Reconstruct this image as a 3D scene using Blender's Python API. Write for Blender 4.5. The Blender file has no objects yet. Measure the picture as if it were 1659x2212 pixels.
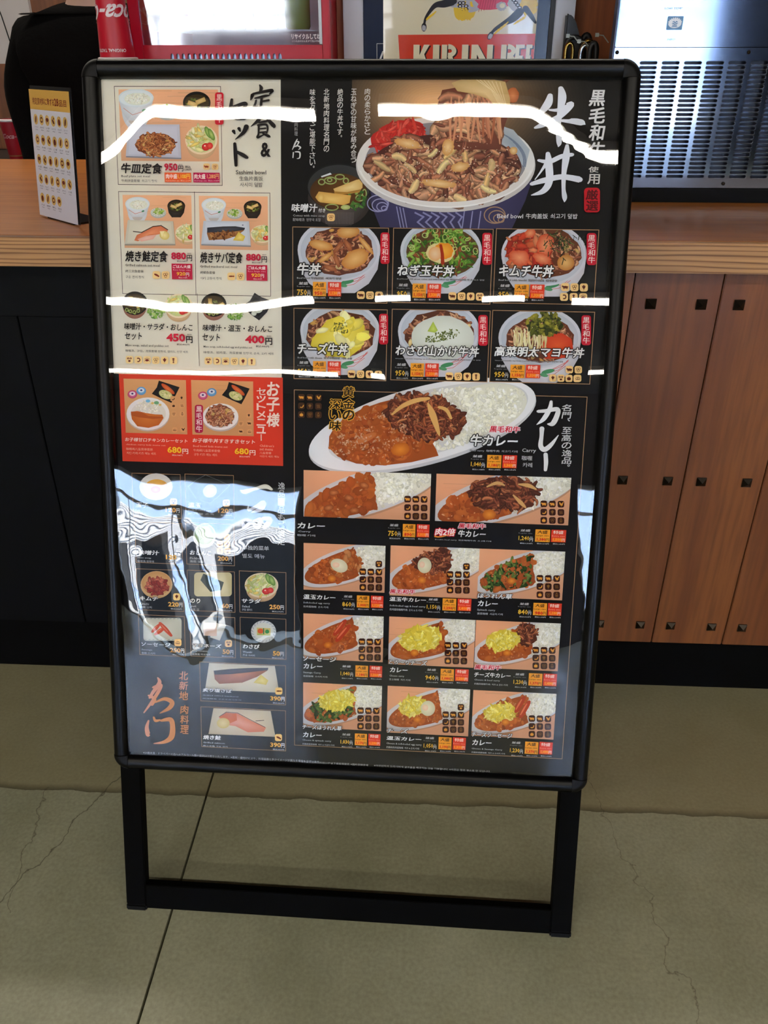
import bpy, bmesh, math, random
from mathutils import Vector, Matrix
import numpy as np
R = math.radians
S = bpy.context.scene
COL = S.collection

# ------------------------------------------------------------ camera
CAM = Vector((0.0, -1.4354, 1.2677))
PITCH, YAW, ROLL, FPX = 0.5147, 0.0509, -0.0011, 1770.08
fw = Vector((-math.sin(YAW)*math.cos(PITCH), math.cos(YAW)*math.cos(PITCH), -math.sin(PITCH)))
rt0 = Vector((math.cos(YAW), math.sin(YAW), 0.0))
up0 = rt0.cross(fw)
rt = rt0*math.cos(ROLL) + up0*math.sin(ROLL)
up = -rt0*math.sin(ROLL) + up0*math.cos(ROLL)
cd = bpy.data.cameras.new('camera')
cam = bpy.data.objects.new('camera', cd); COL.objects.link(cam)
cam.matrix_world = Matrix(((rt.x, up.x, -fw.x, CAM.x), (rt.y, up.y, -fw.y, CAM.y), (rt.z, up.z, -fw.z, CAM.z), (0, 0, 0, 1)))
cd.sensor_fit = 'VERTICAL'; cd.sensor_height = 24.0; cd.lens = FPX/2212.0*24.0
cd.clip_start = 0.05; cd.clip_end = 200
S.camera = cam

# ------------------------------------------------------------ world, sun, window portals, exposure
S.view_settings.view_transform = 'Standard'; S.view_settings.look = 'None'
S.view_settings.exposure = 0.7; S.view_settings.gamma = 1.0; S.view_settings.use_curve_mapping = False
S.cycles.max_bounces = 8; S.cycles.diffuse_bounces = 4; S.cycles.glossy_bounces = 4; S.cycles.transparent_max_bounces = 12
S.cycles.use_denoising = True
w = bpy.data.worlds.new('sky'); S.world = w; w.use_nodes = True
bg = w.node_tree.nodes['Background']; bg.inputs['Color'].default_value = (0.56, 0.75, 1.0, 1); bg.inputs['Strength'].default_value = 6.5
def light(name, kind, loc, rot, **kw):
    l = bpy.data.lights.new(name, kind); o = bpy.data.objects.new(name, l); COL.objects.link(o)
    o.location = loc; o.rotation_euler = rot
    for k, v in kw.items(): setattr(l, k, v)
    return o
light('sun', 'SUN', (0, -5, 8), (R(-48), 0, R(18)), energy=45.0, angle=0.01, color=(1.0, 0.96, 0.9))
WIN = ((-4.25, -1.72), (1.43, 3.32))
for x0, x1 in WIN:
    o = light('window_portal', 'AREA', ((x0+x1)/2, -9.0, 1.0), (R(90), 0, 0), shape='RECTANGLE', size=x1-x0, size_y=2.0)
    o.data.cycles.is_portal = True

# ------------------------------------------------------------ helpers
def srgb(c):
    return tuple(((v/255.0)/12.92 if v/255.0 <= 0.04045 else ((v/255.0+0.055)/1.055)**2.4) for v in c)
def tag(o, label=None, cat=None, group=None, kind=None):
    if label: o['label'] = label
    if cat: o['category'] = cat
    if group: o['group'] = group
    if kind: o['kind'] = kind
    return o
def empty(name, loc=(0, 0, 0), rz=0.0):
    o = bpy.data.objects.new(name, None); COL.objects.link(o); o.location = loc; o.rotation_euler = (0, 0, rz); o.empty_display_size = 0.05
    return o
def obj(name, bm, m, parent=None, smooth=None, bevel=0):
    if bevel:
        bmesh.ops.bevel(bm, geom=[e for e in bm.edges], offset=bevel, segments=2, affect='EDGES', clamp_overlap=True)
    me = bpy.data.meshes.new(name); bm.to_mesh(me); bm.free()
    if smooth is not None:
        for p in me.polygons: p.use_smooth = True
        if smooth: me.set_sharp_from_angle(angle=R(smooth))
    me.materials.append(m)
    o = bpy.data.objects.new(name, me); COL.objects.link(o)
    if parent: o.parent = parent
    return o
def box(bm, x0, x1, y0, y1, z0, z1):
    v = [bm.verts.new(p) for p in ((x0, y0, z0), (x1, y0, z0), (x1, y1, z0), (x0, y1, z0), (x0, y0, z1), (x1, y0, z1), (x1, y1, z1), (x0, y1, z1))]
    for f in ((3, 2, 1, 0), (4, 5, 6, 7), (0, 1, 5, 4), (1, 2, 6, 5), (2, 3, 7, 6), (3, 0, 4, 7)): bm.faces.new([v[i] for i in f])
    return bm
def bx(*a): return box(bmesh.new(), *a)
def lathe(bm, prof, n=32, c=(0, 0, 0), cap=True):
    rings = []
    for r, z in prof:
        rings.append([bm.verts.new((c[0]+r*math.cos(2*math.pi*i/n), c[1]+r*math.sin(2*math.pi*i/n), c[2]+z)) for i in range(n)])
    for a, b in zip(rings, rings[1:]):
        for i in range(n): bm.faces.new((a[i], a[(i+1) % n], b[(i+1) % n], b[i]))
    if cap:
        bm.faces.new(rings[0][::-1]); bm.faces.new(rings[-1])
    return bm
def tube(bm, pts, r, n=10, cap=True):
    pts = [Vector(p) for p in pts]; rings = []; prev = None
    rr = r if isinstance(r, (list, tuple)) else [r]*len(pts)
    for i, p in enumerate(pts):
        t = (pts[min(i+1, len(pts)-1)]-pts[max(i-1, 0)]).normalized()
        a = prev if prev is not None else (Vector((0, 0, 1)) if abs(t.z) < 0.9 else Vector((1, 0, 0)))
        a = (a-t*a.dot(t)).normalized(); prev = a; b = t.cross(a)
        rings.append([bm.verts.new(p+(a*math.cos(2*math.pi*k/n)+b*math.sin(2*math.pi*k/n))*rr[i]) for k in range(n)])
    for A, B in zip(rings, rings[1:]):
        for k in range(n): bm.faces.new((A[k], A[(k+1) % n], B[(k+1) % n], B[k]))
    if cap: bm.faces.new(rings[0][::-1]); bm.faces.new(rings[-1])
    return bm
def mat(name, col, rough=0.5, metal=0.0, **kw):
    m = bpy.data.materials.new(name); m.use_nodes = True; b = m.node_tree.nodes['Principled BSDF']
    b.inputs['Base Color'].default_value = (*srgb(col), 1); b.inputs['Roughness'].default_value = rough; b.inputs['Metallic'].default_value = metal
    for k, v in kw.items(): b.inputs[k].default_value = v
    return m
def N(m, t, **kw):
    n = m.node_tree.nodes.new(t)
    for k, v in kw.items():
        if k in n.inputs.keys(): n.inputs[k].default_value = v
        else: setattr(n, k, v)
    return n
def L(m, a, b): m.node_tree.links.new(a, b)
def BS(m): return m.node_tree.nodes['Principled BSDF']
def emis(name, col, s):
    m = mat(name, col); b = BS(m); b.inputs['Emission Color'].default_value = (*srgb(col), 1); b.inputs['Emission Strength'].default_value = s
    return m
def bump(m, scale, strength, dist=0.001, detail=3, vec=None, rough=0.6):
    n = N(m, 'ShaderNodeTexNoise'); n.inputs['Scale'].default_value = scale; n.inputs['Detail'].default_value = detail; n.inputs['Roughness'].default_value = rough
    b = N(m, 'ShaderNodeBump'); b.inputs['Strength'].default_value = strength; b.inputs['Distance'].default_value = dist
    if vec: L(m, vec, n.inputs['Vector'])
    L(m, n.outputs['Fac'], b.inputs['Height']); L(m, b.outputs['Normal'], BS(m).inputs['Normal'])
    return n
def wood(name, c1, c2, c3, axis='Z', scale=1.0, rough=0.45, rings=1.0):
    # grain stretched along one axis of the object, with a slow wander giving cathedral figure
    m = mat(name, c1, rough); tc = N(m, 'ShaderNodeTexCoord'); oi = N(m, 'ShaderNodeObjectInfo')
    mp = N(m, 'ShaderNodeMapping'); st = {'X': (0.6, 9, 9), 'Z': (9, 9, 0.55), 'Y': (9, 0.6, 9)}[axis]
    mp.inputs['Scale'].default_value = tuple(s*scale for s in st)
    ad = N(m, 'ShaderNodeVectorMath', operation='MULTIPLY_ADD'); cr = N(m, 'ShaderNodeCombineXYZ')
    for i in range(3): L(m, oi.outputs['Random'], cr.inputs[i])
    ad.inputs[1].default_value = (37, 17, 53); L(m, cr.outputs[0], ad.inputs[0]); L(m, tc.outputs['Object'], ad.inputs[2])
    L(m, ad.outputs[0], mp.inputs['Vector'])
    big = N(m, 'ShaderNodeTexNoise'); big.inputs['Scale'].default_value = 1.0; big.inputs['Detail'].default_value = 2; L(m, mp.outputs[0], big.inputs['Vector'])
    mu = N(m, 'ShaderNodeMath', operation='MULTIPLY'); mu.inputs[1].default_value = 14*rings; L(m, big.outputs['Fac'], mu.inputs[0])
    fr = N(m, 'ShaderNodeMath', operation='PINGPONG'); fr.inputs[1].default_value = 1.0; L(m, mu.outputs[0], fr.inputs[0])
    fine = N(m, 'ShaderNodeTexNoise'); fine.inputs['Scale'].default_value = 14; fine.inputs['Detail'].default_value = 6; L(m, mp.outputs[0], fine.inputs['Vector'])
    rp = N(m, 'ShaderNodeValToRGB'); rp.color_ramp.elements[0].color = (*srgb(c1), 1); rp.color_ramp.elements[1].color = (*srgb(c2), 1)
    rp.color_ramp.elements[0].position = 0.25; rp.color_ramp.elements[1].position = 0.95
    L(m, fr.outputs[0], rp.inputs[0])
    mx = N(m, 'ShaderNodeMixRGB'); mx.inputs['Color2'].default_value = (*srgb(c3), 1); L(m, rp.outputs[0], mx.inputs['Color1'])
    r2 = N(m, 'ShaderNodeMapRange'); r2.inputs['From Min'].default_value = 0.42; r2.inputs['From Max'].default_value = 0.75; r2.inputs['To Max'].default_value = 0.75
    L(m, fine.outputs['Fac'], r2.inputs['Value']); L(m, r2.outputs[0], mx.inputs['Fac'])
    L(m, mx.outputs[0], BS(m).inputs['Base Color'])
    b = N(m, 'ShaderNodeBump'); b.inputs['Strength'].default_value = 0.25; b.inputs['Distance'].default_value = 0.0006
    L(m, fine.outputs['Fac'], b.inputs['Height']); L(m, b.outputs[0], BS(m).inputs['Normal'])
    return m

# ------------------------------------------------------------ text and flat print
_fc = {}
_tcu = bpy.data.curves.new('type', 'FONT'); _tob = bpy.data.objects.new('type', _tcu); COL.objects.link(_tob)
def glyphs(body, off=0.0, shear=0.0, res=2):
    k = (body, off, shear, res)
    if k in _fc: return _fc[k]
    _tcu.body = body; _tcu.size = 1.0; _tcu.offset = off; _tcu.shear = shear; _tcu.resolution_u = res
    bpy.context.view_layer.update()
    ev = _tob.evaluated_get(bpy.context.evaluated_depsgraph_get()); me = ev.to_mesh()
    n = len(me.vertices); co = np.empty(n*3); me.vertices.foreach_get('co', co); co = co.reshape(-1, 3)[:, :2].copy()
    me.calc_loop_triangles(); nt = len(me.loop_triangles); tr = np.empty(nt*3, dtype=np.int32); me.loop_triangles.foreach_get('vertices', tr); tr = tr.reshape(-1, 3).copy()
    ev.to_mesh_clear()
    _fc[k] = (co, tr); return _fc[k]
class Ink:
    """Flat printing on a plane: coloured triangles, each draw a few microns above the last."""
    def __init__(s, mapf, base=0.0, step=4e-6):
        s.P = []; s.C = []; s.f = mapf; s.z = base; s.step = step; s.clip = None; s.o = (0, 0); s.k = 1.0
    def view(s, x, y, k): s.o = (x, y); s.k = k
    def m(s, x, y): return s.f(s.o[0]+x/s.k, s.o[1]+y/s.k)
    def tris(s, T, C):   # T (n,3,2) local metres, C (n,3,3) linear
        T = np.asarray(T, float); C = np.asarray(C, float)
        if len(T) == 0: return
        if s.clip is not None:
            x0, y0, x1, y1 = s.clip
            ins = ((T[:, :, 0] >= x0) & (T[:, :, 0] <= x1) & (T[:, :, 1] >= y0) & (T[:, :, 1] <= y1))
            full = ins.all(1)
            out = (T[:, :, 0] < x0).all(1) | (T[:, :, 0] > x1).all(1) | (T[:, :, 1] < y0).all(1) | (T[:, :, 1] > y1).all(1)
            part = ~full & ~out
            nT = [T[full]]; nC = [C[full]]
            for t, c in zip(T[part], C[part]):
                poly = [np.concatenate([a, b]) for a, b in zip(t, c)]
                for ax, lim, sg in ((0, x0, 1), (0, x1, -1), (1, y0, 1), (1, y1, -1)):
                    new = []
                    for i in range(len(poly)):
                        a, b = poly[i-1], poly[i]; da = (a[ax]-lim)*sg; db = (b[ax]-lim)*sg
                        if (da >= 0) != (db >= 0): new.append(a+(b-a)*(da/(da-db)))
                        if db >= 0: new.append(b)
                    poly = new
                    if not poly: break
                for i in range(1, len(poly)-1):
                    q = np.array([poly[0], poly[i], poly[i+1]]); nT.append(q[None, :, :2]); nC.append(q[None, :, 2:])
            T = np.concatenate(nT); C = np.concatenate(nC)
            if len(T) == 0: return
        P = np.empty((len(T), 3, 3)); P[:, :, :2] = T; P[:, :, 2] = s.z
        s.P.append(P); s.C.append(C); s.z += s.step; s.zmax = max(getattr(s, 'zmax', 0), s.z)
    def fan(s, pts, c, cc=None, ctr=None):   # pts local metres
        c = np.array(srgb(c)); cc = c if cc is None else np.array(srgb(cc)); n = len(pts); pts = np.asarray(pts, float)
        o = pts.mean(0) if ctr is None else np.array(ctr)
        T = np.empty((n, 3, 2)); T[:, 0] = o; T[:, 1] = pts; T[:, 2] = np.roll(pts, -1, 0)
        C = np.empty((n, 3, 3)); C[:, 0] = cc; C[:, 1] = c; C[:, 2] = c
        s.tris(T, C)
    def poly(s, pts, c, cc=None): s.fan([s.m(*p) for p in pts], c, cc)
    def rect(s, x0, y0, x1, y1, c, c2=None):
        a = s.m(x0, y0); b = s.m(x1, y1); q = np.array([(a[0], b[1]), (b[0], b[1]), (b[0], a[1]), (a[0], a[1])])
        c = np.array(srgb(c)); c2 = c if c2 is None else np.array(srgb(c2)); cs = np.array([c2, c2, c, c])
        s.tris([q[[0, 1, 2]], q[[0, 2, 3]]], [cs[[0, 1, 2]], cs[[0, 2, 3]]])
    def clipr(s, x0, y0, x1, y1):
        a = s.m(x0, y0); b = s.m(x1, y1); s.clip = (min(a[0], b[0]), min(a[1], b[1]), max(a[0], b[0]), max(a[1], b[1]))
    def line(s, pts, wd, c, closed=False):   # wd metres
        P = [np.array(s.m(*p)) for p in pts]
        if closed: P.append(P[0])
        for a, b in zip(P, P[1:]):
            d = b-a; l = np.linalg.norm(d)
            if l < 1e-9: continue
            d /= l; n = np.array([-d[1], d[0]])*wd/2; e = d*wd/2
            s.fan([a-e-n, b+e-n, b+e+n, a-e+n], c)
    def frame(s, x0, y0, x1, y1, c, wd=0.0008):
        a = s.m(x0, y0); b = s.m(x1, y1); h = wd/2
        for q in (((a[0]-h, a[1]-h), (b[0]+h, a[1]+h)), ((a[0]-h, b[1]-h), (b[0]+h, b[1]+h)), ((a[0]-h, b[1]), (a[0]+h, a[1])), ((b[0]-h, b[1]), (b[0]+h, a[1]))):
            (u0, v0), (u1, v1) = q; s.fan([(u0, v0), (u1, v0), (u1, v1), (u0, v1)], c)
    def ell(s, cx, cy, rx, ry, c, cc=None, rot=0, n=28, wob=0, rnd=None, ctr=None):
        pts = []
        for i in range(n):
            t = 2*math.pi*i/n; k = 1+(rnd.uniform(-wob, wob) if wob else 0)
            x = rx*k*math.cos(t); y = ry*k*math.sin(t); r = R(rot)
            pts.append((cx+x*math.cos(r)-y*math.sin(r), cy+x*math.sin(r)+y*math.cos(r)))
        s.fan([s.m(*p) for p in pts], c, cc, None if ctr is None else s.m(*ctr))
    def ring(s, cx, cy, rx, ry, th, c, rot=0, n=20, a0=0, a1=360):
        r = R(rot); pts = []
        for i in range(n+1):
            t = R(a0+(a1-a0)*i/n)
            x = rx*math.cos(t); y = ry*math.sin(t); pts.append((cx+x*math.cos(r)-y*math.sin(r), cy+x*math.sin(r)+y*math.cos(r)))
        P = [np.array(s.m(*p)) for p in pts]; T = []; w_ = th/s.k*s.unit/2
        o = np.array(s.m(cx, cy))
        for a, b in zip(P, P[1:]):
            na = (a-o)/(np.linalg.norm(a-o)+1e-9)*w_; nb = (b-o)/(np.linalg.norm(b-o)+1e-9)*w_
            T += [[a-na, b-nb, b+nb], [a-na, b+nb, a+na]]
        s.tris(T, np.tile(np.array(srgb(c)), (len(T), 3, 1)))
    unit = 0.00063
    def rrect(s, x0, y0, x1, y1, r, c, cc=None, rot=0):
        pts = []; cx = (x0+x1)/2; cy = (y0+y1)/2; q = R(rot)
        for ax, ay, t0 in ((x1-r, y1-r, 0), (x0+r, y1-r, 90), (x0+r, y0+r, 180), (x1-r, y0+r, 270)):
            for k in range(5):
                t = R(t0+k*22.5); x = ax+r*math.cos(t)-cx; y = ay+r*math.sin(t)-cy
                pts.append((cx+x*math.cos(q)-y*math.sin(q), cy+x*math.sin(q)+y*math.cos(q)))
        s.fan([s.m(*p) for p in pts], c, cc)
    def text(s, x0, y0, x1, y1, body, c, off=0.0, shear=0.0, ol=None, olw=0.06, rough=0.0, res=2, flip=False):
        a = s.m(x0, y0); b = s.m(x1, y1); dense = any(ord(ch) > 0x2e00 for ch in body); spread = off
        if dense: off = 0.0
        co, tr = glyphs(body, off, shear, res)
        if len(tr) == 0: return
        lo = co.min(0); hi = co.max(0); sc = np.array([(b[0]-a[0])/(hi[0]-lo[0]+1e-9), (a[1]-b[1])/(hi[1]-lo[1]+1e-9)])
        def put(cc, t, colr, dx=0.0, dy=0.0):
            q = cc+np.array([dx, dy])
            if rough: q = q+rough*np.stack([np.sin(cc[:, 1]*9+cc[:, 0]*3), np.sin(cc[:, 0]*11+1.3)], 1)
            p = (q-lo)*sc
            if flip: p = (hi-lo)*sc-p
            p = p+np.array([a[0], b[1]])
            s.tris(p[t], np.tile(np.array(srgb(colr)), (len(t), 3, 1)))
        if ol is not None:
            w_ = olw+(spread if dense else 0.0); n_ = 10 if res > 1 else 6
            for k in range(n_): put(co, tr, ol, w_*math.cos(2*math.pi*k/n_), w_*math.sin(2*math.pi*k/n_))
            s.z += s.step*3
        if dense and spread > 0.009:
            w_ = spread*(0.75 if res > 1 else 0.6)
            for dx, dy in (((-w_, -w_), (w_, -w_), (w_, w_), (-w_, w_)) if res > 1 else ((-w_, 0), (w_, 0))): put(co, tr, c, dx, dy)
        else: put(co, tr, c)
    def vtext(s, x0, y0, x1, y1, body, c, **kw):
        n = len(body); h = (y1-y0)/n
        for i, ch in enumerate(body):
            if ch in '  ': continue
            if ch in '。、': s.text(x0+(x1-x0)*0.6, y0+i*h, x0+(x1-x0)*0.85, y0+i*h+h*0.3, ch, c, **kw); continue
            if ch == 'ー': s.rect((x0+x1)/2-h*.07, y0+i*h+h*.05, (x0+x1)/2+h*.07, y0+i*h+h*.9, c); continue
            s.text(x0, y0+i*h+h*0.05, x1, y0+(i+1)*h-h*0.05, ch, c, **kw)
    def stroke(s, pts, c):   # brush stroke: (x, y, width) in view pixels, Catmull-Rom smoothed
        P = [np.array(p, float) for p in pts]; Q = []
        for i in range(len(P)-1):
            p0 = P[max(i-1, 0)]; p1 = P[i]; p2 = P[i+1]; p3 = P[min(i+2, len(P)-1)]
            for k in range(6):
                t = k/6; Q.append(0.5*((2*p1)+(-p0+p2)*t+(2*p0-5*p1+4*p2-p3)*t*t+(-p0+3*p1-3*p2+p3)*t**3))
        Q.append(P[-1]); Lf = []; Rt = []
        for i, q in enumerate(Q):
            d = (Q[min(i+1, len(Q)-1)]-Q[max(i-1, 0)])[:2]; d /= (np.linalg.norm(d)+1e-9); n = np.array([-d[1], d[0]])*max(q[2], 0.5)/2
            Lf.append(s.m(*(q[:2]+n))); Rt.append(s.m(*(q[:2]-n)))
        T = []
        for i in range(len(Q)-1): T += [[Lf[i], Lf[i+1], Rt[i+1]], [Lf[i], Rt[i+1], Rt[i]]]
        cl = np.array(srgb(c)); s.tris(T, np.tile(cl, (len(T), 3, 1)))
        for q in (Q[0], Q[-1]):
            if q[2] > 2: s.ell(q[0], q[1], q[2]*.5, q[2]*.42, c, n=10)
    def build(s, name, m, parent=None):
        P = np.concatenate(s.P); C = np.concatenate(s.C); n = len(P)
        # keep every face turned to the viewer (+z)
        a = P[:, 1]-P[:, 0]; b = P[:, 2]-P[:, 0]; fl = (a[:, 0]*b[:, 1]-a[:, 1]*b[:, 0]) < 0
        P[fl] = P[fl][:, ::-1]; C[fl] = C[fl][:, ::-1]
        me = bpy.data.meshes.new(name); me.vertices.add(n*3); me.vertices.foreach_set('co', P.reshape(-1))
        me.loops.add(n*3); me.loops.foreach_set('vertex_index', np.arange(n*3, dtype=np.int32))
        me.polygons.add(n); me.polygons.foreach_set('loop_start', np.arange(0, n*3, 3, dtype=np.int32))
        ca = me.color_attributes.new('ink', 'FLOAT_COLOR', 'POINT'); cc = np.ones((n*3, 4), dtype=np.float32); cc[:, :3] = C.reshape(-1, 3); ca.data.foreach_set('color', cc.reshape(-1))
        me.update(); me.materials.append(m)
        o = bpy.data.objects.new(name, me); COL.objects.link(o)
        if parent: o.parent = parent
        return o
def ink_mat(name, rough=0.5, gain=1.0):
    m = mat(name, (255, 255, 255), rough); a = N(m, 'ShaderNodeVertexColor'); a.layer_name = 'ink'
    g = N(m, 'ShaderNodeMixRGB', blend_type='MULTIPLY'); g.inputs['Fac'].default_value = 1.0; g.inputs['Color2'].default_value = (gain, gain, gain, 1)
    L(m, a.outputs['Color'], g.inputs['Color1']); L(m, g.outputs[0], BS(m).inputs['Base Color'])
    return m
# ------------------------------------------------------------ materials
M = {}
M['black'] = mat('black_frame', (3, 3, 4), 0.32, **{'Specular IOR Level': 0.22}); M['black_leg'] = mat('black_leg_paint', (1, 1, 1), 0.7, **{'Specular IOR Level': 0.08})
M['plastic'] = mat('black_corner_plastic', (4, 4, 5), 0.5, **{'Specular IOR Level': 0.2})
M['cabinet'] = mat('black_cabinet', (3, 4, 7), 0.6, **{'Specular IOR Level': 0.15}); M['kick'] = mat('kick_black', (3, 3, 3), 0.8, **{'Specular IOR Level': 0.1})
M['plank'] = wood('brown_plank', (138, 80, 38), (118, 64, 29), (96, 50, 22), 'Z', 0.8, 0.42, 0.45)
M['top'] = wood('countertop_wood', (186, 118, 56), (172, 104, 46), (150, 86, 36), 'X', 0.9, 0.36, 0.7)
M['lip'] = wood('countertop_edge', (182, 132, 82), (150, 100, 58), (120, 76, 42), 'X', 2.2, 0.45, 1.6)
def edge_wood():
    m = mat('countertop_edge', (184, 134, 84), 0.45); tc = N(m, 'ShaderNodeTexCoord'); mp = N(m, 'ShaderNodeMapping'); mp.inputs['Scale'].default_value = (1.4, 1, 26); L(m, tc.outputs['Object'], mp.inputs['Vector'])
    wv = N(m, 'ShaderNodeTexWave'); wv.bands_direction = 'Z'; wv.wave_profile = 'SIN'; wv.inputs['Scale'].default_value = 1.6; wv.inputs['Distortion'].default_value = 9.0; wv.inputs['Detail'].default_value = 3; wv.inputs['Detail Scale'].default_value = 0.8; L(m, mp.outputs[0], wv.inputs['Vector'])
    mp2 = N(m, 'ShaderNodeMapping'); mp2.inputs['Scale'].default_value = (6, 1, 260); L(m, tc.outputs['Object'], mp2.inputs['Vector'])
    nz = N(m, 'ShaderNodeTexNoise'); nz.inputs['Scale'].default_value = 1; nz.inputs['Detail'].default_value = 4; L(m, mp2.outputs[0], nz.inputs['Vector'])
    rp = N(m, 'ShaderNodeValToRGB'); el = rp.color_ramp.elements; el[0].position = 0.0; el[0].color = (*srgb((196, 146, 94)), 1); el[1].position = 1.0; el[1].color = (*srgb((126, 82, 46)), 1); q = el.new(0.74); q.color = (*srgb((184, 134, 84)), 1)
    L(m, wv.outputs['Fac'], rp.inputs[0]); mr = N(m, 'ShaderNodeMapRange'); mr.inputs['From Min'].default_value = 0.3; mr.inputs['From Max'].default_value = 0.7; mr.inputs['To Min'].default_value = 0.8; mr.inputs['To Max'].default_value = 1.08; L(m, nz.outputs['Fac'], mr.inputs['Value'])
    mu = N(m, 'ShaderNodeMixRGB', blend_type='MULTIPLY'); mu.inputs['Fac'].default_value = 1; L(m, rp.outputs[0], mu.inputs['Color1']); L(m, mr.outputs[0], mu.inputs['Color2']); L(m, mu.outputs[0], BS(m).inputs['Base Color']); return m
M['lip'] = edge_wood()
M['stud'] = mat('iron_stud', (52, 46, 40), 0.35, 0.9)
M['wall'] = mat('wall_paint', (120, 116, 110), 0.8); M['ceil'] = mat('ceiling_paint', (66, 64, 62), 0.9)
M['brownwall'] = wood('brown_back_wall', (120, 72, 38), (100, 58, 30), (84, 46, 24), 'Z', 0.8, 0.55, 0.5)
M['dark'] = mat('dark_wall', (20, 19, 20), 0.8)

# floor: concrete with a pour line, stain and hairline cracks
def floor_mat():
    m = mat('polished_concrete', (112, 108, 86), 0.33); tc = N(m, 'ShaderNodeTexCoord'); co = tc.outputs['Object']
    n1 = N(m, 'ShaderNodeTexNoise'); n1.inputs['Scale'].default_value = 3.2; n1.inputs['Detail'].default_value = 8; n1.inputs['Roughness'].default_value = 0.65; L(m, co, n1.inputs['Vector'])
    rp = N(m, 'ShaderNodeValToRGB'); e = rp.color_ramp.elements; e[0].position = 0.3; e[1].position = 0.72
    e[0].color = (*srgb((143, 142, 115)), 1); e[1].color = (*srgb((175, 174, 147)), 1); L(m, n1.outputs['Fac'], rp.inputs[0])
    n2 = N(m, 'ShaderNodeTexNoise'); n2.inputs['Scale'].default_value = 160; n2.inputs['Detail'].default_value = 4; L(m, co, n2.inputs['Vector'])
    mr = N(m, 'ShaderNodeMapRange'); mr.inputs['From Min'].default_value = 0.3; mr.inputs['From Max'].default_value = 0.7; mr.inputs['To Min'].default_value = 0.86; mr.inputs['To Max'].default_value = 1.1
    L(m, n2.outputs['Fac'], mr.inputs['Value'])
    mul = N(m, 'ShaderNodeMixRGB', blend_type='MULTIPLY'); mul.inputs['Fac'].default_value = 1; L(m, rp.outputs[0], mul.inputs['Color1']); L(m, mr.outputs[0], mul.inputs['Color2'])
    # wandering coordinates
    n3 = N(m, 'ShaderNodeTexNoise'); n3.inputs['Scale'].default_value = 14; n3.inputs['Detail'].default_value = 6; L(m, co, n3.inputs['Vector'])
    sp = N(m, 'ShaderNodeSeparateXYZ'); L(m, co, sp.inputs[0])
    def math_(op, a, b=None, c=None):
        n = N(m, 'ShaderNodeMath', operation=op)
        for i, v in enumerate((a, b, c)):
            if v is None: continue
            if isinstance(v, (int, float)): n.inputs[i].default_value = v
            else: L(m, v, n.inputs[i])
        return n.outputs[0]
    wn = math_('SUBTRACT', n3.outputs['Fac'], 0.5)
    cur = mul.outputs[0]
    def darken(cur, mask, col):
        x = N(m, 'ShaderNodeMixRGB'); L(m, cur, x.inputs['Color1']); x.inputs['Color2'].default_value = (*srgb(col), 1); L(m, mask, x.inputs['Fac']); return x.outputs[0]
    # pour line at y = -0.335: warmer older slab beyond it, dark ragged edge
    yy = math_('ADD', math_('ADD', sp.outputs['Y'], 0.337), math_('MULTIPLY', wn, 0.022))
    beyond = math_('MULTIPLY', math_('GREATER_THAN', yy, 0.0), 0.45)
    cur = darken(cur, beyond, (142, 126, 84))
    edge = math_('MULTIPLY', math_('MULTIPLY', math_('GREATER_THAN', yy, 0.0), math_('SUBTRACT', 1.0, math_('MULTIPLY', yy, 60.0))), 0.75)
    cur = darken(cur, math_('MAXIMUM', edge, 0.0), (70, 62, 44))
    def crack(cur, ax, ay, bx_, by_, wd, amp, st):
        dx, dy = bx_-ax, by_-ay; l = math.hypot(dx, dy); dx /= l; dy /= l
        px = math_('SUBTRACT', sp.outputs['X'], ax); py = math_('SUBTRACT', sp.outputs['Y'], ay)
        dist = math_('ADD', math_('ADD', math_('MULTIPLY', px, -dy), math_('MULTIPLY', py, dx)), math_('MULTIPLY', wn, amp))
        al = math_('ADD', math_('MULTIPLY', px, dx), math_('MULTIPLY', py, dy))
        mk = math_('SUBTRACT', 1.0, math_('DIVIDE', math_('ABSOLUTE', dist), wd)); mk = math_('MAXIMUM', mk, 0.0)
        mk = math_('MULTIPLY', mk, math_('MULTIPLY', math_('GREATER_THAN', al, 0.0), math_('LESS_THAN', al, l)))
        return darken(cur, math_('MULTIPLY', mk, st), (58, 50, 36))
    cur = crack(cur, -0.545, -0.2, -0.72, -0.62, 0.0022, 0.09, 0.8)
    cur = crack(cur, -0.72, -0.33, -0.68, -0.6, 0.0016, 0.08, 0.6)
    cur = crack(cur, 0.33, -0.15, 0.44, -0.75, 0.0016, 0.12, 0.55)
    L(m, cur, BS(m).inputs['Base Color'])
    b = N(m, 'ShaderNodeBump'); b.inputs['Strength'].default_value = 0.18; b.inputs['Distance'].default_value = 0.001; L(m, n1.outputs['Fac'], b.inputs['Height']); L(m, b.outputs[0], BS(m).inputs['Normal'])
    rr = N(m, 'ShaderNodeMapRange'); rr.inputs['To Min'].default_value = 0.3; rr.inputs['To Max'].default_value = 0.5; L(m, n1.outputs['Fac'], rr.inputs['Value']); L(m, rr.outputs[0], BS(m).inputs['Roughness'])
    return m
M['floor'] = floor_mat()

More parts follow.
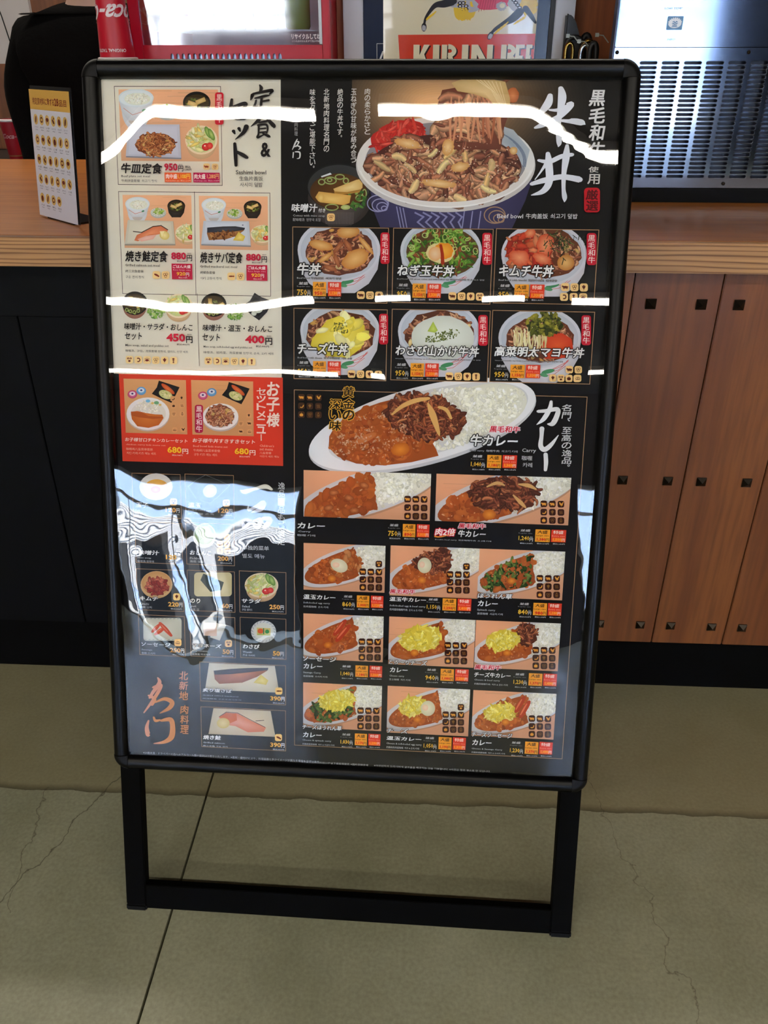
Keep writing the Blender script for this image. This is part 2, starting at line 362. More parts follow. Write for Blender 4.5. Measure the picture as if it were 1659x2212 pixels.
# ------------------------------------------------------------ room shell
tag(obj('floor', bx(-5.2, 5.2, -9.2, 2.2, -0.12, -0.012), mat('joint_dark', (40, 35, 28), 0.9)), kind='structure')
fl = bpy.data.objects['floor']
GX = -0.4035
for a, b in ((-5.2, GX-0.0022), (GX+0.0022, 5.2)):
    bm = bx(a, b, -9.2, 2.2, -0.012, 0.0)
    obj('concrete_slab', bm, M['floor'], fl)
CZ = 3.08
tag(obj('ceiling', bx(-5.2, 5.2, -9.2, 2.2, CZ, CZ+0.1), M['ceil']), kind='structure')
tag(obj('wall_left', bx(-5.2, -5.0, -9.2, 2.2, 0, CZ), M['wall']), kind='structure')
tag(obj('wall_right', bx(5.0, 5.2, -9.2, 2.2, 0, CZ), M['wall']), kind='structure')
tag(obj('wall_back', bx(-1.46, 5.0, 2.0, 2.2, 0, CZ), M['brownwall']), kind='structure')
o = tag(obj('wall_back_corner', bx(-5.0, -1.46, 1.98, 2.2, 0, CZ), mat('pale_wall', (176, 170, 166), 0.8)), kind='structure')
# wall behind the camera, with two tall windows
bm = bmesh.new()
for x0, x1 in ((-5.0, WIN[0][0]), (WIN[0][1], WIN[1][0]), (WIN[1][1], 5.0)): box(bm, x0, x1, -9.2, -9.0, 0, CZ)
for x0, x1 in WIN: box(bm, x0, x1, -9.2, -9.0, 1.97, CZ)
tag(obj('wall_front', bm, M['dark']), kind='structure')
tag(obj('wall_added_shade', bx(-5.2, 5.2, -9.2, -9.0, CZ+0.1, 6.2), M['dark']), kind='structure')  # unseen wall added above the windows to shade the ground outside
gl = bpy.data.materials.new('window_glass'); gl.use_nodes = True; nt = gl.node_tree; nt.nodes.remove(nt.nodes['Principled BSDF'])
tr_ = nt.nodes.new('ShaderNodeBsdfTransparent'); gs = nt.nodes.new('ShaderNodeBsdfGlossy'); gs.inputs['Roughness'].default_value = 0.02; mx_ = nt.nodes.new('ShaderNodeMixShader'); mx_.inputs[0].default_value = 0.06
nt.links.new(tr_.outputs[0], mx_.inputs[1]); nt.links.new(gs.outputs[0], mx_.inputs[2]); nt.links.new(mx_.outputs[0], nt.nodes['Material Output'].inputs[0])
wf = mat('white_window_frame', (225, 228, 232), 0.4)
for i, (x0, x1) in enumerate(WIN):
    bm = bmesh.new(); t = 0.045
    box(bm, x0, x0+t, -9.16, -9.08, 0, 1.97); box(bm, x1-t, x1, -9.16, -9.08, 0, 1.97); box(bm, x0, x1, -9.16, -9.08, 1.92, 1.97)
    box(bm, x0, x1, -9.16, -9.08, 0, 0.06); box(bm, x0, x1, -9.16, -9.08, 1.6, 1.64)
    xm = (x0*2+x1)/3; box(bm, xm, xm+t, -9.16, -9.08, 0.06, 1.6)
    wo = tag(obj('window_%d' % (i+1), bm, wf), kind='structure')
    obj('window_pane', bx(x0+t, x1-t, -9.125, -9.12, 0.06, 1.92), gl, wo)
# street outside the windows
asph = mat('pavement', (200, 198, 192), 0.8); tag(obj('ground', bx(-40, 40, -60, -9.2, -0.12, -0.02), asph), kind='structure')
bu = empty('building', (0, -26, 0)); tag(bu, 'pale building with louvred front across the street, seen only as a reflection', 'building')
bm = bmesh.new(); box(bm, -22, 24, -2, 0, 0, 9); obj('wall', bm, mat('pale_facade', (150, 176, 214), 0.8), bu)
lm = mat('white_louvre', (240, 240, 240), 0.6)
for k in range(22):
    obj('louvre', bx(-16, -3, 0.0, 0.12, 1.2+k*0.085, 1.2+k*0.085+0.055), lm, bu)
obj('door', bx(-2.5, -0.5, 0.0, 0.06, 0, 2.4), mat('door_dark', (30, 40, 52), 0.4), bu)
hd = mat('dark_blocker', (40, 44, 50), 0.7)  # dark walls added outside to darken the lower part of the sign's reflection
for x0, x1, lab in ((-9.5, -5.35, 'low dark planter wall added outside the left window to darken the reflection'), (-4.35, -0.9, 'low dark planter wall added outside to darken the reflection, right of the gap')):
    bm = bx(x0, x1, -14.2, -13.7, -0.02, 1.56); tag(obj('blocker_wall', bm, hd, bevel=0.02), lab, 'blocker')

# ceiling strip lights in three rows
tubem = emis('strip_diffuser', (255, 246, 230), 27.0)
def strip(x0, x1, y, wd, lab):
    t = empty('strip_light', ((x0+x1)/2, y, 3.0)); tag(t, lab, 'ceiling light', 'strip lights in rows under the ceiling')
    h = (x1-x0)/2
    obj('housing', bx(-h+.001, h-.001, -wd*0.7, wd*0.7, 0.03, CZ-3.003), mat('strip_housing', (210, 208, 204), 0.5) if 'strip_housing' not in bpy.data.materials else bpy.data.materials['strip_housing'], t)
    bm = bmesh.new(); pr = [(-wd/2, 0.03), (-wd/2, 0.012), (-wd*0.32, 0.0), (wd*0.32, 0.0), (wd/2, 0.012), (wd/2, 0.03)]
    A = [bm.verts.new((-h, a, b)) for a, b in pr]; B = [bm.verts.new((h, a, b)) for a, b in pr]
    for i in range(5): bm.faces.new((A[i], A[i+1], B[i+1], B[i]))
    bm.faces.new(A[::-1]); bm.faces.new(B); bmesh.ops.recalc_face_normals(bm, faces=bm.faces[:])
    obj('diffuser', bm, tubem, t)
strip(-2.6, 2.6, 1.35, 0.075, 'added unseen ceiling strip light brightening the kitchen side of the counter')  # unseen strip added to brighten the wall and worktop behind the counter
G = 'ceiling strip light, %s row, %s, mirrored in the sign'
strip(-4.6, -0.717, -3.04, 0.066, G % ('nearest', 'left of the gap')); strip(-0.368, 4.6, -3.04, 0.066, G % ('nearest', 'right of the gap'))
strip(-4.6, -1.128, -5.6, 0.085, G % ('middle', 'leftmost')); strip(-0.611, -0.302, -5.6, 0.08, G % ('middle', 'short one')); strip(0.237, 4.6, -5.6, 0.085, G % ('middle', 'rightmost'))
strip(-4.6, -1.2, -7.8, 0.075, G % ('farthest', 'leftmost')); strip(-0.8, -0.668, -7.8, 0.075, G % ('farthest', 'short one')); strip(1.428, 4.6, -7.8, 0.075, G % ('farthest', 'rightmost'))

# ------------------------------------------------------------ counter
ct = empty('service_counter', (0.6, 0.5, 0)); tag(ct, 'long service counter with brown plank front, square iron studs and black left section', 'counter')
def cpart(name, bm, m, parent=None, **kw):
    bmesh.ops.translate(bm, verts=bm.verts[:], vec=(-0.6, -0.5, 0)) if parent is None else None
    return obj(name, bm, m, parent or ct, **kw)
XL, XR, SPL = -2.2, 1.86, 0.057
cpart('carcass', bx(XL, XR, 0.035, 1.02, 0.145, 0.9425), M['kick']); cpart('plinth', bx(XL, XR, 0.03, 1.0, 0.0, 0.145), M['kick'])
k = 0; x = SPL
while x < XR-0.05:
    p = cpart('plank', bx(x+0.0012, x+0.1488, 0.0, 0.034, 0.1457, 0.943), M['plank'], bevel=0.0012)
    for z in (0.8825, 0.5395, 0.193):
        for sx in (x+0.033, x+0.119):
            bm = bmesh.new(); h = 0.0088; a = [bm.verts.new((sx+i*h-0.6, -0.5-0.0005, z+j*h)) for i, j in ((-1, -1), (1, -1), (1, 1), (-1, 1))]
            b = [bm.verts.new((sx+i*h-0.6, -0.5-0.003, z+j*h)) for i, j in ((-1, -1), (1, -1), (1, 1), (-1, 1))]; c = bm.verts.new((sx-0.6, -0.5-0.0105, z))
            for i in range(4): bm.faces.new((a[i], a[(i+1) % 4], b[(i+1) % 4], b[i])); bm.faces.new((b[i], b[(i+1) % 4], c))
            bm.faces.new(a[::-1]); obj('stud', bm, M['stud'], p)
    x += 0.15
# black left section: rail, stiles, recessed panels
cpart('rail', bx(XL, SPL-0.004, 0.002, 0.034, 0.845, 0.943), M['cabinet'], bevel=0.001)
xs = [-2.2, -1.47, -0.744, -0.02]
for a, b in zip(xs, xs[1:]): cpart('black_panel', bx(a+0.0015, b-0.0015, 0.008, 0.034, 0.147, 0.8435), M['cabinet'], bevel=0.001)
cpart('stile', bx(-0.018, SPL-0.004, 0.002, 0.034, 0.147, 0.8435), M['cabinet'], bevel=0.001)
cpart('worktop', bx(XL, XR, -0.022, 1.06, 0.9435, 0.992), M['top'], bevel=0.0015)
cpart('edging', bx(XL, XR, -0.04, -0.0225, 0.9435, 0.992), M['lip'], bevel=0.0015)

# back counter and things behind
o = tag(obj('back_counter', bx(-3.4, -0.9, 1.52, 1.97, 0.0, 0.93), mat('back_counter_dark', (30, 24, 22), 0.5), bevel=0.004), 'dark low counter against the back wall behind the person', 'counter')
bc = mat('brown_shelf_panel', (112, 66, 36), 0.6)

# paper cups
def cup_profile(h, rt_, rb): return [(rb*0.9, 0.004), (rb, 0.0), (rt_-0.0015, h-0.003), (rt_+0.0012, h-0.004), (rt_+0.0016, h-0.001), (rt_, h), (rt_-0.002, h-0.002), (rb-0.002, 0.006)]
cupred = mat('cup_red', (196, 16, 44), 0.35); cupdark = mat('cup_red_deep', (150, 10, 30), 0.4); cupwhite = mat('cup_white', (236, 226, 226), 0.5)
def cup_ink(h, rt_, rb, body, ang, size, zc, flip, m, parent, col=(240, 225, 228), small=None, shear=0.35):
    # lettering wrapped onto the cone of the cup
    co, tr = glyphs(body, 0.02, shear, 3); lo = co.min(0); hi = co.max(0)
    bm = bmesh.new(); sc = size
    co2 = (co-(lo+hi)/2)*sc
    if flip: co2 = -co2
    r_at = lambda z: rb+(rt_-rb)*(z/h)
    # subdivide nothing: letters are fine enough already
    vs = []
    for px, pz in co2:
        z = zc+pz; r = r_at(z)+0.0006; a = R(ang)+px/r; vs.append(bm.verts.new((r*math.cos(a), r*math.sin(a), z)))
    for t in tr:
        try: bm.faces.new([vs[i] for i in t])
        except ValueError: pass
    return obj('lettering', bm, m, parent)
def cup(loc, h, rt_, rb, inv, label, m, ang=-100, tsize=0.03, group=None, full=True):
    t = empty('paper_cup', loc); tag(t, label, 'cup', group)
    if inv:
        prof = [(r, h-z) for r, z in cup_profile(h, rt_, rb)][::-1]
        b = obj('cup_body', lathe(bmesh.new(), prof, 40, cap=False), m, t, smooth=50)
        obj('rim', lathe(bmesh.new(), [(rt_+0.001, 0.001), (rt_+0.0032, 0.0025), (rt_+0.0032, 0.0055), (rt_+0.0004, 0.007)], 40, cap=False), cupwhite, t, smooth=60)
        if full:
            tm = bpy.data.materials.get('cup_lettering') or mat('cup_lettering', (240, 224, 228), 0.4)
            cup_ink(h, rb, rt_, 'Coca-Cola', ang-6, tsize, 0.082, True, tm, t, shear=0.55)
            cup_ink(h, rb, rt_, 'ORIGINAL TASTE', ang+4, 0.0078, 0.019, True, tm, t, shear=0)
    else:
        b = obj('cup_body', lathe(bmesh.new(), cup_profile(h, rt_, rb), 40, cap=False), m, t, smooth=50)
        obj('rim', lathe(bmesh.new(), [(rt_+0.0004, h-0.007), (rt_+0.003, h-0.0055), (rt_+0.003, h-0.001), (rt_-0.001, h+0.001)], 40, cap=False), cupwhite, t, smooth=60)
        tm = bpy.data.materials.get('cup_lettering_dull') or mat('cup_lettering_dull', (190, 150, 150), 0.5)
        cup_ink(h, rt_, rb, 'Coca-Cola', ang, tsize, h*0.6, False, tm, t)
        obj('base_band', lathe(bmesh.new(), [(rb+0.0012, 0.012), (rb+0.0018, 0.016)], 40, cap=False), mat('cup_gold', (150, 110, 70), 0.4), t)
    return t
st = empty('cup_stand', (-0.636, 0.44, 0.992)); tag(st, 'dark round stand carrying the upturned red cups, hidden behind the sign', 'stand')
obj('stand_base', lathe(bmesh.new(), [(0.044, 0.0), (0.044, 0.012), (0.02, 0.02), (0.018, 0.225), (0.045, 0.238), (0.045, 0.244)], 32), M['black'], st, smooth=40)
for i, z in enumerate((0, 0.0095)):
    cup((-0.636, 0.44, 1.2365+z), 0.150, 0.0365, 0.0255, True, ['lower upturned red paper cup of the stack beside the red display case', 'topmost upturned red paper cup with white script lettering upside down'][i], cupred, ang=-94, tsize=0.044, group='upturned red paper cups in a stack', full=(i == 1))
cup((-1.437, 1.6, 0.931), 0.128, 0.036, 0.0245, False, 'dark red paper cup with white script standing upright behind the counter', cupdark, ang=-55, tsize=0.021)
# stacked pale cups/saucers
for i in range(6):
    bm = lathe(bmesh.new(), [(0.02, 0.0), (0.026, 0.002), (0.032, 0.012), (0.034, 0.012), (0.033, 0.0095), (0.028, 0.0), (0.02, 0.001)], 28, cap=False)
    o = obj('small_dish', bm, bpy.data.materials.get('pale_dish') or mat('pale_dish', (232, 226, 170), 0.5), smooth=60); o.location = (-1.355, 1.6, 0.9305+i*0.0075)
    tag(o, 'pale yellow small dish in a low stack behind the allergen card, ' + ['bottom one', 'second from the bottom', 'third from the bottom', 'fourth from the bottom', 'second from the top', 'top one'][i], 'dish', 'pale small dishes stacked behind the counter')
# shelf panel low behind the cup
tag(obj('wood_shelf_panel', bx(-1.95, -1.15, 1.93, 1.968, 0.931, 1.22), M['brownwall'], bevel=0.003), 'brown wooden panel leaning on the back wall behind the red cup', 'panel')
tag(obj('hanging_cable', tube(bmesh.new(), [(-1.60, 1.93, 1.9), (-1.575, 1.93, 1.5), (-1.545, 1.93, 1.37), (-1.53, 1.94, 1.25), (-1.53, 1.95, 1.222)], 0.0022, 8), M['black'], smooth=60), 'thin black cable hanging on the pale wall at far left', 'cable')
# ------------------------------------------------------------ allergen card in an acrylic stand
# stands on the counter, turned: left foot (-0.732, 0.157), right foot (-0.619, 0.055)
cd_ = Vector((0.113, -0.102, 0)); cw = cd_.length; cH = 0.212
card = empty('card_stand', (-0.732, 0.157, 0.992)); card.rotation_euler = (0, 0, math.atan2(cd_.y, cd_.x))
tag(card, 'upright allergen card with yellow header in a clear stand on the counter, left', 'card')
tilt = R(-6.6)   # leans back away from the reader
piv = empty('x'); bpy.data.objects.remove(piv)
def lean(o): o.rotation_euler = (tilt, 0, 0); o.location = (0, 0, 0.003); return o
acr = mat('dark_acrylic', (30, 30, 34), 0.2)
lean(obj('backing', bx(-0.001, cw+0.0015, 0.0015, 0.0035, 0.0, cH+0.006), acr, card, bevel=0.0006))
inkm = ink_mat('card_ink', 0.35)
ci = Ink(lambda x, y: (x, y), 0.0, 4e-6); ci.unit = 1.0
# units: view pixel = 1 mm, origin at top left of the card
ci.f = lambda x, y: (x/1000.0, -y/1000.0); W_, H_ = cw*1000, cH*1000
ci.rect(0, 0, W_, H_, (214, 212, 222)); ci.rect(0, 0, W_, 32, (216, 168, 78))
ci.text(12, 13, 95, 24, '特定原材料に準ずる', (120, 20, 14), off=0.02); ci.text(96, 12, 112, 24, '28', (120, 20, 14), off=0.03); ci.text(114, 14, 140, 24, '品目', (120, 20, 14), off=0.02)
rn = random.Random(5)
nm = ['アーモンド', 'あわび', 'いか', 'いくら', 'オレンジ', 'カシューナッツ', 'キウイ', '牛肉', 'くるみ', 'ごま', 'さけ', 'さば', '大豆', '鶏肉', 'バナナ', '豚肉', 'まつたけ', 'もも', 'やまいも', 'りんご', 'ゼラチン', 'えび', 'かに', '小麦', 'そば', '卵', '乳', '落花生']
for i in range(28):
    r, c = divmod(i, 6); x = 19+c*22.5; y = 48+r*33
    ci.ell(x, y, 8.6, 8.6, (218, 180, 100)); k = i % 5; d = (104, 30, 22)
    if k == 0: ci.ell(x, y, 2.6, 6, d, rot=20)
    elif k == 1: ci.ell(x, y, 5, 5, d); ci.ell(x, y, 3, 2.2, (218, 180, 100))
    elif k == 2: ci.ell(x, y-1, 5.4, 3.2, d); ci.rect(x-4, y, x-2.6, y+5, d); ci.rect(x+2.6, y, x+4, y+5, d)
    elif k == 3: ci.ell(x, y+1, 5, 2.6, d, rot=40); ci.ell(x+2, y-4, 2, 2, d)
    else: ci.ell(x, y+1, 4.6, 5.2, d); ci.poly([(x, y-4), (x+3, y-8), (x+4, y-7)], d)
    ci.text(x-7, y+11, x+7, y+14, nm[i], (70, 66, 80)); ci.text(x-5, y+15.5, x+5, y+18, 'allergen', (110, 106, 120))
co_ = ci.build('card_print', inkm, card); co_.rotation_euler = (R(90)+tilt, 0, 0); co_.location = (0, 0, 0.003); Vt = Matrix.Rotation(tilt, 4, 'X') @ Vector((0, -0.0008, cH)); co_.location = (0, Vt.y, 0.003+Vt.z)
# the view pixel of the ink is 1 mm wide but the card is 0.152 m: keep columns inside
obj('support_foot', bx(0.03, cw-0.02, 0.0, 0.06, 0.0, 0.003), acr, card)
tag(obj('business_card', bx(-0.62, -0.56, 0.135, 0.175, 0.9923, 0.9927), mat('paper_card', (214, 208, 176), 0.6)), 'small pale card lying on the counter behind the allergen card', 'card')
bm = lathe(bmesh.new(), [(0.006, 0.0), (0.02, 0.001), (0.024, 0.004), (0.022, 0.004), (0.006, 0.0015)], 24); o = obj('coin_dish', bm, mat('pale_blue_dish', (196, 206, 216), 0.3), smooth=60); o.location = (-0.60, 0.36, 0.992)
tag(o, 'tiny pale blue dish on the counter beside the sign', 'dish')

# ------------------------------------------------------------ red drinks showcase
red = mat('red_enamel', (196, 14, 46), 0.35); rc = empty('display_case', (-0.416, 0.72, 0.992)); tag(rc, 'red countertop drinks display case with glass door and slotted base', 'display case')
def rp_(name, a, m, **kw):
    x0, x1, y0, y1, z0, z1 = a; return obj(name, bx(x0+0.416, x1+0.416, y0-0.72, y1-0.72, z0-0.992, z1-0.992), m, rc, **kw)
Zt = 1.80
rp_('base', (-0.622, -0.208, 0.512, 0.94, 0.9925, 1.2425), red, bevel=0.004)
# slotted band with real openings between small bars
rp_('band_top', (-0.60, -0.225, 0.5, 0.512, 1.262, 1.2745), red); rp_('band_bottom', (-0.60, -0.225, 0.5, 0.512, 1.20, 1.244), red)
xs0, pt, nsl = -0.5495, 0.01195, 20
rp_('band_left', (-0.60, xs0, 0.5, 0.512, 1.244, 1.262), red); rp_('band_right', (xs0+pt*nsl, -0.225, 0.5, 0.512, 1.244, 1.262), red)
for i in range(nsl):
    bm = bmesh.new(); x = xs0+i*pt; # bar with an arch to its right
    w1 = 0.0047; r = (pt-w1)/2; cx_ = x+w1+r; zt = 1.262; y0 = 0.5
    pts = [(x, 1.244), (x+w1, 1.244)]+[(cx_-r*math.cos(R(180*k/8)), 1.2535+r*math.sin(R(180*k/8))*1.6) for k in range(9)]
    A = [(x, 1.244), (x, zt), (x+pt, zt), (x+pt, 1.2535)]
    loop = [(x, 1.244), (x+w1, 1.244)]+[(x+w1+r-r*math.cos(math.pi*k/8), 1.2535+r*math.sin(math.pi*k/8)*1.6) for k in range(9)]+[(x+pt, zt), (x, zt)]
    vs = [bm.verts.new((a+0.416, 0.5-0.72, b-0.992)) for a, b in loop]; f = bm.faces.new(vs)
    ex_ = bmesh.ops.extrude_face_region(bm, geom=[f]); bmesh.ops.translate(bm, verts=[v for v in ex_['geom'] if isinstance(v, bmesh.types.BMVert)], vec=(0, 0.006, 0)); bmesh.ops.recalc_face_normals(bm, faces=bm.faces[:])
    obj('grille_bar', bm, red, rc)
rp_('grille_backing', (-0.60, -0.225, 0.5075, 0.5115, 1.243, 1.262), mat('pale_blue_steel', (150, 170, 200), 0.3, 0.6))
rp_('side_panel', (-0.622, -0.600, 0.5, 0.94, 1.2435, Zt), red, bevel=0.002); rp_('side_panel', (-0.2245, -0.208, 0.5, 0.94, 1.2435, Zt), red, bevel=0.002)
rp_('top_panel', (-0.622, -0.208, 0.5, 0.94, Zt, Zt+0.12), red, bevel=0.004)
rp_('back_panel', (-0.60, -0.2245, 0.92, 0.94, 1.27, Zt), mat('case_white', (225, 230, 235), 0.5))
rp_('door_strip', (-0.2305, -0.2245, 0.4985, 0.505, 1.276, Zt), mat('clear_strip', (220, 228, 236), 0.15))
for z in (1.30, 1.44, 1.6):
    for k in range(9): rp_('shelf_wire', (-0.598, -0.226, 0.56+k*0.04, 0.563+k*0.04, z, z+0.003), M.get('wire') or M.setdefault('wire', mat('white_wire', (215, 218, 222), 0.3)))
cl_ = emis('case_lamp', (236, 244, 255), 6.0); rp_('lamp', (-0.59, -0.235, 0.54, 0.56, Zt-0.02, Zt-0.002), cl_)
glass = mat('case_glass', (235, 240, 245), 0.03); nt = glass.node_tree; nt.nodes.remove(BS(glass)); a_ = nt.nodes.new('ShaderNodeBsdfTransparent'); a_.inputs[0].default_value = (0.9, 0.93, 0.97, 1); b_ = nt.nodes.new('ShaderNodeBsdfGlossy'); b_.inputs['Roughness'].default_value = 0.05; c_ = nt.nodes.new('ShaderNodeMixShader'); c_.inputs[0].default_value = 0.14
nt.links.new(a_.outputs[0], c_.inputs[1]); nt.links.new(b_.outputs[0], c_.inputs[2]); nt.links.new(c_.outputs[0], nt.nodes['Material Output'].inputs[0])
rp_('glass_door', (-0.600, -0.2255, 0.5035, 0.5065, 1.2745, Zt), glass)
# white words on the glass, upper side partly out of the frame
ri = Ink(lambda x, y: (x/1000.0, -y/1000.0)); ri.unit = 1.0; 
ri.text(0, 0, 60, 9, 'リサイクルしてね', (248, 248, 250), off=0.03); ri.text(1, 11, 58, 14.5, 'いつもあきかんをすてないでね', (236, 238, 242), off=0.02)
o = ri.build('door_lettering', ink_mat('case_ink', 0.4), rc); o.rotation_euler = (R(90), 0, 0); o.location = (-0.2885+0.416, 0.5030-0.72, 1.294-0.992)
# bottles and cans standing inside, a few, near the glass
btm = {'g': mat('bottle_green', (150, 170, 60), 0.2), 'w': mat('bottle_clear', (205, 212, 220), 0.15), 'y': mat('bottle_yellow', (220, 200, 70), 0.25)}
for i, (x, c, lab) in enumerate(((-0.565, 'y', 'yellow'), (-0.50, 'w', 'pale'), (-0.43, 'w', 'pale, middle'), (-0.36, 'w', 'pale, right of middle'), (-0.29, 'g', 'green'))):
    bm = lathe(bmesh.new(), [(0.024, 0), (0.027, 0.006), (0.027, 0.09), (0.02, 0.115), (0.011, 0.135), (0.0115, 0.15), (0.0125, 0.152), (0.0125, 0.165)], 24)
    o = obj('bottle', bm, btm[c], smooth=40); o.location = (x, 0.62, 1.3035); tag(o, lab + ' drink bottle on the bottom shelf of the red display case', 'bottle', 'bottles in the red display case')
    b2 = obj('cap', lathe(bmesh.new(), [(0.0132, 0.153), (0.0136, 0.168), (0.012, 0.17)], 20), cupwhite, o)

# ------------------------------------------------------------ beer showcase with printed front
bc_ = empty('beer_cooler', (0.055, 0.8, 0.992)); tag(bc_, 'white countertop beer cooler with dark blue door frame and cream beer poster', 'cooler')
def bp(name, a, m, **kw):
    x0, x1, y0, y1, z0, z1 = a; return obj(name, bx(x0-0.055, x1-0.055, y0-0.8, y1-0.8, z0-0.992, z1-0.992), m, bc_, **kw)
wht = mat('cooler_white', (196, 198, 208), 0.4); blu = mat('cooler_frame_blue', (22, 34, 62), 0.2)
bp('body', (-0.190, 0.300, 0.62, 0.95, 0.9925, 1.85), wht, bevel=0.004)
bp('side_trim', (-0.190, -0.1475, 0.6, 0.6195, 1.0, 1.84), wht, bevel=0.002); bp('side_trim', (0.2585, 0.300, 0.6, 0.6195, 1.0, 1.84), wht, bevel=0.002)
bp('side_trim', (0.248, 0.258, 0.599, 0.6195, 1.0, 1.84), mat('seal_black', (12, 12, 14), 0.5)); 
bp('door_frame', (-0.1468, 0.2475, 0.5995, 0.6195, 1.0, 1.84), blu, bevel=0.003)
# curved printed sheet: slightly cylindrical
def curved(nx=64, z0=1.02, z1=1.78, xa=-0.104, xb=0.221, dep=0.006):
    bm = bmesh.new(); prev = None
    for i in range(nx+1):
        x = xa+(xb-xa)*i/nx; t = 2*i/nx-1; y = 0.5985-dep*math.sqrt(max(0, 1-t*t*0.96))
        a = bm.verts.new((x-0.055, y-0.8, z0-0.992)); b = bm.verts.new((x-0.055, y-0.8, z1-0.992))
        if prev: bm.faces.new((prev[0], a, b, prev[1]))
        prev = (a, b)
    return bm
cream = mat('cream_print', (226, 218, 188), 0.22); cream.node_tree.nodes['Principled BSDF'].inputs['Coat Weight'].default_value = 0.6
obj('poster', curved(), cream, bc_, smooth=30)
bi = Ink(lambda x, y: (x, y)); bi.unit = 0.0011
PZ = lambda px, py: (0.0 + (-0.104+(px-828)*0.00100), 1.357-(py)*0.00086)   # print layout measured on the sheet
bi.f = PZ; bi.view(740, 0, 1659/600)
bi.poly([(332, 205), (1140, 200), (1140, 500), (352, 500)], (214, 62, 32))
for dx, dy, c in ((9, 6, (40, 22, 22)), (0, 0, (228, 220, 190))):
    for ch, x0, x1 in (('K', 424, 520), ('I', 540, 578), ('R', 592, 690), ('I', 712, 750), ('N', 768, 895), ('B', 944, 1010), ('E', 1030, 1082), ('E', 1092, 1128)):
        y0 = 264+dy; y1 = 420+dy
        if ch == 'I': bi.rect(x0+dx, y0, x1+dx, y1, c)
        elif ch == 'N': bi.poly([(x0+dx, y0), (x0+dx+34, y0), (x0+dx+34, y1), (x0+dx, y1)], c); bi.poly([(x1+dx-34, y0), (x1+dx, y0), (x1+dx, y1), (x1+dx-34, y1)], c); bi.poly([(x0+dx, y0), (x0+dx+38, y0), (x1+dx, y1), (x1+dx-38, y1)], c)
        elif ch == 'K':
            bi.rect(x0+dx, y0, x0+dx+36, y1, c); bi.poly([(x0+dx+30, y0+80), (x1+dx-34, y0), (x1+dx, y0), (x0+dx+40, y1-55)], c); bi.poly([(x0+dx+36, y0+60), (x0+dx+62, y0+50), (x1+dx, y1), (x1+dx-38, y1)], c)
        elif ch in 'RB':
            bi.rect(x0+dx, y0, x0+dx+32, y1, c); bi.ring(x0+dx+38, y0+38, 36, 26, 24, c, a0=-90, a1=90); 
            if ch == 'B': bi.ring(x0+dx+38, y0+105, 40, 34, 24, c, a0=-90, a1=90)
            else: bi.poly([(x0+dx+36, y0+70), (x0+dx+62, y0+66), (x1+dx, y1), (x1+dx-36, y1)], c)
        else:
            bi.rect(x0+dx, y0, x0+dx+22, y1, c); bi.rect(x0+dx, y0, x1+dx, y0+22, c); bi.rect(x0+dx, y0+66, x1+dx-8, y0+88, c); bi.rect(x0+dx, y1-22, x1+dx, y1, c)
BK = (34, 30, 34); YE = (226, 190, 40); GY = (176, 176, 186); PK = (214, 60, 96)
# belly, flank scales and mane of the running creature
bi.ell(850, -40, 190, 100, PK, n=30); bi.ell(720, 60, 60, 60, YE, wob=.12, rnd=rn); bi.ell(700, 20, 100, 34, GY, wob=.08, rnd=rn, rot=8)
for k in range(7): bi.line([(820+k*14, -40), (800+k*15, 70-k*4)], 0.0011, (170, 30, 60))
for k in range(6): bi.ell(690+k*9-(k % 2)*8, 20+(k % 3)*18, 14, 10, BK); bi.ell(690+k*9-(k % 2)*8, 20+(k % 3)*18, 7, 4, (225, 225, 230))
bi.ell(770, 62, 34, 10, GY, rot=-14); bi.ell(930, 40, 30, 26, GY, wob=.1, rnd=rn); bi.ell(935, 36, 16, 14, (226, 218, 188))
for k in range(5): bi.stroke([(660+k*16, 50, 12), (672+k*18, 95, 16), (690+k*16, 120, 4)], YE)
bi.ell(1010, 10, 44, 60, GY, wob=.1, rnd=rn); bi.ell(1090, 30, 50, 66, YE, wob=.14, rnd=rn)
for k in range(4): bi.ell(1000+k*12, 5+k*14, 14, 9, BK); bi.ell(1000+k*12, 5+k*14, 7, 4, (225, 225, 230))
bi.stroke([(650, 10, 46), (600, 24, 44), (550, 32, 30), (515, 70, 20), (492, 110, 15), (484, 150, 13)], BK)
bi.stroke([(1040, 70, 50), (1000, 110, 46), (950, 140, 28), (905, 170, 20), (880, 196, 14)], BK); bi.stroke([(1070, 50, 34), (1110, 100, 26), (1135, 135, 14)], BK)
for (x, y, r) in ((484, 160, 0), (876, 210, 25)):
    bi.ell(x, y, 15, 26, BK, rot=r); bi.ell(x-3, y+4, 9, 17, GY, rot=r); bi.ell(x+5, y+6, 6, 16, GY, rot=r)
for k in range(4): bi.stroke([(552-k*14, 68+k*10, 6), (530-k*10, 90+k*8, 10), (508-k*3, 108+k*4, 3)], YE); bi.stroke([(975-k*18, 130+k*14, 6), (950-k*14, 156+k*12, 12), (918-k*8, 178+k*8, 3)], YE); bi.stroke([(1075-k*14, 92+k*10, 6), (1062-k*14, 112+k*8, 10), (1030-k*8, 128+k*6, 3)], YE)
b2_ = Ink(bi.f)
for P_, C_ in zip(bi.P, bi.C):
    for k in range(20):
        b2_.z = float(P_[0, 0, 2]); b2_.clip = (-0.1035+k*0.0162, 1.0, -0.1035+(k+1)*0.0162, 1.9); b2_.tris(P_[:, :, :2], C_)
o = b2_.build('poster_print', ink_mat('beer_ink', 0.22), bc_)
me = o.data; n = len(me.vertices); c3 = np.empty(n*3); me.vertices.foreach_get('co', c3); c3 = c3.reshape(-1, 3); t = np.clip((c3[:, 0]+0.104)/0.325*2-1, -1, 1)
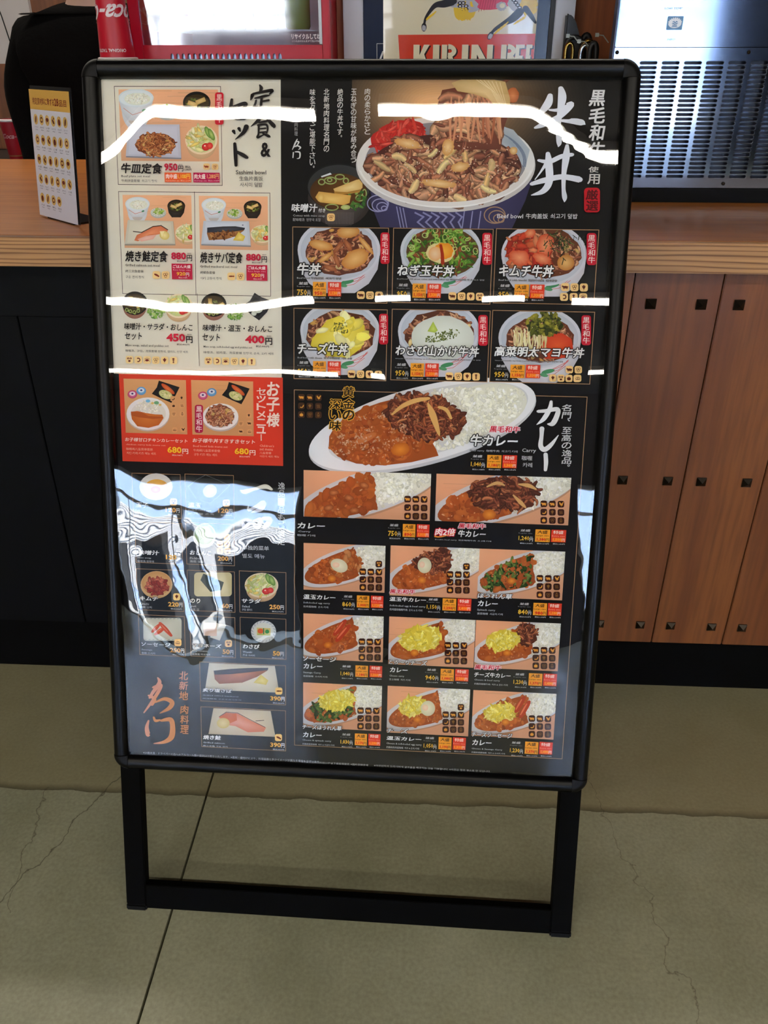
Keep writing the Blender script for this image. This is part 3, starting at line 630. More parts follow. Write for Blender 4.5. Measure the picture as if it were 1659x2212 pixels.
me.vertices.foreach_set('co', np.stack([c3[:, 0]-0.055, 0.5985-0.006*np.sqrt(np.maximum(0, 1-t*t*0.96))-0.00025-c3[:, 2]-0.8, c3[:, 1]-0.992], 1).reshape(-1)); me.update()
bm = bmesh.new(); bm.from_mesh(me); bmesh.ops.delete(bm, geom=[v for v in bm.verts if v.co.z < 0.03], context='VERTS'); bm.to_mesh(me); bm.free()
wi = Ink(lambda x, y: (x/1000.0, -y/1000.0)); wi.unit = 1.0; wi.frame(0, 0, 20, 40, (205, 208, 214), 0.0008); wi.poly([(4, 32), (12, 14), (16, 14), (8, 32)], (205, 208, 214))
o = wi.build('door_mark', ink_mat('mark_ink', 0.4), bc_); o.rotation_euler = (R(90), 0, 0); o.location = (-0.118-0.055, 0.5992-0.8, 1.277-0.992)

bw = wood('brown_upright_board', (170, 92, 44), (146, 74, 34), (120, 60, 28), 'Z', 0.8, 0.5, 0.5)
tag(obj('upright_board', bx(0.302, 0.411, 0.665, 0.68, 0.9925, 2.0), bw), 'brown upright wooden board in the gap between beer cooler and steel appliance', 'board')
tag(obj('upright_board', bx(-0.2065, -0.1915, 0.63, 0.65, 0.9925, 2.0), bw), 'narrow brown upright board between the red display case and the beer cooler', 'board')
# ------------------------------------------------------------ black steel cabinet with louvred front
ap = empty('steel_appliance', (0.75, 0.6, 0.992)); tag(ap, 'tall dark steel kitchen appliance with rows of louvre slots, right side', 'appliance')
steel = mat('dark_mirror_steel', (116, 122, 136), 0.08, 1.0); blk = mat('appliance_black', (4, 4, 5), 0.6, **{'Specular IOR Level': 0.15})
def app(name, a, m, parent=None, **kw):
    x0, x1, y0, y1, z0, z1 = a; return obj(name, bx(x0-0.75, x1-0.75, y0-0.6, y1-0.6, z0-0.992, z1-0.992), m, parent or ap, **kw)
AX0, AX1 = 0.347, 1.15
app('body', (AX0+0.066, AX1, 0.395, 0.95, 1.0195, 1.9), blk, bevel=0.003)
app('base', (AX0, AX1, 0.368, 0.62, 0.9925, 1.0195), blk, bevel=0.002)
app('upper_panel', (AX0, AX1, 0.368, 0.3905, 1.2695, 1.9), steel, bevel=0.0015)
app('edge_strip', (AX0-0.004, AX0-0.0003, 0.366, 0.395, 1.02, 1.9), mat('blue_black_edge', (40, 48, 90), 0.3))
# louvre panel: stadium holes with rolled lips
lx0, pitch, rows, z_top, z_bot = 0.3935, 0.04165, 26, 1.2475, 1.038
ncol = 18; rp2 = (z_top-z_bot)/rows; sw = 0.0325; sh = 0.0052
bm = bmesh.new(); Y0 = 0.370
def quad(x0, x1, z0, z1):
    vs = [bm.verts.new((x-0.75, Y0-0.6, z-0.992)) for x, z in ((x0, z0), (x1, z0), (x1, z1), (x0, z1))]; bm.faces.new(vs)
lip = bmesh.new()
for c in range(ncol):
    x0 = lx0+c*pitch
    if x0+pitch > AX1: break
    for r in range(rows):
        zc = z_top-(r+0.5)*rp2; cx_ = x0+pitch/2; n8 = 6; hole = []
        for k in range(n8+1): t = R(-90+180*k/n8); hole.append((cx_+sw/2-sh/2+sh/2*math.cos(t), zc+sh/2*math.sin(t)))
        for k in range(n8+1): t = R(90+180*k/n8); hole.append((cx_-sw/2+sh/2+sh/2*math.cos(t), zc+sh/2*math.sin(t)))
        H = [bm.verts.new((a-0.75, Y0-0.6, b-0.992)) for a, b in hole]
        Cn = [bm.verts.new((a-0.75, Y0-0.6, b-0.992)) for a, b in ((x0+pitch, zc-rp2/2), (x0+pitch, zc+rp2/2), (x0, zc+rp2/2), (x0, zc-rp2/2))]
        m1 = n8//2
        for k in range(0, m1): bm.faces.new((Cn[0], H[k+1], H[k]))
        bm.faces.new((Cn[0], Cn[1], H[m1]))
        for k in range(m1, n8): bm.faces.new((Cn[1], H[k+1], H[k]))
        bm.faces.new((Cn[1], Cn[2], H[n8+1], H[n8]))
        for k in range(n8+1, n8+1+m1): bm.faces.new((Cn[2], H[k+1], H[k]))
        bm.faces.new((Cn[2], Cn[3], H[n8+1+m1]))
        for k in range(n8+1+m1, 2*n8+1): bm.faces.new((Cn[3], H[k+1], H[k]))
        bm.faces.new((Cn[3], Cn[0], H[0], H[-1]))
        # lip around the hole, standing proud
        A = []; B = []; Cc = []
        for (a, b) in hole:
            dx, dz = a-cx_, b-zc; sgn = 1 if dx > 0 else -1; ex0 = cx_+sgn*(sw/2-sh/2); ux, uz = a-ex0, b-zc
            l = math.hypot(ux, uz) or 1; ux /= l; uz /= l
            A.append(lip.verts.new((a-0.75+ux*0.0009, Y0-0.6+0.0002, b-0.992+uz*0.0009))); B.append(lip.verts.new((a-0.75+ux*0.0003, Y0-0.6-0.0011, b-0.992+uz*0.0003))); Cc.append(lip.verts.new((a-0.75, Y0-0.6+0.003, b-0.992)))
        for i in range(len(A)):
            j = (i+1) % len(A); lip.faces.new((A[i], A[j], B[j], B[i])); lip.faces.new((B[i], B[j], Cc[j], Cc[i]))
xe = lx0+c*pitch if x0+pitch > AX1 else lx0+ncol*pitch
quad(AX0, lx0, 1.0205, 1.2685); quad(xe, AX1, 1.0205, 1.2685); quad(lx0, xe, 1.0205, z_bot); quad(lx0, xe, z_top, 1.2685)
bmesh.ops.remove_doubles(bm, verts=bm.verts[:], dist=1e-6); bmesh.ops.recalc_face_normals(bm, faces=bm.faces[:])
lp = obj('louvre_panel', bm, steel, ap)
for p in lp.data.polygons:
    if p.normal.y > 0: p.flip()
sl = obj('slot_lips', lip, mat('lip_steel', (215, 222, 230), 0.18, 1.0), lp, smooth=60); sl['kind'] = 'stuff'
app('condenser', (AX0+0.01, AX1-0.01, 0.384, 0.3945, 1.03, 1.262), mat('condenser_dark', (12, 10, 26), 0.35, 0.3))
for x, z in ((0.3525, 1.261), (0.598, 1.261), (0.597, 1.029), (0.86, 1.029), (0.86, 1.261)):
    bm = lathe(bmesh.new(), [(0.0035, 0.0), (0.0034, 0.0012), (0.0022, 0.0024), (0.0, 0.0028)], 14, cap=False); bmesh.ops.rotate(bm, verts=bm.verts[:], cent=(0, 0, 0), matrix=Matrix.Rotation(R(90), 3, 'X'))
    o = obj('screw', bm, M['stud'], ap, smooth=50); o.location = (x-0.75, 0.369-0.6, z-0.992)
# small sticker with white emblem and faint print on the upper panel
si = Ink(lambda x, y: (x/1000.0, -y/1000.0)); si.unit = 1.0
si.rrect(0, 0, 29, 22, 1.5, (84, 132, 176)); si.ell(14.5, 12, 12, 7, (236, 242, 246)); 
for k in range(9): t = R(200+k*17.5); si.ell(14.5+11*math.cos(t), 12+8*math.sin(t), 2.2, 1.4, (236, 242, 246), rot=200+k*17.5)
si.text(9, 7.5, 20, 17, '釜', (84, 132, 176), off=0.02); si.text(5, 36, 20, 39, 'ENERGY', (190, 196, 204)); si.text(-8, -14, 24, -11, 'LOW TEMP', (205, 212, 220))
si.P = [p for p in si.P]; o = si.build('sticker', ink_mat('sticker_ink', 0.25), ap); o.rotation_euler = (R(90), 0, 0); o.location = (0.4375-0.75, 0.3672-0.6, 1.3195-0.992)

# ------------------------------------------------------------ hoses, pipe bends and cable ties between cooler and appliance
brass = mat('brass_pipe', (150, 120, 60), 0.25, 1.0); stl = mat('steel_pipe', (170, 172, 172), 0.25, 1.0); rub = mat('black_rubber', (12, 12, 14), 0.45); tie = mat('pale_cable_tie', (176, 184, 178), 0.5)
YH = 0.62
def P3(px, py, y=YH): return (0.386+(px-1335)*0.00116+(y-0.6)*0.0, y, 1.357-py*0.00086)
def bend(name, pts, r, m, label, cat): return tag(obj(name, tube(bmesh.new(), pts, r, 12), m, smooth=60), label, cat)
def arch(px, w, py, y, drop=0.33): 
    a = [P3(px-w/2, py+80, y)]+[P3(px-w/2*math.cos(math.pi*k/10), py+18-18*math.sin(math.pi*k/10), y) for k in range(11)]+[P3(px+w/2, py+80, y)]
    a[0] = (a[0][0], y, 0.993); a[-1] = (a[-1][0], y, 0.993); return a
bend('pipe_bend', arch(1249, 13, 93, 0.538), 0.0042, brass, 'brass pipe bend standing left of the steel one beside the cooler', 'pipe')
bend('pipe_bend', arch(1275, 14, 98, 0.525), 0.0048, stl, 'silver steel pipe bend standing in front, between two brass ones', 'pipe')
bend('pipe_bend', arch(1284, 22, 88, 0.551), 0.0042, brass, 'dull brass pipe bend standing behind the steel one', 'pipe')
bend('hose', arch(1260, 30, 80, 0.5635), 0.005, rub, 'black rubber hose looped over the left brass pipe', 'hose')
bend('hose', arch(1290, 12, 76, 0.63), 0.007, rub, 'thick black rubber hose looped behind the steel pipe', 'hose')
bend('hose', arch(1286, 11, 94, 0.50), 0.006, rub, 'black rubber hose looped close to the steel appliance', 'hose')
# tall black cover behind
bm = bmesh.new(); prof = [(1243, 30), (1249, 31), (1258, 40), (1265, 58), (1271, 80), (1276, 110), (1280, 330), (1243, 330)]
f = bm.faces.new([bm.verts.new(P3(a, b, 0.574)) for a, b in prof][::-1]); e = bmesh.ops.extrude_face_region(bm, geom=[f]); bmesh.ops.translate(bm, verts=[v for v in e['geom'] if isinstance(v, bmesh.types.BMVert)], vec=(0, 0.02, 0)); bmesh.ops.recalc_face_normals(bm, faces=bm.faces[:])
zmin = min(v.co.z for v in bm.verts)
for v in bm.verts:
    if v.co.z < 1.1: v.co.z = 0.9925
tag(obj('tap_cover', bm, rub, bevel=0.004), 'tall black rounded cover standing between the cooler and the steel appliance', 'cover')
for i, (a, b, lab) in enumerate(((1241, 78, 'pale cable tie around the left black hose'), (1262, 89, 'pale cable tie with square head between the pipes'), (1293, 76, 'pale cable tie on the thick hose loop'))):
    t = bmesh.new(); p = P3(a, b, 0.512+i*0.004); box(t, p[0]-0.0035, p[0]+0.0035, p[1]-0.002, p[1]+0.003, p[2]-0.0035, p[2]+0.0035); q = P3(a+22, b+16, 0.517+i*0.004)
    tube(t, [p, ((p[0]+q[0])/2, p[1]+0.002, p[2]-0.001), q], 0.0011, 6); tag(obj('cable_tie', t, tie), lab, 'cable tie')

# ------------------------------------------------------------ person behind the counter
skin = mat('skin', (196, 160, 140), 0.5); skin.node_tree.nodes['Principled BSDF'].inputs['Subsurface Weight'].default_value = 0.05
shirt = mat('black_shirt', (3, 3, 4), 0.9, **{'Specular IOR Level': 0.1}); bump(shirt, 30, 0.4, 0.004); hair = mat('hair_black', (22, 18, 16), 0.5); trs = mat('dark_trousers', (22, 22, 26), 0.8)
PX, PY = -0.975, 1.27
pe = empty('person', (PX, PY, 0)); tag(pe, 'person in a black crew-neck shirt standing behind the counter, head out of view', 'person')
def skinmesh(name, joints, edges, m, root=0, sub=2):
    me = bpy.data.meshes.new(name); me.from_pydata([j[:3] for j in joints], edges, []); o = bpy.data.objects.new(name, me); COL.objects.link(o); o.parent = pe
    sk = o.modifiers.new('skin', 'SKIN'); sk.use_smooth_shade = True
    for i, j in enumerate(joints):
        r = j[3]; me.skin_vertices[0].data[i].radius = r if isinstance(r, tuple) else (r, r)
        me.skin_vertices[0].data[i].use_root = (i == root)
    s = o.modifiers.new('sub', 'SUBSURF'); s.levels = sub; s.render_levels = sub; me.materials.append(m); return o
# facing -y (towards the counter)
body_j = [(0, 0.0, 0.86, (0.155, 0.115)), (0, 0.0, 1.0, (0.14, 0.10)), (0, 0.0, 1.14, (0.14, 0.10)), (0, 0.0, 1.26, (0.145, 0.095)), (0, 0.01, 1.35, (0.085, 0.065)), (0, 0.0, 1.43, (0.055, 0.058)), (0, -0.01, 1.50, (0.052, 0.055)),
          (-0.165, 0.01, 1.285, 0.05), (0.165, 0.01, 1.285, 0.05), (-0.222, 0.0, 1.18, 0.046), (0.222, 0.0, 1.18, 0.046), (-0.212, -0.02, 1.04, 0.04), (0.212, -0.02, 1.04, 0.04),
          (-0.18, -0.12, 0.88, 0.032), (0.18, -0.12, 0.88, 0.032), (-0.16, -0.155, 0.81, 0.026), (0.16, -0.155, 0.81, 0.026),
          (-0.09, 0, 0.78, 0.085), (0.09, 0, 0.78, 0.085), (-0.1, -0.01, 0.46, 0.058), (0.1, -0.01, 0.46, 0.058), (-0.1, 0.0, 0.09, 0.04), (0.1, 0.0, 0.09, 0.04), (-0.1, -0.13, 0.035, 0.033), (0.1, -0.13, 0.035, 0.033)]
edges = [(0, 1), (1, 2), (2, 3), (3, 4), (4, 5), (5, 6), (3, 7), (3, 8), (7, 9), (8, 10), (9, 11), (10, 12), (11, 13), (12, 14), (13, 15), (14, 16), (0, 17), (0, 18), (17, 19), (18, 20), (19, 21), (20, 22), (21, 23), (22, 24)]
skinmesh('body', body_j, edges, skin, 0)
sj = [(0, 0.0, 0.84, (0.19, 0.14)), (0, 0.0, 1.0, (0.19, 0.135)), (0, 0.0, 1.14, (0.215, 0.14)), (0, 0.0, 1.26, (0.225, 0.135)), (0, 0.004, 1.345, (0.15, 0.10)),
      (-0.19, 0.01, 1.285, 0.088), (0.19, 0.01, 1.285, 0.088), (-0.232, 0.0, 1.18, 0.078), (0.232, 0.0, 1.18, 0.078), (-0.215, -0.02, 1.03, 0.066), (0.215, -0.02, 1.03, 0.066), (-0.185, -0.105, 0.9, 0.047), (0.185, -0.105, 0.9, 0.047), (0, 0.0, 1.383, (0.082, 0.076))]
skinmesh('shirt', sj, [(0, 1), (1, 2), (2, 3), (3, 4), (3, 5), (3, 6), (5, 7), (6, 8), (7, 9), (8, 10), (9, 11), (10, 12), (4, 13)], shirt, 0)
tj = [(0, 0, 0.86, (0.165, 0.125)), (-0.09, 0, 0.76, 0.1), (0.09, 0, 0.76, 0.1), (-0.1, -0.01, 0.46, 0.078), (0.1, -0.01, 0.46, 0.078), (-0.1, 0, 0.1, 0.062), (0.1, 0, 0.1, 0.062)]
skinmesh('trousers', tj, [(0, 1), (0, 2), (1, 3), (2, 4), (3, 5), (4, 6)], trs, 0)
# head with face
bm = bmesh.new(); bmesh.ops.create_icosphere(bm, subdivisions=4, radius=1.0)
for v in bm.verts:
    x, y, z = v.co; w_ = 0.074*(1-0.22*max(0, -z)); v.co = (x*w_, y*0.094*(1-0.12*max(0, -z)), z*0.112)
    if y < -0.3:
        nose = math.exp(-(x*x)/0.02-((z+0.12)**2)/0.05); v.co.y -= 0.02*nose
        for sx in (-0.36, 0.36): v.co.y += 0.010*math.exp(-((x-sx)**2)/0.02-((z-0.08)**2)/0.015)
        v.co.y -= 0.006*math.exp(-(x*x)/0.06-((z+0.5)**2)/0.006)
hd_ = obj('head', bm, skin, pe, smooth=180); hd_.location = (0, -0.015, 1.585)
for sx in (-1, 1):
    bm = bmesh.new(); bmesh.ops.create_uvsphere(bm, u_segments=16, v_segments=10, radius=0.011); o = obj('eye', bm, cupwhite, hd_, smooth=180); o.location = (sx*0.028, -0.076, 0.008)
    bm = bmesh.new(); bmesh.ops.create_uvsphere(bm, u_segments=12, v_segments=8, radius=1.0)
    for v in bm.verts: v.co = (v.co.x*0.008, v.co.y*0.016, v.co.z*0.03)
    o = obj('ear', bm, skin, hd_, smooth=180); o.location = (sx*0.074, 0.008, 0.0)
bm = bmesh.new(); bmesh.ops.create_uvsphere(bm, u_segments=16, v_segments=8, radius=1.0)
for v in bm.verts: v.co = (v.co.x*0.024, v.co.y*0.008, v.co.z*0.0065)
o = obj('mouth', bm, mat('lips', (160, 96, 90), 0.5), hd_, smooth=180); o.location = (0, -0.083, -0.055)
bm = bmesh.new(); bmesh.ops.create_icosphere(bm, subdivisions=4, radius=1.0)
for v in bm.verts: v.co = (v.co.x*0.083, v.co.y*0.104+0.006, v.co.z*0.122+0.006)
bmesh.ops.delete(bm, geom=[v for v in bm.verts if (v.co.y < -0.045 and v.co.z < 0.062) or v.co.z < -0.055], context='VERTS')
obj('hair', bm, hair, hd_, smooth=180)
# hands: palm and five fingers, resting behind the counter
for sx in (-1, 1):
    hx, hy, hz = sx*0.155, -0.165, 0.79
    js = [(hx, hy+0.01, hz+0.02, 0.024), (hx, hy-0.01, hz-0.035, (0.034, 0.016)), (hx, hy-0.015, hz-0.07, (0.036, 0.013))]; es = [(0, 1), (1, 2)]
    for k, (dx, ln) in enumerate(((-0.028, 0.062), (-0.010, 0.072), (0.008, 0.068), (0.026, 0.055))):
        b = len(js); js += [(hx+dx, hy-0.015, hz-0.085, 0.0095), (hx+dx*1.05, hy-0.022, hz-0.085-ln*0.5, 0.0085), (hx+dx*1.05, hy-0.016, hz-0.085-ln, 0.0075)]; es += [(2, b), (b, b+1), (b+1, b+2)]
    b = len(js); js += [(hx-sx*0.038, hy-0.02, hz-0.04, 0.0105), (hx-sx*0.05, hy-0.03, hz-0.072, 0.009)]; es += [(1, b), (b, b+1)]
    skinmesh('hand', js, es, skin, 0)
# ------------------------------------------------------------ the poster stand
SO = Vector((-0.4795, -0.5845, 0.0)); SEX = Vector((0.99981, -0.0195, 0)); SA, SL = -0.0195, 0.3161
SEV = Vector((0.00606, 0.31075, 0.95046)).normalized(); SEX = Vector((math.cos(SA), math.sin(SA), 0)); SN = SEX.cross(SEV)   # SN faces the viewer? fixed below
if SN.y > 0: SN = -SN
sg = bpy.data.objects.new('menu_stand', None); COL.objects.link(sg); sg.empty_display_size = 0.05
sg.location = SO; sg.rotation_euler = (0, 0, SA)
tag(sg, 'black metal A-frame poster stand holding a large Japanese rice bowl and curry menu', 'sign')
# board space: x across, y up the board, z out of the face; board space -> stand space is a tilt about x
TILT = Matrix.Rotation(math.pi/2-SL, 4, 'X')
def sp(name, bm, m, **kw):
    o = obj(name, bm, m, sg, **kw); o.matrix_local = TILT; return o
WL, MM, V1, V2, FW = 0.7417, 0.0069, 0.2653, 1.3203, 0.0238
U0, U1 = -MM, WL+MM
# frame profile section (across from outer edge to inner edge, height out of the face)
sec = [(0.0, -0.012), (-0.0005, 0.0), (0.0012, 0.0065), (0.005, 0.0105), (0.0105, 0.0122), (0.0165, 0.0108), (0.0212, 0.0072), (0.0238, 0.0030), (0.0238, -0.012)]
def profile(axis, a, b, e, sg_):
    bm = bmesh.new(); A = []; B = []
    for d, z in sec:
        o_ = e+sg_*d
        if axis == 'u': A.append(bm.verts.new((a, o_, z))); B.append(bm.verts.new((b, o_, z)))
        else: A.append(bm.verts.new((o_, a, z))); B.append(bm.verts.new((o_, b, z)))
    n = len(sec)
    for i in range(n): bm.faces.new((A[i], A[(i+1) % n], B[(i+1) % n], B[i]))
    bm.faces.new(A[::-1]); bm.faces.new(B); bmesh.ops.recalc_face_normals(bm, faces=bm.faces[:]); return bm
CR = 0.0245
sp('frame_rail', profile('u', U0+CR, U1-CR, V2, -1), M['black'], smooth=35); sp('frame_rail', profile('u', U0+CR, U1-CR, V1, 1), M['black'], smooth=35)
sp('frame_rail', profile('v', V1+CR, V2-CR, U0, 1), M['black'], smooth=35); sp('frame_rail', profile('v', V1+CR, V2-CR, U1, -1), M['black'], smooth=35)
def corner(u, v, su, sv):
    # rounded plastic corner: the same section swept through a quarter turn with a tight inner corner
    bm = bmesh.new(); cu, cv = u+su*CR, v+sv*CR; rings = []
    for k in range(9):
        t = R(90*k/8); du, dv = -su*math.cos(t), -sv*math.sin(t); ring = []
        for d, z in [(0.0, -0.0125), (-0.0006, 0.0), (0.001, 0.0075), (0.005, 0.0118), (0.0105, 0.0132), (0.017, 0.0120), (0.0225, 0.0100), (0.0244, 0.0098), (0.0244, -0.0125)]:
            rr = CR-d; ring.append(bm.verts.new((cu+du*rr, cv+dv*rr, z)))
        rings.append(ring)
    n = len(rings[0])
    for A, B in zip(rings, rings[1:]):
        for i in range(n): bm.faces.new((A[i], A[(i+1) % n], B[(i+1) % n], B[i]))
    bm.faces.new(rings[0]); bm.faces.new(rings[-1][::-1]); bmesh.ops.recalc_face_normals(bm, faces=bm.faces[:])
    sp('corner_cap', bm, M['plastic'], smooth=45)
corner(U0, V2, 1, -1); corner(U1, V2, -1, -1); corner(U0, V1, 1, 1); corner(U1, V1, -1, 1)
sp('back_board', bx(U0+0.006, U1-0.006, V1+0.006, V2-0.006, -0.0115, -0.0046), M['black_leg'])
# legs: flat tubes from foot to frame, with plastic end caps; cross bar near the floor
LW = 0.0335
for x0 in (0.0, WL-LW):
    lg = sp('leg', bx(x0, x0+LW, 0.012, V1+0.004, -0.021, -0.0005), M['black_leg'], bevel=0.0015)
    bm = bx(x0-0.0006, x0+LW+0.0006, 0.0, 0.012, -0.0215, 0.0002)
    for v in bm.verts:
        if v.co.y < 0.001 and v.co.z > -0.005: v.co.y += 0.000
    o = obj('foot_cap', bm, M['plastic'], lg, bevel=0.0025)
sp('cross_bar', bx(LW+0.0002, WL-LW-0.0002, 0.0055, 0.050, -0.018, -0.002), M['black_leg'], bevel=0.001)
# rear prop frame, hinged at the top, hidden behind the board
def prop(name, a, b, w2):
    A = Vector(a); B = Vector(b); d = (B-A).normalized(); bm = bmesh.new(); x = Vector((1, 0, 0)); y = d.cross(x).normalized(); vs = []
    for P_ in (A, B):
        for i, j in ((-1, -1), (1, -1), (1, 1), (-1, 1)): vs.append(bm.verts.new(P_+x*w2*i+y*0.009*j))
    for f in ((0, 1, 2, 3), (7, 6, 5, 4), (0, 4, 5, 1), (1, 5, 6, 2), (2, 6, 7, 3), (3, 7, 4, 0)): bm.faces.new([vs[i] for i in f])
    bmesh.ops.recalc_face_normals(bm, faces=bm.faces[:]); return obj(name, bm, M['black_leg'], sg, bevel=0.001)
for x in (0.03, WL-0.03): prop('rear_leg', (x, 0.455, 0.006), (x, 0.428, 1.20), 0.014)
prop('hinge_bar', (0.05, 0.437, 1.19), (WL-0.05, 0.437, 1.19), 0.001) if False else None
obj('hinge_bar', bx(0.015, WL-0.015, 0.416, 0.441, 1.196, 1.212), M['black_leg'], sg)
obj('rear_bar', bx(0.046, WL-0.046, 0.447, 0.463, 0.06, 0.085), M['black_leg'], sg)

# ---- mapping from the photograph's pixel frame to the sheet (flat print measured on the photograph)
_ray0 = SO-CAM
def sheet(x, y):
    d = fw+rt*((x-829.5)/FPX)-up*((y-1106.0)/FPX); t = _ray0.dot(SN)/d.dot(SN); p = CAM+d*t-SO; return (p.dot(SEX), p.dot(SEV))
K = Ink(sheet, 0.0, 4e-6); K.unit = 0.00063
PU0, PU1, PV0, PV1 = U0+FW-0.004, U1-FW+0.004, V1+FW-0.004, V2-FW+0.004
ZB = -0.0045
sp('poster_sheet', bx(PU0, PU1, PV0, PV1, ZB, ZB+0.0003), mat('poster_edge', (30, 28, 28), 0.6))

# ---- clear cover sheet, gently buckled, creased near the corners
cov = bpy.data.materials.new('clear_cover'); cov.use_nodes = True; nt = cov.node_tree; nt.nodes.remove(nt.nodes['Principled BSDF'])
a_ = nt.nodes.new('ShaderNodeBsdfTransparent'); a_.inputs[0].default_value = (0.97, 0.97, 0.97, 1); b_ = nt.nodes.new('ShaderNodeBsdfGlossy'); b_.inputs['Roughness'].default_value = 0.012; b_.inputs['Color'].default_value = (1, 1, 1, 1)
fr_ = nt.nodes.new('ShaderNodeFresnel'); fr_.inputs['IOR'].default_value = 1.5; mm_ = nt.nodes.new('ShaderNodeMath'); mm_.operation = 'MULTIPLY'; mm_.inputs[1].default_value = 1.9
c_ = nt.nodes.new('ShaderNodeMixShader'); nt.links.new(fr_.outputs[0], mm_.inputs[0]); nt.links.new(mm_.outputs[0], c_.inputs[0]); nt.links.new(a_.outputs[0], c_.inputs[1]); nt.links.new(b_.outputs[0], c_.inputs[2]); nt.links.new(c_.outputs[0], nt.nodes['Material Output'].inputs[0])
NX, NY = 260, 400
us = np.linspace(PU0+0.0005, PU1-0.0005, NX); vs_ = np.linspace(PV0+0.0005, PV1-0.0005, NY); UU, VV = np.meshgrid(us, vs_)
def sm(x, a, b): t = np.clip((x-a)/(b-a), 0, 1); return t*t*(3-2*t)
Hh = np.zeros_like(UU)
def vh(slope_v, v0, v1):   # integrates a slope that is non-zero between v0 and v1 (height falls back to zero above)
    return slope_v
# slope of the sheet along v near the side edges by the top strip reflection
def edge(w_, side): return (1-sm(UU, PU0+0.02, PU0+w_)) if side < 0 else sm(UU, PU1-w_, PU1-0.02)
def hump(vc, hw, a): t = np.clip((VV-vc)/hw, -1, 1); return a*(1+np.cos(np.pi*t))/2
SLP = -np.where(vs_ > 1.07, sm(vs_, 1.07, 1.175), 0.0)*(1.0-0.25*sm(vs_, 1.24, 1.30)); IH = np.cumsum(SLP)*(vs_[1]-vs_[0]); IH = (IH-IH[-1])[:, None]
Hh += IH*0.0290*(1-sm(UU, 0.024, 0.100))+IH*0.0315*sm(UU, 0.600, 0.705)
Hh *= sm(VV, 0.2, 1.0)
Hh += hump(0.93, 0.10, 0.0003)*np.sin((UU-PU0)*9); Hh += edge(0.3, -1)*hump(0.84, 0.2, 0.0006)
# slow buckles
Hh += 0.00012*np.sin(UU*17+VV*5)*np.sin(VV*9+1)+0.00004*np.sin(UU*41-VV*17+2)
low = 1-sm(VV, 0.55, 0.78); lft = 1-sm(UU, 0.05, 0.30)
Hh += low*lft*0.0011*np.sin(UU*38+VV*12)*np.sin(VV*13+0.6)+low*0.00030*np.sin(UU*55+VV*8)
# creases: fans of fine parallel wrinkles
def noise2(sx, sy, seed, rot=0.0):
    r_ = np.random.RandomState(seed); X = UU*math.cos(rot)+VV*math.sin(rot); Y = -UU*math.sin(rot)+VV*math.cos(rot); o_ = np.zeros_like(UU)
    for k in range(14):
        fx, fy, ph = r_.normal(0, sx), r_.normal(0, sy), r_.uniform(0, 6.28); o_ += np.sin(X*fx+Y*fy+ph)
    return o_/math.sqrt(14)
def blob(u, v, ru, rv, rot=0):
    X = (UU-u)*math.cos(rot)+(VV-v)*math.sin(rot); Y = -(UU-u)*math.sin(rot)+(VV-v)*math.cos(rot); return np.exp(-(X/ru)**2-(Y/rv)**2)
dist = np.sqrt((UU-0.70)**2+((VV-1.235)*1.0)**2); Hh += 0.00005*np.sin(dist*560+3*noise2(10, 10, 3))*np.exp(-((dist-0.10)/0.05)**2)*sm(-UU, -0.70, -0.62)*sm(-VV, -1.24, -1.19)
Hh += 0.00003*noise2(160, 420, 7, -0.2)*blob(0.69, 1.14, 0.05, 0.02)
Hh += 0.00005*noise2(60, 330, 11, 0.15)*blob(0.45, 1.20, 0.16, 0.03); Hh += 0.00005*noise2(70, 400, 12, 0.3)*blob(0.30, 1.19, 0.05, 0.03)
Hh += 0.00005*noise2(80, 380, 13, 0.5)*blob(0.10, 1.15, 0.12, 0.04)
Hh += 0.00006*noise2(140, 120, 14, 0.4)*low*0.5
Hh -= Hh.min(); Zc = 0.0005+Hh*1.0
co3 = np.stack([UU, VV, Zc], 2).reshape(-1, 3); idx = np.arange(NX*NY).reshape(NY, NX)
fa = np.stack([idx[:-1, :-1], idx[:-1, 1:], idx[1:, 1:], idx[1:, :-1]], 2).reshape(-1, 4)
me = bpy.data.meshes.new('clear_cover'); me.from_pydata(co3.tolist(), [], fa.tolist()); me.materials.append(cov)
for p in me.polygons: p.use_smooth = True
co_ = bpy.data.objects.new('clear_cover', me); COL.objects.link(co_); co_.parent = sg; co_.matrix_local = TILT
# ------------------------------------------------------------ poster artwork (flat print), measured on the sheet
SHEET = (PU0+0.0003, PV0+0.0003, PU1-0.0003, PV1-0.0003)
K.clip = SHEET
LZ = [0.0]
def clip(x0, y0, x1, y1):
    K.z = max(LZ[0], 0)
    K.clipr(x0, y0, x1, y1); c = K.clip; K.clip = (max(c[0], SHEET[0]), max(c[1], SHEET[1]), min(c[2], SHEET[2]), min(c[3], SHEET[3]))
def noclip(): K.clip = SHEET
def V(x, y, k=1.0): K.view(x, y, k)
rd = random.Random(11)
PAPER = (232, 226, 208); INK_ = (12, 10, 12); CR_ = (196, 22, 62); WHT = (244, 243, 240); YEL = (246, 196, 60); GOLD = (206, 160, 104); REDB = (222, 62, 34); ORB = (240, 168, 44)
Z0 = K.z
def layer(i): K.z = Z0+i*0.00014; LZ[0] = K.z   # backgrounds, pictures, words each start at their own height
def mixc(a, b, t): return tuple(a[i]+(b[i]-a[i])*t for i in range(3))
def sc_(c, k): return tuple(min(255, v*k) for v in c)
def inell(cx, cy, rx, ry, rot=0):
    r = R(rot); cr, sr = math.cos(r), math.sin(r)
    def f(x, y):
        a = (x-cx)*cr+(y-cy)*sr; b = -(x-cx)*sr+(y-cy)*cr; return (a/rx)**2+(b/ry)**2 < 1
    return f
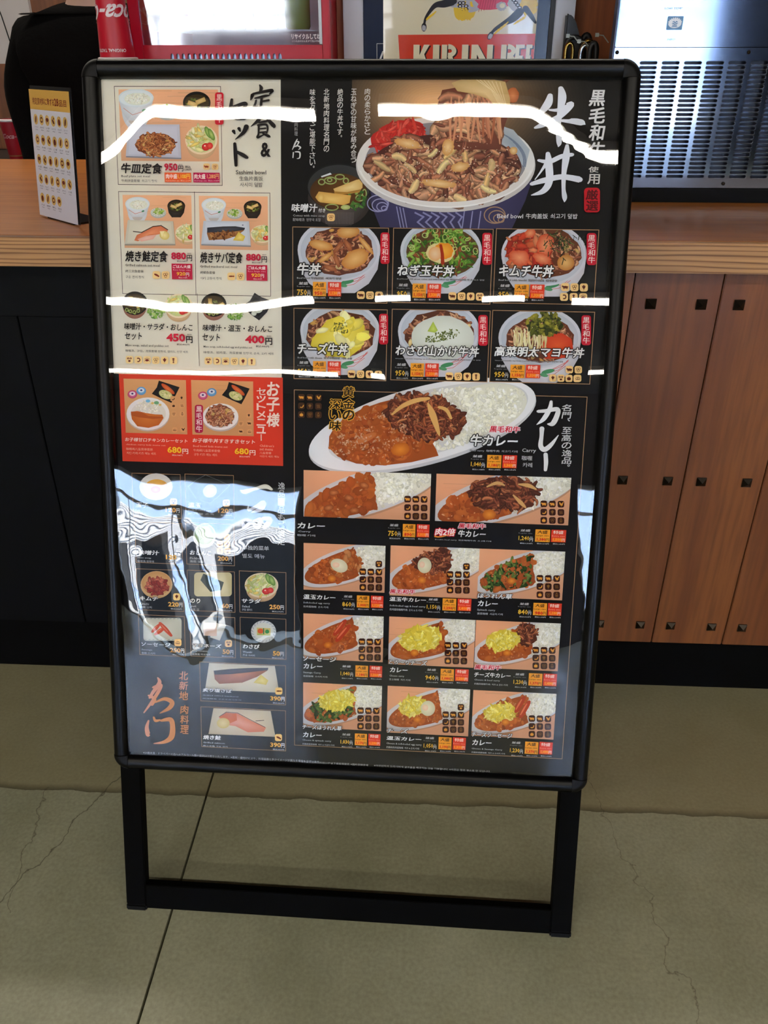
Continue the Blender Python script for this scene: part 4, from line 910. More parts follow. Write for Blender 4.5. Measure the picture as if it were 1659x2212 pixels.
def blobs(test, bb, n, r0, r1, cols, a0=1.2, a1=2.6, dk=0.72, wob=0.1, nv=10, sq=1.0, li=1.0):
    x0, y0, x1, y1 = bb; T = []; C = []; k = 0; t = 0
    while k < n and t < n*12:
        t += 1; x = rd.uniform(x0, x1); y = rd.uniform(y0, y1)
        if not test(x, y): continue
        k += 1; r = rd.uniform(r0, r1); a = rd.uniform(a0, a1); rot = rd.uniform(0, math.pi); c = cols[rd.randrange(len(cols))]
        lit = np.array(srgb(sc_(c, li*rd.uniform(0.92, 1.12)))); ed = np.array(srgb(sc_(c, dk*rd.uniform(0.85, 1.1))))
        pts = []
        for i in range(nv):
            q = 2*math.pi*i/nv; w_ = 1+rd.uniform(-wob, wob); px = r*a*w_*math.cos(q); py = r*w_*math.sin(q)
            pts.append(K.m(x+px*math.cos(rot)-py*math.sin(rot), y+(px*math.sin(rot)+py*math.cos(rot))*sq))
        ctr = np.array(K.m(x+rd.uniform(-.3, .3)*r, y-0.3*r*sq)); P = np.array(pts); Md = ctr+(P-ctr)*0.62; md = lit*0.62+ed*0.38; P2 = np.roll(P, -1, 0); M2 = np.roll(Md, -1, 0)
        TT = np.empty((3*nv, 3, 2)); CC = np.empty((3*nv, 3, 3))
        TT[:nv, 0] = ctr; TT[:nv, 1] = Md; TT[:nv, 2] = M2; CC[:nv, 0] = lit; CC[:nv, 1:] = md
        TT[nv:2*nv, 0] = Md; TT[nv:2*nv, 1] = P; TT[nv:2*nv, 2] = P2; CC[nv:2*nv, 0] = md; CC[nv:2*nv, 1:] = ed
        TT[2*nv:, 0] = Md; TT[2*nv:, 1] = P2; TT[2*nv:, 2] = M2; CC[2*nv:, 0] = md; CC[2*nv:, 1] = ed; CC[2*nv:, 2] = md
        K.tris(TT, CC); K.z -= K.step*0.72
MEAT = [(192, 126, 92), (164, 98, 70), (208, 144, 108), (140, 82, 60), (218, 158, 118), (182, 110, 76), (226, 172, 128)]
ONION = [(226, 186, 110), (232, 206, 142), (214, 164, 82)]
RICE = [(240, 238, 222), (233, 231, 212), (247, 245, 233), (228, 225, 204)]
GREEN = [(110, 150, 50), (146, 184, 76), (70, 112, 38), (176, 200, 104)]
def ribbons(test, bb, n, wd, ln, cols, dk=0.62, curl=0.7, li=1.06):
    x0, y0, x1, y1 = bb; k = 0; t = 0
    while k < n and t < n*12:
        t += 1; x = rd.uniform(x0, x1); y = rd.uniform(y0, y1)
        if not test(x, y): continue
        k += 1; c = cols[rd.randrange(len(cols))]; l = rd.uniform(*ln); w_ = rd.uniform(*wd); a = rd.uniform(0, 2*math.pi); cu = rd.uniform(-curl, curl); ns = 7; P = [(x, y)]
        for i in range(ns): P.append((P[-1][0]+l/ns*math.cos(a), P[-1][1]+l/ns*math.sin(a)*0.85)); a += cu*2/ns+rd.uniform(-.25, .25)
        dx, dy = (P[0][0]-P[-1][0])/2, (P[0][1]-P[-1][1])/2; P = [(p[0]+dx, p[1]+dy) for p in P]; rows = []
        for i, p in enumerate(P):
            q = P[min(i+1, ns)]; o = P[max(i-1, 0)]; tx, ty = q[0]-o[0], q[1]-o[1]; m_ = math.hypot(tx, ty) or 1; nx, ny = -ty/m_, tx/m_; s_ = math.sin(math.pi*(i+.6)/(ns+1.2))**.45*w_*rd.uniform(.82, 1.12)
            rows.append([K.m(p[0]+nx*f*s_, p[1]+ny*f*s_) for f in (-.5, -.12 if ny > 0 else .12, .5)])
        L_ = np.array(srgb(sc_(c, li*rd.uniform(.9, 1.12)))); D_ = np.array(srgb(sc_(c, dk*rd.uniform(.85, 1.1)))); T = []; C = []
        for A, B in zip(rows, rows[1:]):
            for j in (0, 1):
                ca, cb = (D_, L_) if j == 0 else (L_, D_); T += [[A[j], A[j+1], B[j+1]], [A[j], B[j+1], B[j]]]; C += [[ca, cb, cb], [ca, cb, ca]]
        K.tris(T, C); K.z -= K.step*0.72
def meat(cx, cy, rx, ry, n=60, r=3.0, rot=0, base=(96, 54, 40), onion=0.12, cols=None):
    bb = (cx-max(rx, ry), cy-max(rx, ry), cx+max(rx, ry), cy+max(rx, ry)); t = inell(cx, cy, rx*0.93, ry*0.93, rot)
    K.ell(cx, cy, rx, ry, base, rot=rot, wob=0.05, rnd=rd); cols = cols or MEAT
    ribbons(t, bb, int(n*1.1), (r*1.2, r*2.0), (r*3, r*6), cols, .6); blobs(t, bb, int(n*onion), r*0.7, r*1.1, ONION, 1.3, 2.4, 0.8)
    ribbons(t, bb, int(n*1.0), (r*.6, r*1.1), (r*2, r*4), cols, .68, 1.2, 1.1); blobs(t, bb, int(n*0.4), r*0.07, r*0.16, [(240, 206, 170), (226, 180, 140)], 1, 2, 0.9)
def rice(test, bb, n, r):
    blobs(test, bb, int(n*1.3), r*0.5, r*0.95, RICE, 1.3, 2.2, 0.972, li=1.0)
def curry_tex(test, bb, n, r, hl=0.5):
    blobs(test, bb, n, r*1.0, r*2.2, [(186, 98, 38), (176, 88, 34), (196, 108, 46), (168, 82, 34)], 1.1, 2.0, 0.97, li=1.02)
    blobs(test, bb, int(n*0.7), r*0.4, r*0.9, [(160, 76, 32), (204, 118, 56), (184, 94, 38)], 1.1, 2.2, 0.94)
    blobs(test, bb, int(n*hl), r*0.15, r*0.42, [(226, 166, 118), (214, 144, 92)], 1, 2.4, 0.86)
def table_bg(x0, y0, x1, y1, c=(240, 184, 142)):
    K.rect(x0, y0, x1, y1, sc_(c, 1.02), sc_(c, 0.93))
    for k in range(14):
        y = y0+(y1-y0)*rd.random(); a = x0+(x1-x0)*rd.random()*0.6; b = a+(x1-x0)*rd.uniform(.2, .4); K.rect(a, y, b, y+(y1-y0)*0.012, sc_(c, 0.94)); K.z -= K.step*0.5
# ---- small allergen symbols
def icon(cx, cy, r, bgc, fg, kind):
    K.rrect(cx-r, cy-r, cx+r, cy+r, r*0.55, bgc); e = r/10.0
    def E(x, y, a, b, rot=0, c=None): K.ell(cx+x*e, cy+y*e, a*e, b*e, c or fg, rot=rot, n=12)
    def B(x0, y0, x1, y1): K.rect(cx+x0*e, cy+y0*e, cx+x1*e, cy+y1*e, fg)
    if kind in 'cp':
        E(0.5, 0, 6, 3.2); E(-5.5, -1.5, 2.4, 2.2); B(-5, 1, -3.4, 5); B(-1.8, 2, -0.4, 5); B(2.6, 2, 4.0, 5); B(4.8, 1, 6.2, 5)
        if kind == 'c': B(-7.5, -4.6, -6.6, -2); B(5.8, -2.5, 7, 1)
    elif kind == 'k': E(1.5, 1, 4.2, 3.6, 15); E(-3.5, -4, 2, 2); E(5.5, -3.2, 1.6, 4, 30); B(0.6, 4, 1.4, 7); B(-3.9, -4, -1, 1)
    elif kind == 'b': K.ring(cx, cy-2*e, 6*e, 6.5*e, 3.2*e, fg, a0=-10, a1=130, n=8)
    elif kind == 'w': E(0, -1, 2.6, 5.4); B(-0.4, 3, 0.4, 7.5); E(-2.8, -1, 1.1, 3.6, -20); E(2.8, -1, 1.1, 3.6, 20)
    elif kind == 's':
        for a in (-3.4, 0, 3.4):
            for b in (-3.4, 0, 3.4): E(a+b*.2, b, 1.2, 1.2)
    elif kind == 'a': E(-1.6, 1, 3.9, 4.4); E(1.6, 1, 3.9, 4.4); B(-0.3, -6.4, 0.5, -2.6)
    elif kind == 'o': K.ring(cx-2.6*e, cy-2*e, 3*e, 2.6*e, 1.1*e, fg, n=10); K.ring(cx+2.8*e, cy-2.6*e, 3*e, 2.6*e, 1.1*e, fg, n=10); K.ring(cx, cy+3*e, 3.2*e, 2.8*e, 1.1*e, fg, n=10)
    elif kind == 'm': K.ring(cx, cy+1*e, 3.4*e, 4.8*e, 1.2*e, fg, n=10); B(-1.8, -7, 1.8, -4.6); B(-1.6, 0, 1.6, 3)
    elif kind == 'e': E(-3.4, -3.4, 3, 2.6); E(3.4, -3.4, 3, 2.6); E(0, 3.4, 3.4, 2.8); E(-3.4, -3.4, 1.1, 1, c=bgc); E(3.4, -3.4, 1.1, 1, c=bgc)
    elif kind == 'h': K.ring(cx, cy, 4.6*e, 4.6*e, 3*e, fg, a0=-130, a1=120, n=9)
    elif kind == 'r': E(0, 0.6, 5, 3.2); K.ring(cx, cy, 7*e, 5*e, 1.1*e, fg, a0=200, a1=340, n=8); B(-6.6, 1, -5.6, 4.4); B(5.6, 1, 6.6, 4.4)
    elif kind == 't': E(0, -4, 3.2, 2.4); B(-0.8, -6, 0.8, 6); E(0, 0.6, 3, 1.4); E(0, 5, 2.4, 1.6)
    elif kind == 'f': E(0, 0, 6.6, 2.5, 25); E(5.2, 3.2, 2.2, 2.2)
    elif kind == 'F': E(-0.6, 0, 6.4, 1.9); E(5.8, 0, 2, 2)
    elif kind == 'g': K.ring(cx, cy+1*e, 5.6*e, 4.2*e, 1.2*e, fg, a0=170, a1=370, n=9); B(-6, 2, 6, 4); B(-0.5, -3, 0.5, 3)
BI = (248, 208, 138); DI = (92, 34, 18); DB = (62, 26, 16); OI = (238, 166, 62); OD = (150, 104, 40)
GRID9 = ('cpk', 'bws', 'aom')
def icons9(x, y, dx, dy, r, top=False, bgc=DB):
    for j, row in enumerate(GRID9):
        for i, k in enumerate(row): icon(x+i*dx, y+j*dy+i*dx*0.02, r, bgc, OD if k in 'wosm' else OI, k)
    if top: icon(x+2*dx, y-dy, r, bgc, OI, 'e')
def irow(x, y, dx, r, s, bgc=BI, fg=DI, sl=0.02):
    for i, k in enumerate(s): icon(x+i*dx, y+i*dx*sl, r, bgc, fg, k)
def bold(x0, y0, x1, y1, s, c=WHT, ol=None, off=0.03, w=0.075, sh=0.14): K.text(x0, y0, x1, y1, s, c, off=off, shear=sh, ol=ol, olw=w, rough=0.012)
def small(x0, y0, x1, y1, s, c=(206, 206, 206)): K.text(x0, y0, x1, y1, s, c, off=0.012, res=1)
def small_o(x0, y0, x1, y1, s, c=(196, 196, 196)): K.text(x0, y0, x1, y1, s, c, off=0.012, res=1, ol=(18, 16, 18), olw=0.07)
def price(x, y, w, h, a, b, c, t, sl=0.02):
    X = lambda f: x+w*f
    def dy(f): return y+w*f*sl
    small_w = (220, 220, 222)
    K.text(X(.04), dy(0)+h*.03, X(.25), dy(0)+h*.19, '並盛', (228, 228, 228), off=0.03, shear=.1, res=1); K.text(X(0), dy(0)+h*.24, X(.29), dy(0)+h*.35, 'Regular size', (150, 150, 152), res=1)
    K.text(X(.0), dy(0)+h*.44, X(.225), dy(0)+h*.78, a, YEL, off=0.02, res=1); K.text(X(.235), dy(0)+h*.58, X(.30), dy(0)+h*.80, '円', WHT, off=0.02, res=1); K.text(X(.24), dy(0)+h*.50, X(.295), dy(0)+h*.55, '税別', WHT, res=1)
    K.text(X(.03), dy(0)+h*.86, X(.29), dy(0)+h*.97, '税込'+t[0]+'円', small_w, off=0.03, res=1)
    for x0, bgc, tc, hd_t, sub, pc, pr_, tx in ((.36, ORB, (24, 18, 10), '大盛', 'Large size', (214, 40, 20), b, t[1]), (.70, REDB, (250, 236, 220), '特盛', 'Extra size', (250, 176, 40), c, t[2])):
        K.rect(X(x0), dy(x0)+h*.02, X(x0+.30), dy(x0)+h*.82, bgc)
        if bgc == REDB: K.rect(X(x0+.02), dy(x0)+h*.52, X(x0+.28), dy(x0)+h*.80, (240, 108, 30)); 
        K.text(X(x0+.045), dy(x0)+h*.08, X(x0+.255), dy(x0)+h*.31, hd_t, tc, off=0.05, shear=.1, res=1); K.text(X(x0+.01), dy(x0)+h*.36, X(x0+.285), dy(x0)+h*.49, sub, tc if bgc == ORB else (250, 150, 120), res=1, off=0.012)
        K.text(X(x0+.03), dy(x0)+h*.54, X(x0+.215), dy(x0)+h*.78, pr_, pc, off=0.04, res=1); K.text(X(x0+.22), dy(x0)+h*.58, X(x0+.28), dy(x0)+h*.78, '円', tc if bgc == ORB else (250, 236, 220), off=0.02, res=1)
        K.text(X(x0+.03), dy(x0)+h*.86, X(x0+.28), dy(x0)+h*.97, '税込'+tx+'円', small_w, off=0.03, res=1)
def wagyu_tag(x0, y0, x1, y1):
    K.rrect(x0, y0, x1, y1, (x1-x0)*0.28, (206, 24, 48)); K.vtext(x0+(x1-x0)*.18, y0+(y1-y0)*.05, x1-(x1-x0)*.18, y1-(y1-y0)*.05, '黒毛和牛', (250, 236, 226), off=0.02, res=1)

# ================= backgrounds
layer(0)
V(0, 0); K.rect(205, 150, 1365, 1700, INK_)
# cream block, edges follow the sheet
a = sheet(604, 168); b = sheet(612, 806)
def srect(u0, v0, u1, v1, c, c2=None):
    q = np.array([(u0, v0), (u1, v0), (u1, v1), (u0, v1)]); c = np.array(srgb(c)); K.tris([q[[0, 1, 2]], q[[0, 2, 3]]], np.tile(c, (2, 3, 1)))
UB = 0.2675; V811 = sheet(400, 811)[1]; V1003 = sheet(400, 1001)[1]
srect(PU0, V811, UB, PV1, PAPER); K.z += 2e-6; srect(PU0+0.0, V1003, UB+0.0015, V811, (224, 66, 40)); srect(PU0-0.01, V1003, sheet(262, 850)[0]-0.004, V811, INK_)

# ---- brown glow behind the large bowl: soft brushed patch
layer(1)
V(0, 0); clip(760, 160, 1360, 500)
for k in range(44):
    t = k/43; K.ell(965-18*t, 215+6*t, 300*(1-t)+40, 215*(1-t)+14, mixc((14, 12, 13), (238, 190, 134), t**1.35), n=44)
noclip()

# ================= upper left: set meals
layer(1); V(200, 150, 3.77)
K.frame(167, 130, 1050, 940, (60, 34, 34), 0.0007)
K.frame(202, 990, 1445, 1845, (60, 34, 34), 0.0007); K.line([(822, 993), (835, 1837)], 0.0007, (60, 34, 34))
layer(2)
def white_bowl(cx, cy, rx, ry, depth, foot=True):
    K.ell(cx, cy+depth*0.55, rx*0.80, ry*0.95+depth*0.5, (206, 212, 218), (228, 232, 236)); K.ell(cx, cy+depth, rx*0.42, ry*0.5, (196, 188, 182))
    K.poly([(cx-rx, cy), (cx+rx, cy), (cx+rx*.8, cy+depth*.62), (cx+rx*.45, cy+depth), (cx-rx*.45, cy+depth), (cx-rx*.8, cy+depth*.62)], (200, 206, 212), (232, 235, 238))
    K.line([(cx-rx*.7, cy+depth*.45), (cx-rx*.2, cy+depth*.75), (cx+rx*.4, cy+depth*.6)], 0.0006, (200, 110, 90)); K.ell(cx+rx*.45, cy+depth*.55, rx*.12, rx*.07, (70, 140, 100), rot=-20)
    K.ell(cx, cy, rx, ry, (214, 226, 232), (196, 212, 220)); K.ell(cx, cy+ry*.04, rx*.92, ry*.9, (226, 234, 236))
def rice_bowl(cx, cy, rx, ry, d):
    white_bowl(cx, cy, rx, ry, d); K.ell(cx+rx*.08, cy+ry*.12, rx*.74, ry*.66, (226, 232, 214), (244, 246, 236)); rice(inell(cx+rx*.08, cy+ry*.08, rx*.68, ry*.6), (cx-rx, cy-ry, cx+rx, cy+ry), 70, rx*.045)
def soup(cx, cy, rx, ry, d):
    K.poly([(cx-rx, cy), (cx+rx, cy), (cx+rx*.86, cy+d*.6), (cx+rx*.5, cy+d), (cx-rx*.5, cy+d), (cx-rx*.86, cy+d*.6)], (34, 28, 26), (58, 46, 42)); K.ell(cx, cy, rx, ry, (26, 22, 20)); K.ell(cx, cy+ry*.08, rx*.88, ry*.82, (66, 52, 24), (52, 44, 26))
    blobs(inell(cx, cy+ry*.2, rx*.7, ry*.6), (cx-rx, cy-ry, cx+rx, cy+ry), 16, rx*.05, rx*.1, [(90, 110, 40), (130, 150, 60)], 1, 2, .8)
    for (dx, dy, r) in ((-.3, .05, 18), (.28, -.08, -22)):
        c_, s_ = math.cos(R(r)), math.sin(R(r)); w_, h_ = rx*.36, rx*.16
        K.poly([(cx+dx*rx+a*w_*c_-b*h_*s_, cy+dy*ry*2+a*w_*s_+b*h_*c_) for a, b in ((-1, -1), (1, -1), (1, 1), (-1, 1))], (214, 178, 104), (240, 216, 150))
    K.ell(cx+rx*.1, cy+ry*.62, rx*.14, ry*.12, (150, 176, 80))
def pickle(cx, cy, rx, ry):
    K.ell(cx, cy+ry*.25, rx, ry, (176, 182, 180), (222, 226, 224)); K.ell(cx, cy, rx, ry*.9, (216, 222, 214)); 
    for k in range(16): t = 2*math.pi*k/16; K.line([(cx+rx*.7*math.cos(t), cy+ry*.65*math.sin(t)), (cx+rx*.95*math.cos(t), cy+ry*.85*math.sin(t))], 0.00035, (96, 128, 120))
    blobs(inell(cx, cy-ry*.05, rx*.62, ry*.6), (cx-rx, cy-ry, cx+rx, cy+ry), 46, rx*.08, rx*.15, [(170, 208, 84), (204, 224, 140), (120, 168, 56), (222, 234, 178)], 1, 2.2, .82)
def salad(cx, cy, rx, ry):
    K.ell(cx, cy+ry*.35, rx*.9, ry*.9, (206, 170, 130), (236, 208, 170)); K.ell(cx, cy, rx, ry*.95, (240, 222, 190)); K.ell(cx, cy, rx*.88, ry*.82, (206, 214, 150))
    blobs(inell(cx-rx*.1, cy-ry*.05, rx*.74, ry*.7), (cx-rx, cy-ry, cx+rx, cy+ry), 60, rx*.06, rx*.12, [(232, 232, 170), (214, 224, 140), (244, 242, 206), (236, 210, 120)], 1.5, 4, .86)
    for a, b in ((.42, -.5), (.62, -.36)): K.ell(cx+rx*a, cy+ry*b, rx*.16, ry*.42, (84, 136, 50), (190, 214, 120), rot=-25)
    K.ell(cx+rx*.28, cy+ry*.45, rx*.25, ry*.25, (196, 26, 34), (236, 74, 66)); K.ell(cx+rx*.52, cy+ry*.38, rx*.2, ry*.22, (204, 34, 40), (244, 96, 80)); K.ell(cx+rx*.22, cy+ry*.38, rx*.05, ry*.05, (252, 220, 210))
def plate_sq(pts, c1=(206, 210, 214), c2=(238, 240, 240)):
    K.poly([(x+2, y+ (12 if i > 1 else 0)) for i, (x, y) in enumerate(pts)], sc_(c1, .72)); K.poly(pts, c1, c2); cx = sum(p[0] for p in pts)/4; cy = sum(p[1] for p in pts)/4; K.poly([(cx+(x-cx)*.9, cy+(y-cy)*.88) for x, y in pts], sc_(c1, 1.05), c2)
# beef plate photo
clip(202, 155, 1025, 745); table_bg(202, 155, 1025, 745)
rice_bowl(345, 225, 145, 75, 185); pickle(603, 330, 97, 62); soup(842, 265, 113, 92, 110)
plate_sq([(282, 442), (700, 442), (715, 715), (262, 700)], (196, 200, 214), (224, 226, 234)); meat(505, 605, 162, 92, 110, 13, base=(120, 62, 34), cols=[(190, 112, 62), (160, 86, 46), (210, 132, 76), (136, 70, 40), (222, 150, 92)])
salad(880, 570, 132, 125); noclip()
# grilled salmon, grilled mackerel
for i, (X0, Y0_, X1, Y1_) in enumerate(((131, 80, 745, 553), (800, 88, 1408, 566))):
    V(230, 400, 4.046); clip(X0, Y0_, X1, Y1_); table_bg(X0, Y0_, X1, Y1_)
    o = X0-131; q = Y0_-80
    rice_bowl(262+o, 160+q, 108, 62, 115); pickle(445+o, 232+q, 68, 42); soup(603+o, 178+q, 78, 56, 100); salad(700+o-(10 if i else 0), 415+q, 106, 82)
    if i == 0:
        plate_sq([(178, 300), (575, 312), (594, 512), (150, 512)], (206, 202, 184), (226, 224, 208))
        K.poly([(235, 480), (258, 432), (330, 400), (400, 362), (470, 352), (530, 392), (520, 412), (430, 430), (340, 440), (268, 488)], (214, 118, 78), (240, 160, 116)); K.line([(228, 402), (300, 410), (400, 358), (470, 350), (528, 386)], 0.0013, (70, 56, 50)); K.poly([(262, 470), (340, 440), (430, 432), (400, 470), (300, 490)], (230, 176, 160), (240, 200, 186))
        K.ell(500, 436, 44, 38, (214, 196, 110), (246, 236, 170), rot=20); K.poly([(458, 400), (500, 398), (478, 452)], (244, 236, 180))
    else:
        plate_sq([(842+0, 308), (1240, 312), (1256, 525), (820, 512)], (196, 204, 214), (226, 230, 236))
        K.poly([(876, 372), (1010, 362), (1120, 360), (1205, 372), (1195, 395), (1130, 440), (1040, 470), (890, 478), (872, 420)], (150, 96, 52), (214, 156, 92)); K.poly([(874, 368), (1010, 358), (1120, 356), (1206, 370), (1200, 388), (1100, 404), (960, 410), (874, 412)], (46, 48, 58), (78, 80, 92))
        blobs(inell(1010, 430, 110, 34, -4), (880, 380, 1180, 480), 34, 6, 12, [(110, 62, 30), (216, 158, 92), (176, 112, 58)], 1.5, 3, .8)
        K.poly([(1100, 480), (1150, 404), (1208, 446), (1190, 486)], (220, 190, 70), (248, 228, 130)); K.ell(1186, 346, 7, 4, (50, 60, 110))
    noclip()
# set with soup, salad, pickles / soft egg
V(230, 600, 4.046)
for o, q in ((0, 0), (693, 15)):
    K.ell(240+o, 250+q, 104, 108, (150, 100, 84), (170, 120, 100)); K.ell(240+o, 222+q, 112, 104, (28, 24, 22)); K.ell(240+o, 228+q, 96, 88, (70, 52, 22), (58, 50, 24))
    blobs(inell(240+o, 240+q, 80, 76), (130+o, 120+q, 350+o, 350+q), 30, 7, 14, [(110, 96, 50), (90, 70, 40), (140, 150, 70)], 1, 1.8, .7)
    K.poly([(188+o, 165+q), (222+o, 165+q), (232+o, 250+q), (196+o, 252+q)], (196, 160, 84), (238, 210, 140)); K.poly([(245+o, 240+q), (318+o, 195+q), (338+o, 215+q), (262+o, 270+q)], (206, 170, 96), (240, 216, 150))
    for a, b in ((200, 292), (236, 300), (270, 288), (170, 280)): K.ring(a+o, b+q, 13, 13, 6, (176, 196, 104), n=12)
    t = 428+o; blobs(inell(t, 285+q, 70, 66), (t-80, 210+q, t+80, 360+q), 90, 6, 13, [(150, 196, 84), (196, 220, 130), (106, 160, 60), (226, 236, 186)], 1, 2.2, .84)
    for k in range(22): a = 2*math.pi*k/22; K.line([(t+58*math.cos(a), 285+q+58*math.sin(a)), (t+80*math.cos(a), 285+q+76*math.sin(a))], 0.0004, (110, 140, 120))
salad(625, 245, 122, 112)
K.poly([(1290, 130), (1350, 168), (1448, 205), (1400, 300), (1330, 372), (1270, 330), (1178, 248), (1250, 200)], (40, 40, 46), (70, 70, 78)); K.poly([(1292, 165), (1345, 192), (1410, 220), (1370, 290), (1325, 340), (1278, 305), (1215, 250), (1262, 215)], (26, 26, 30), (44, 44, 50))
K.ell(1325, 275, 40, 32, (216, 220, 204), (244, 246, 236), rot=-20); K.ell(1285, 310, 24, 22, (208, 212, 196), (236, 238, 226)); K.line([(788, 138), (806, 770)], 0.0006, (60, 34, 34))
# children's red block photos
for o, q, w_ in ((0, 0, 0), (592, 12, 1)):
    clip(140+o, 882+q, (700 if not w_ else 1282), 1372+q+(4 if w_ else 0)); table_bg(130+o, 878+q, 715+o, 1395+q, (222, 168, 112))
    K.poly([(450+o+w_*22, 900+q), (540+o+w_*22, 928+q), (632+o+w_*22, 958+q), (588+o+w_*22, 1045+q), (560+o+w_*22, 1095+q), (478+o+w_*22, 1060+q), (388+o+w_*22, 1015+q), (432+o+w_*22, 960+q)], (26, 26, 30), (52, 52, 58))
    x = 530+o+w_*22; K.ell(x, 972+q, 72, 20, (196, 80, 36), (236, 130, 72), rot=38); K.ell(x-20, 1022+q, 62, 36, (200, 202, 130), (236, 234, 186), rot=22); blobs(inell(x-20, 1020+q, 50, 26, 22), (x-90, 970+q, x+50, 1070+q), 18, 5, 9, [(226, 226, 160), (180, 196, 110)], 1, 2, .9)
    for (a, b, c1, c2) in ((218, 1020, (196, 60, 110), (226, 150, 190)), (296, 990, (80, 150, 210), (150, 205, 236))):
        K.ell(a+o+w_*26, b+q, 42, 36, c1, c2); K.ell(a+o+w_*26, b-6+q, 26, 18, (236, 240, 246), c2); K.ell(a+o+w_*26, b-6+q, 9, 8, (60, 70, 130))
    if not w_:
        K.ell(355, 1198, 190, 148, (196, 188, 178), (236, 236, 232)); K.ell(355, 1190, 188, 143, (240, 240, 238)); K.ell(357, 1192, 155, 112, (228, 226, 216))
        rice(inell(352, 1135, 118, 62), (200, 1060, 520, 1220), 110, 8); K.poly([(205, 1172), (262, 1166), (340, 1184), (420, 1196), (480, 1198), (492, 1228), (450, 1290), (360, 1314), (262, 1300), (214, 1238)], (196, 104, 38), (212, 124, 52))
        K.poly([(205, 1172), (300, 1176), (360, 1210), (470, 1216), (492, 1228), (400, 1236), (280, 1222), (208, 1205)], (178, 88, 32)); K.ell(355, 1078, 20, 14, (120, 190, 226)); K.ell(430, 1094, 22, 15, (120, 180, 130)); K.ell(395, 1098, 13, 10, (224, 190, 110)); K.ell(462, 1112, 12, 10, (226, 196, 120))
    else:
        K.ell(992, 1240, 156, 106, (190, 184, 178), (236, 236, 232)); K.ell(990, 1216, 158, 116, (240, 240, 238)); K.ell(984, 1214, 128, 98, (206, 200, 190)); meat(984, 1208, 124, 92, 90, 13, base=(110, 60, 40))
        K.rrect(766, 1112, 838, 1358, 20, (176, 28, 72)); K.vtext(778, 1122, 828, 1350, '黒毛和牛', (244, 224, 226), off=0.02)
    noclip()
for (x, y, k) in ((650, 1052, 'w'), (580, 1120, 'a'), (654, 1120, 's'), (582, 1192, 'o'), (656, 1192, 'm'), (590, 1332, 'g'), (662, 1328, 'k'), (574, 1058, 'b')): icon(x, y, 22, (222, 168, 112), (70, 40, 26), k)
for (x, y, k) in ((1240, 1205, 'w'), (1170, 1276, 'o'), (1244, 1274, 'c'), (1170, 1345, 'p'), (1246, 1348, 'g')): icon(x, y, 22, (222, 168, 112), (70, 40, 26), k)

# ================= upper right: the large bowl
layer(3); V(740, 160, 3.95); clip(40, 28, 2400, 1330)
K.poly([(170, 900), (1620, 900), (1560, 1080), (1440, 1330), (330, 1330), (250, 1130)], (62, 58, 92), (70, 66, 108))
for (a, b) in ((300, 1100), (1300, 1200)):
    for k in range(4): K.ring(a+k*18, b+k*14, 90-k*22, 70-k*17, 9, (160, 158, 196) if a < 500 else (176, 140, 110), n=24)
for k in range(9): K.line([(460+k*28, 1130+k*6), (500+k*26, 1330)], 0.0014, (150, 150, 190)) if k < 3 else K.line([(620+(k-3)*70, 1180), (690+(k-3)*66, 1215), (640+(k-3)*70, 1260), (720+(k-3)*60, 1325)], 0.0022, (140, 140, 184))
for x in (1040, 1110, 1180): K.line([(x, 1170), (x-22, 1330)], 0.0016, (150, 150, 190))
K.ell(880, 770, 768, 405, (206, 202, 196), (230, 228, 224), n=64); K.ell(880, 745, 762, 392, (236, 234, 228), n=64); K.ell(880, 742, 690, 340, (150, 150, 156), (90, 84, 92), n=60)
K.poly([(1340, 430), (1460, 470), (1600, 640), (1560, 800), (1420, 640), (1330, 560)], (186, 196, 202), (160, 174, 186))
for k in range(6): K.ring(880, 742, 690-k*5, 340-k*3, 3, (88, 104, 134), a0=-55+k*6, a1=8, n=14)
# ginger
K.ell(470, 520, 240, 120, (196, 40, 34), (224, 66, 52), rot=-18, wob=.06, rnd=rd); blobs(inell(470, 530, 230, 120, -18), (220, 390, 720, 680), 90, 8, 15, [(226, 70, 56), (206, 44, 38), (238, 100, 84)], 2.5, 6, .8)
# beef mound, pieces large to small
def mound(test, bb, n1, r1, n2, r2):
    ribbons(test, bb, int(n1*1.1), (r1*1.3, r1*2.3), (r1*2.6, r1*5), MEAT, .55, .9); ribbons(test, bb, n2, (r2*.9, r2*1.8), (r2*2.5, r2*5.5), MEAT+[(222, 168, 124), (120, 72, 56)], .62, 1.1, 1.1)
    ribbons(test, bb, int(n2*.8), (r2*.4, r2*.9), (r2*2, r2*4), [(216, 160, 122), (188, 124, 92), (150, 92, 68)], .7, 1.3, 1.1)
tb = inell(880, 790, 640, 270)
K.ell(880, 790, 650, 285, (84, 46, 40), n=50)
ML = [(206, 150, 116), (190, 128, 96), (222, 170, 132), (170, 108, 82), (232, 184, 140), (150, 92, 72), (198, 138, 104), (214, 160, 118)]
ribbons(tb, (220, 500, 1560, 1075), 150, (60, 110), (130, 260), ML, .5, .8); ribbons(tb, (220, 500, 1560, 1075), 170, (30, 62), (80, 190), ML+[(122, 72, 58)], .6, 1.0, 1.08)
ribbons(tb, (220, 500, 1560, 1075), 12, (44, 70), (110, 190), [(232, 196, 132), (236, 208, 150)], .78, .8)
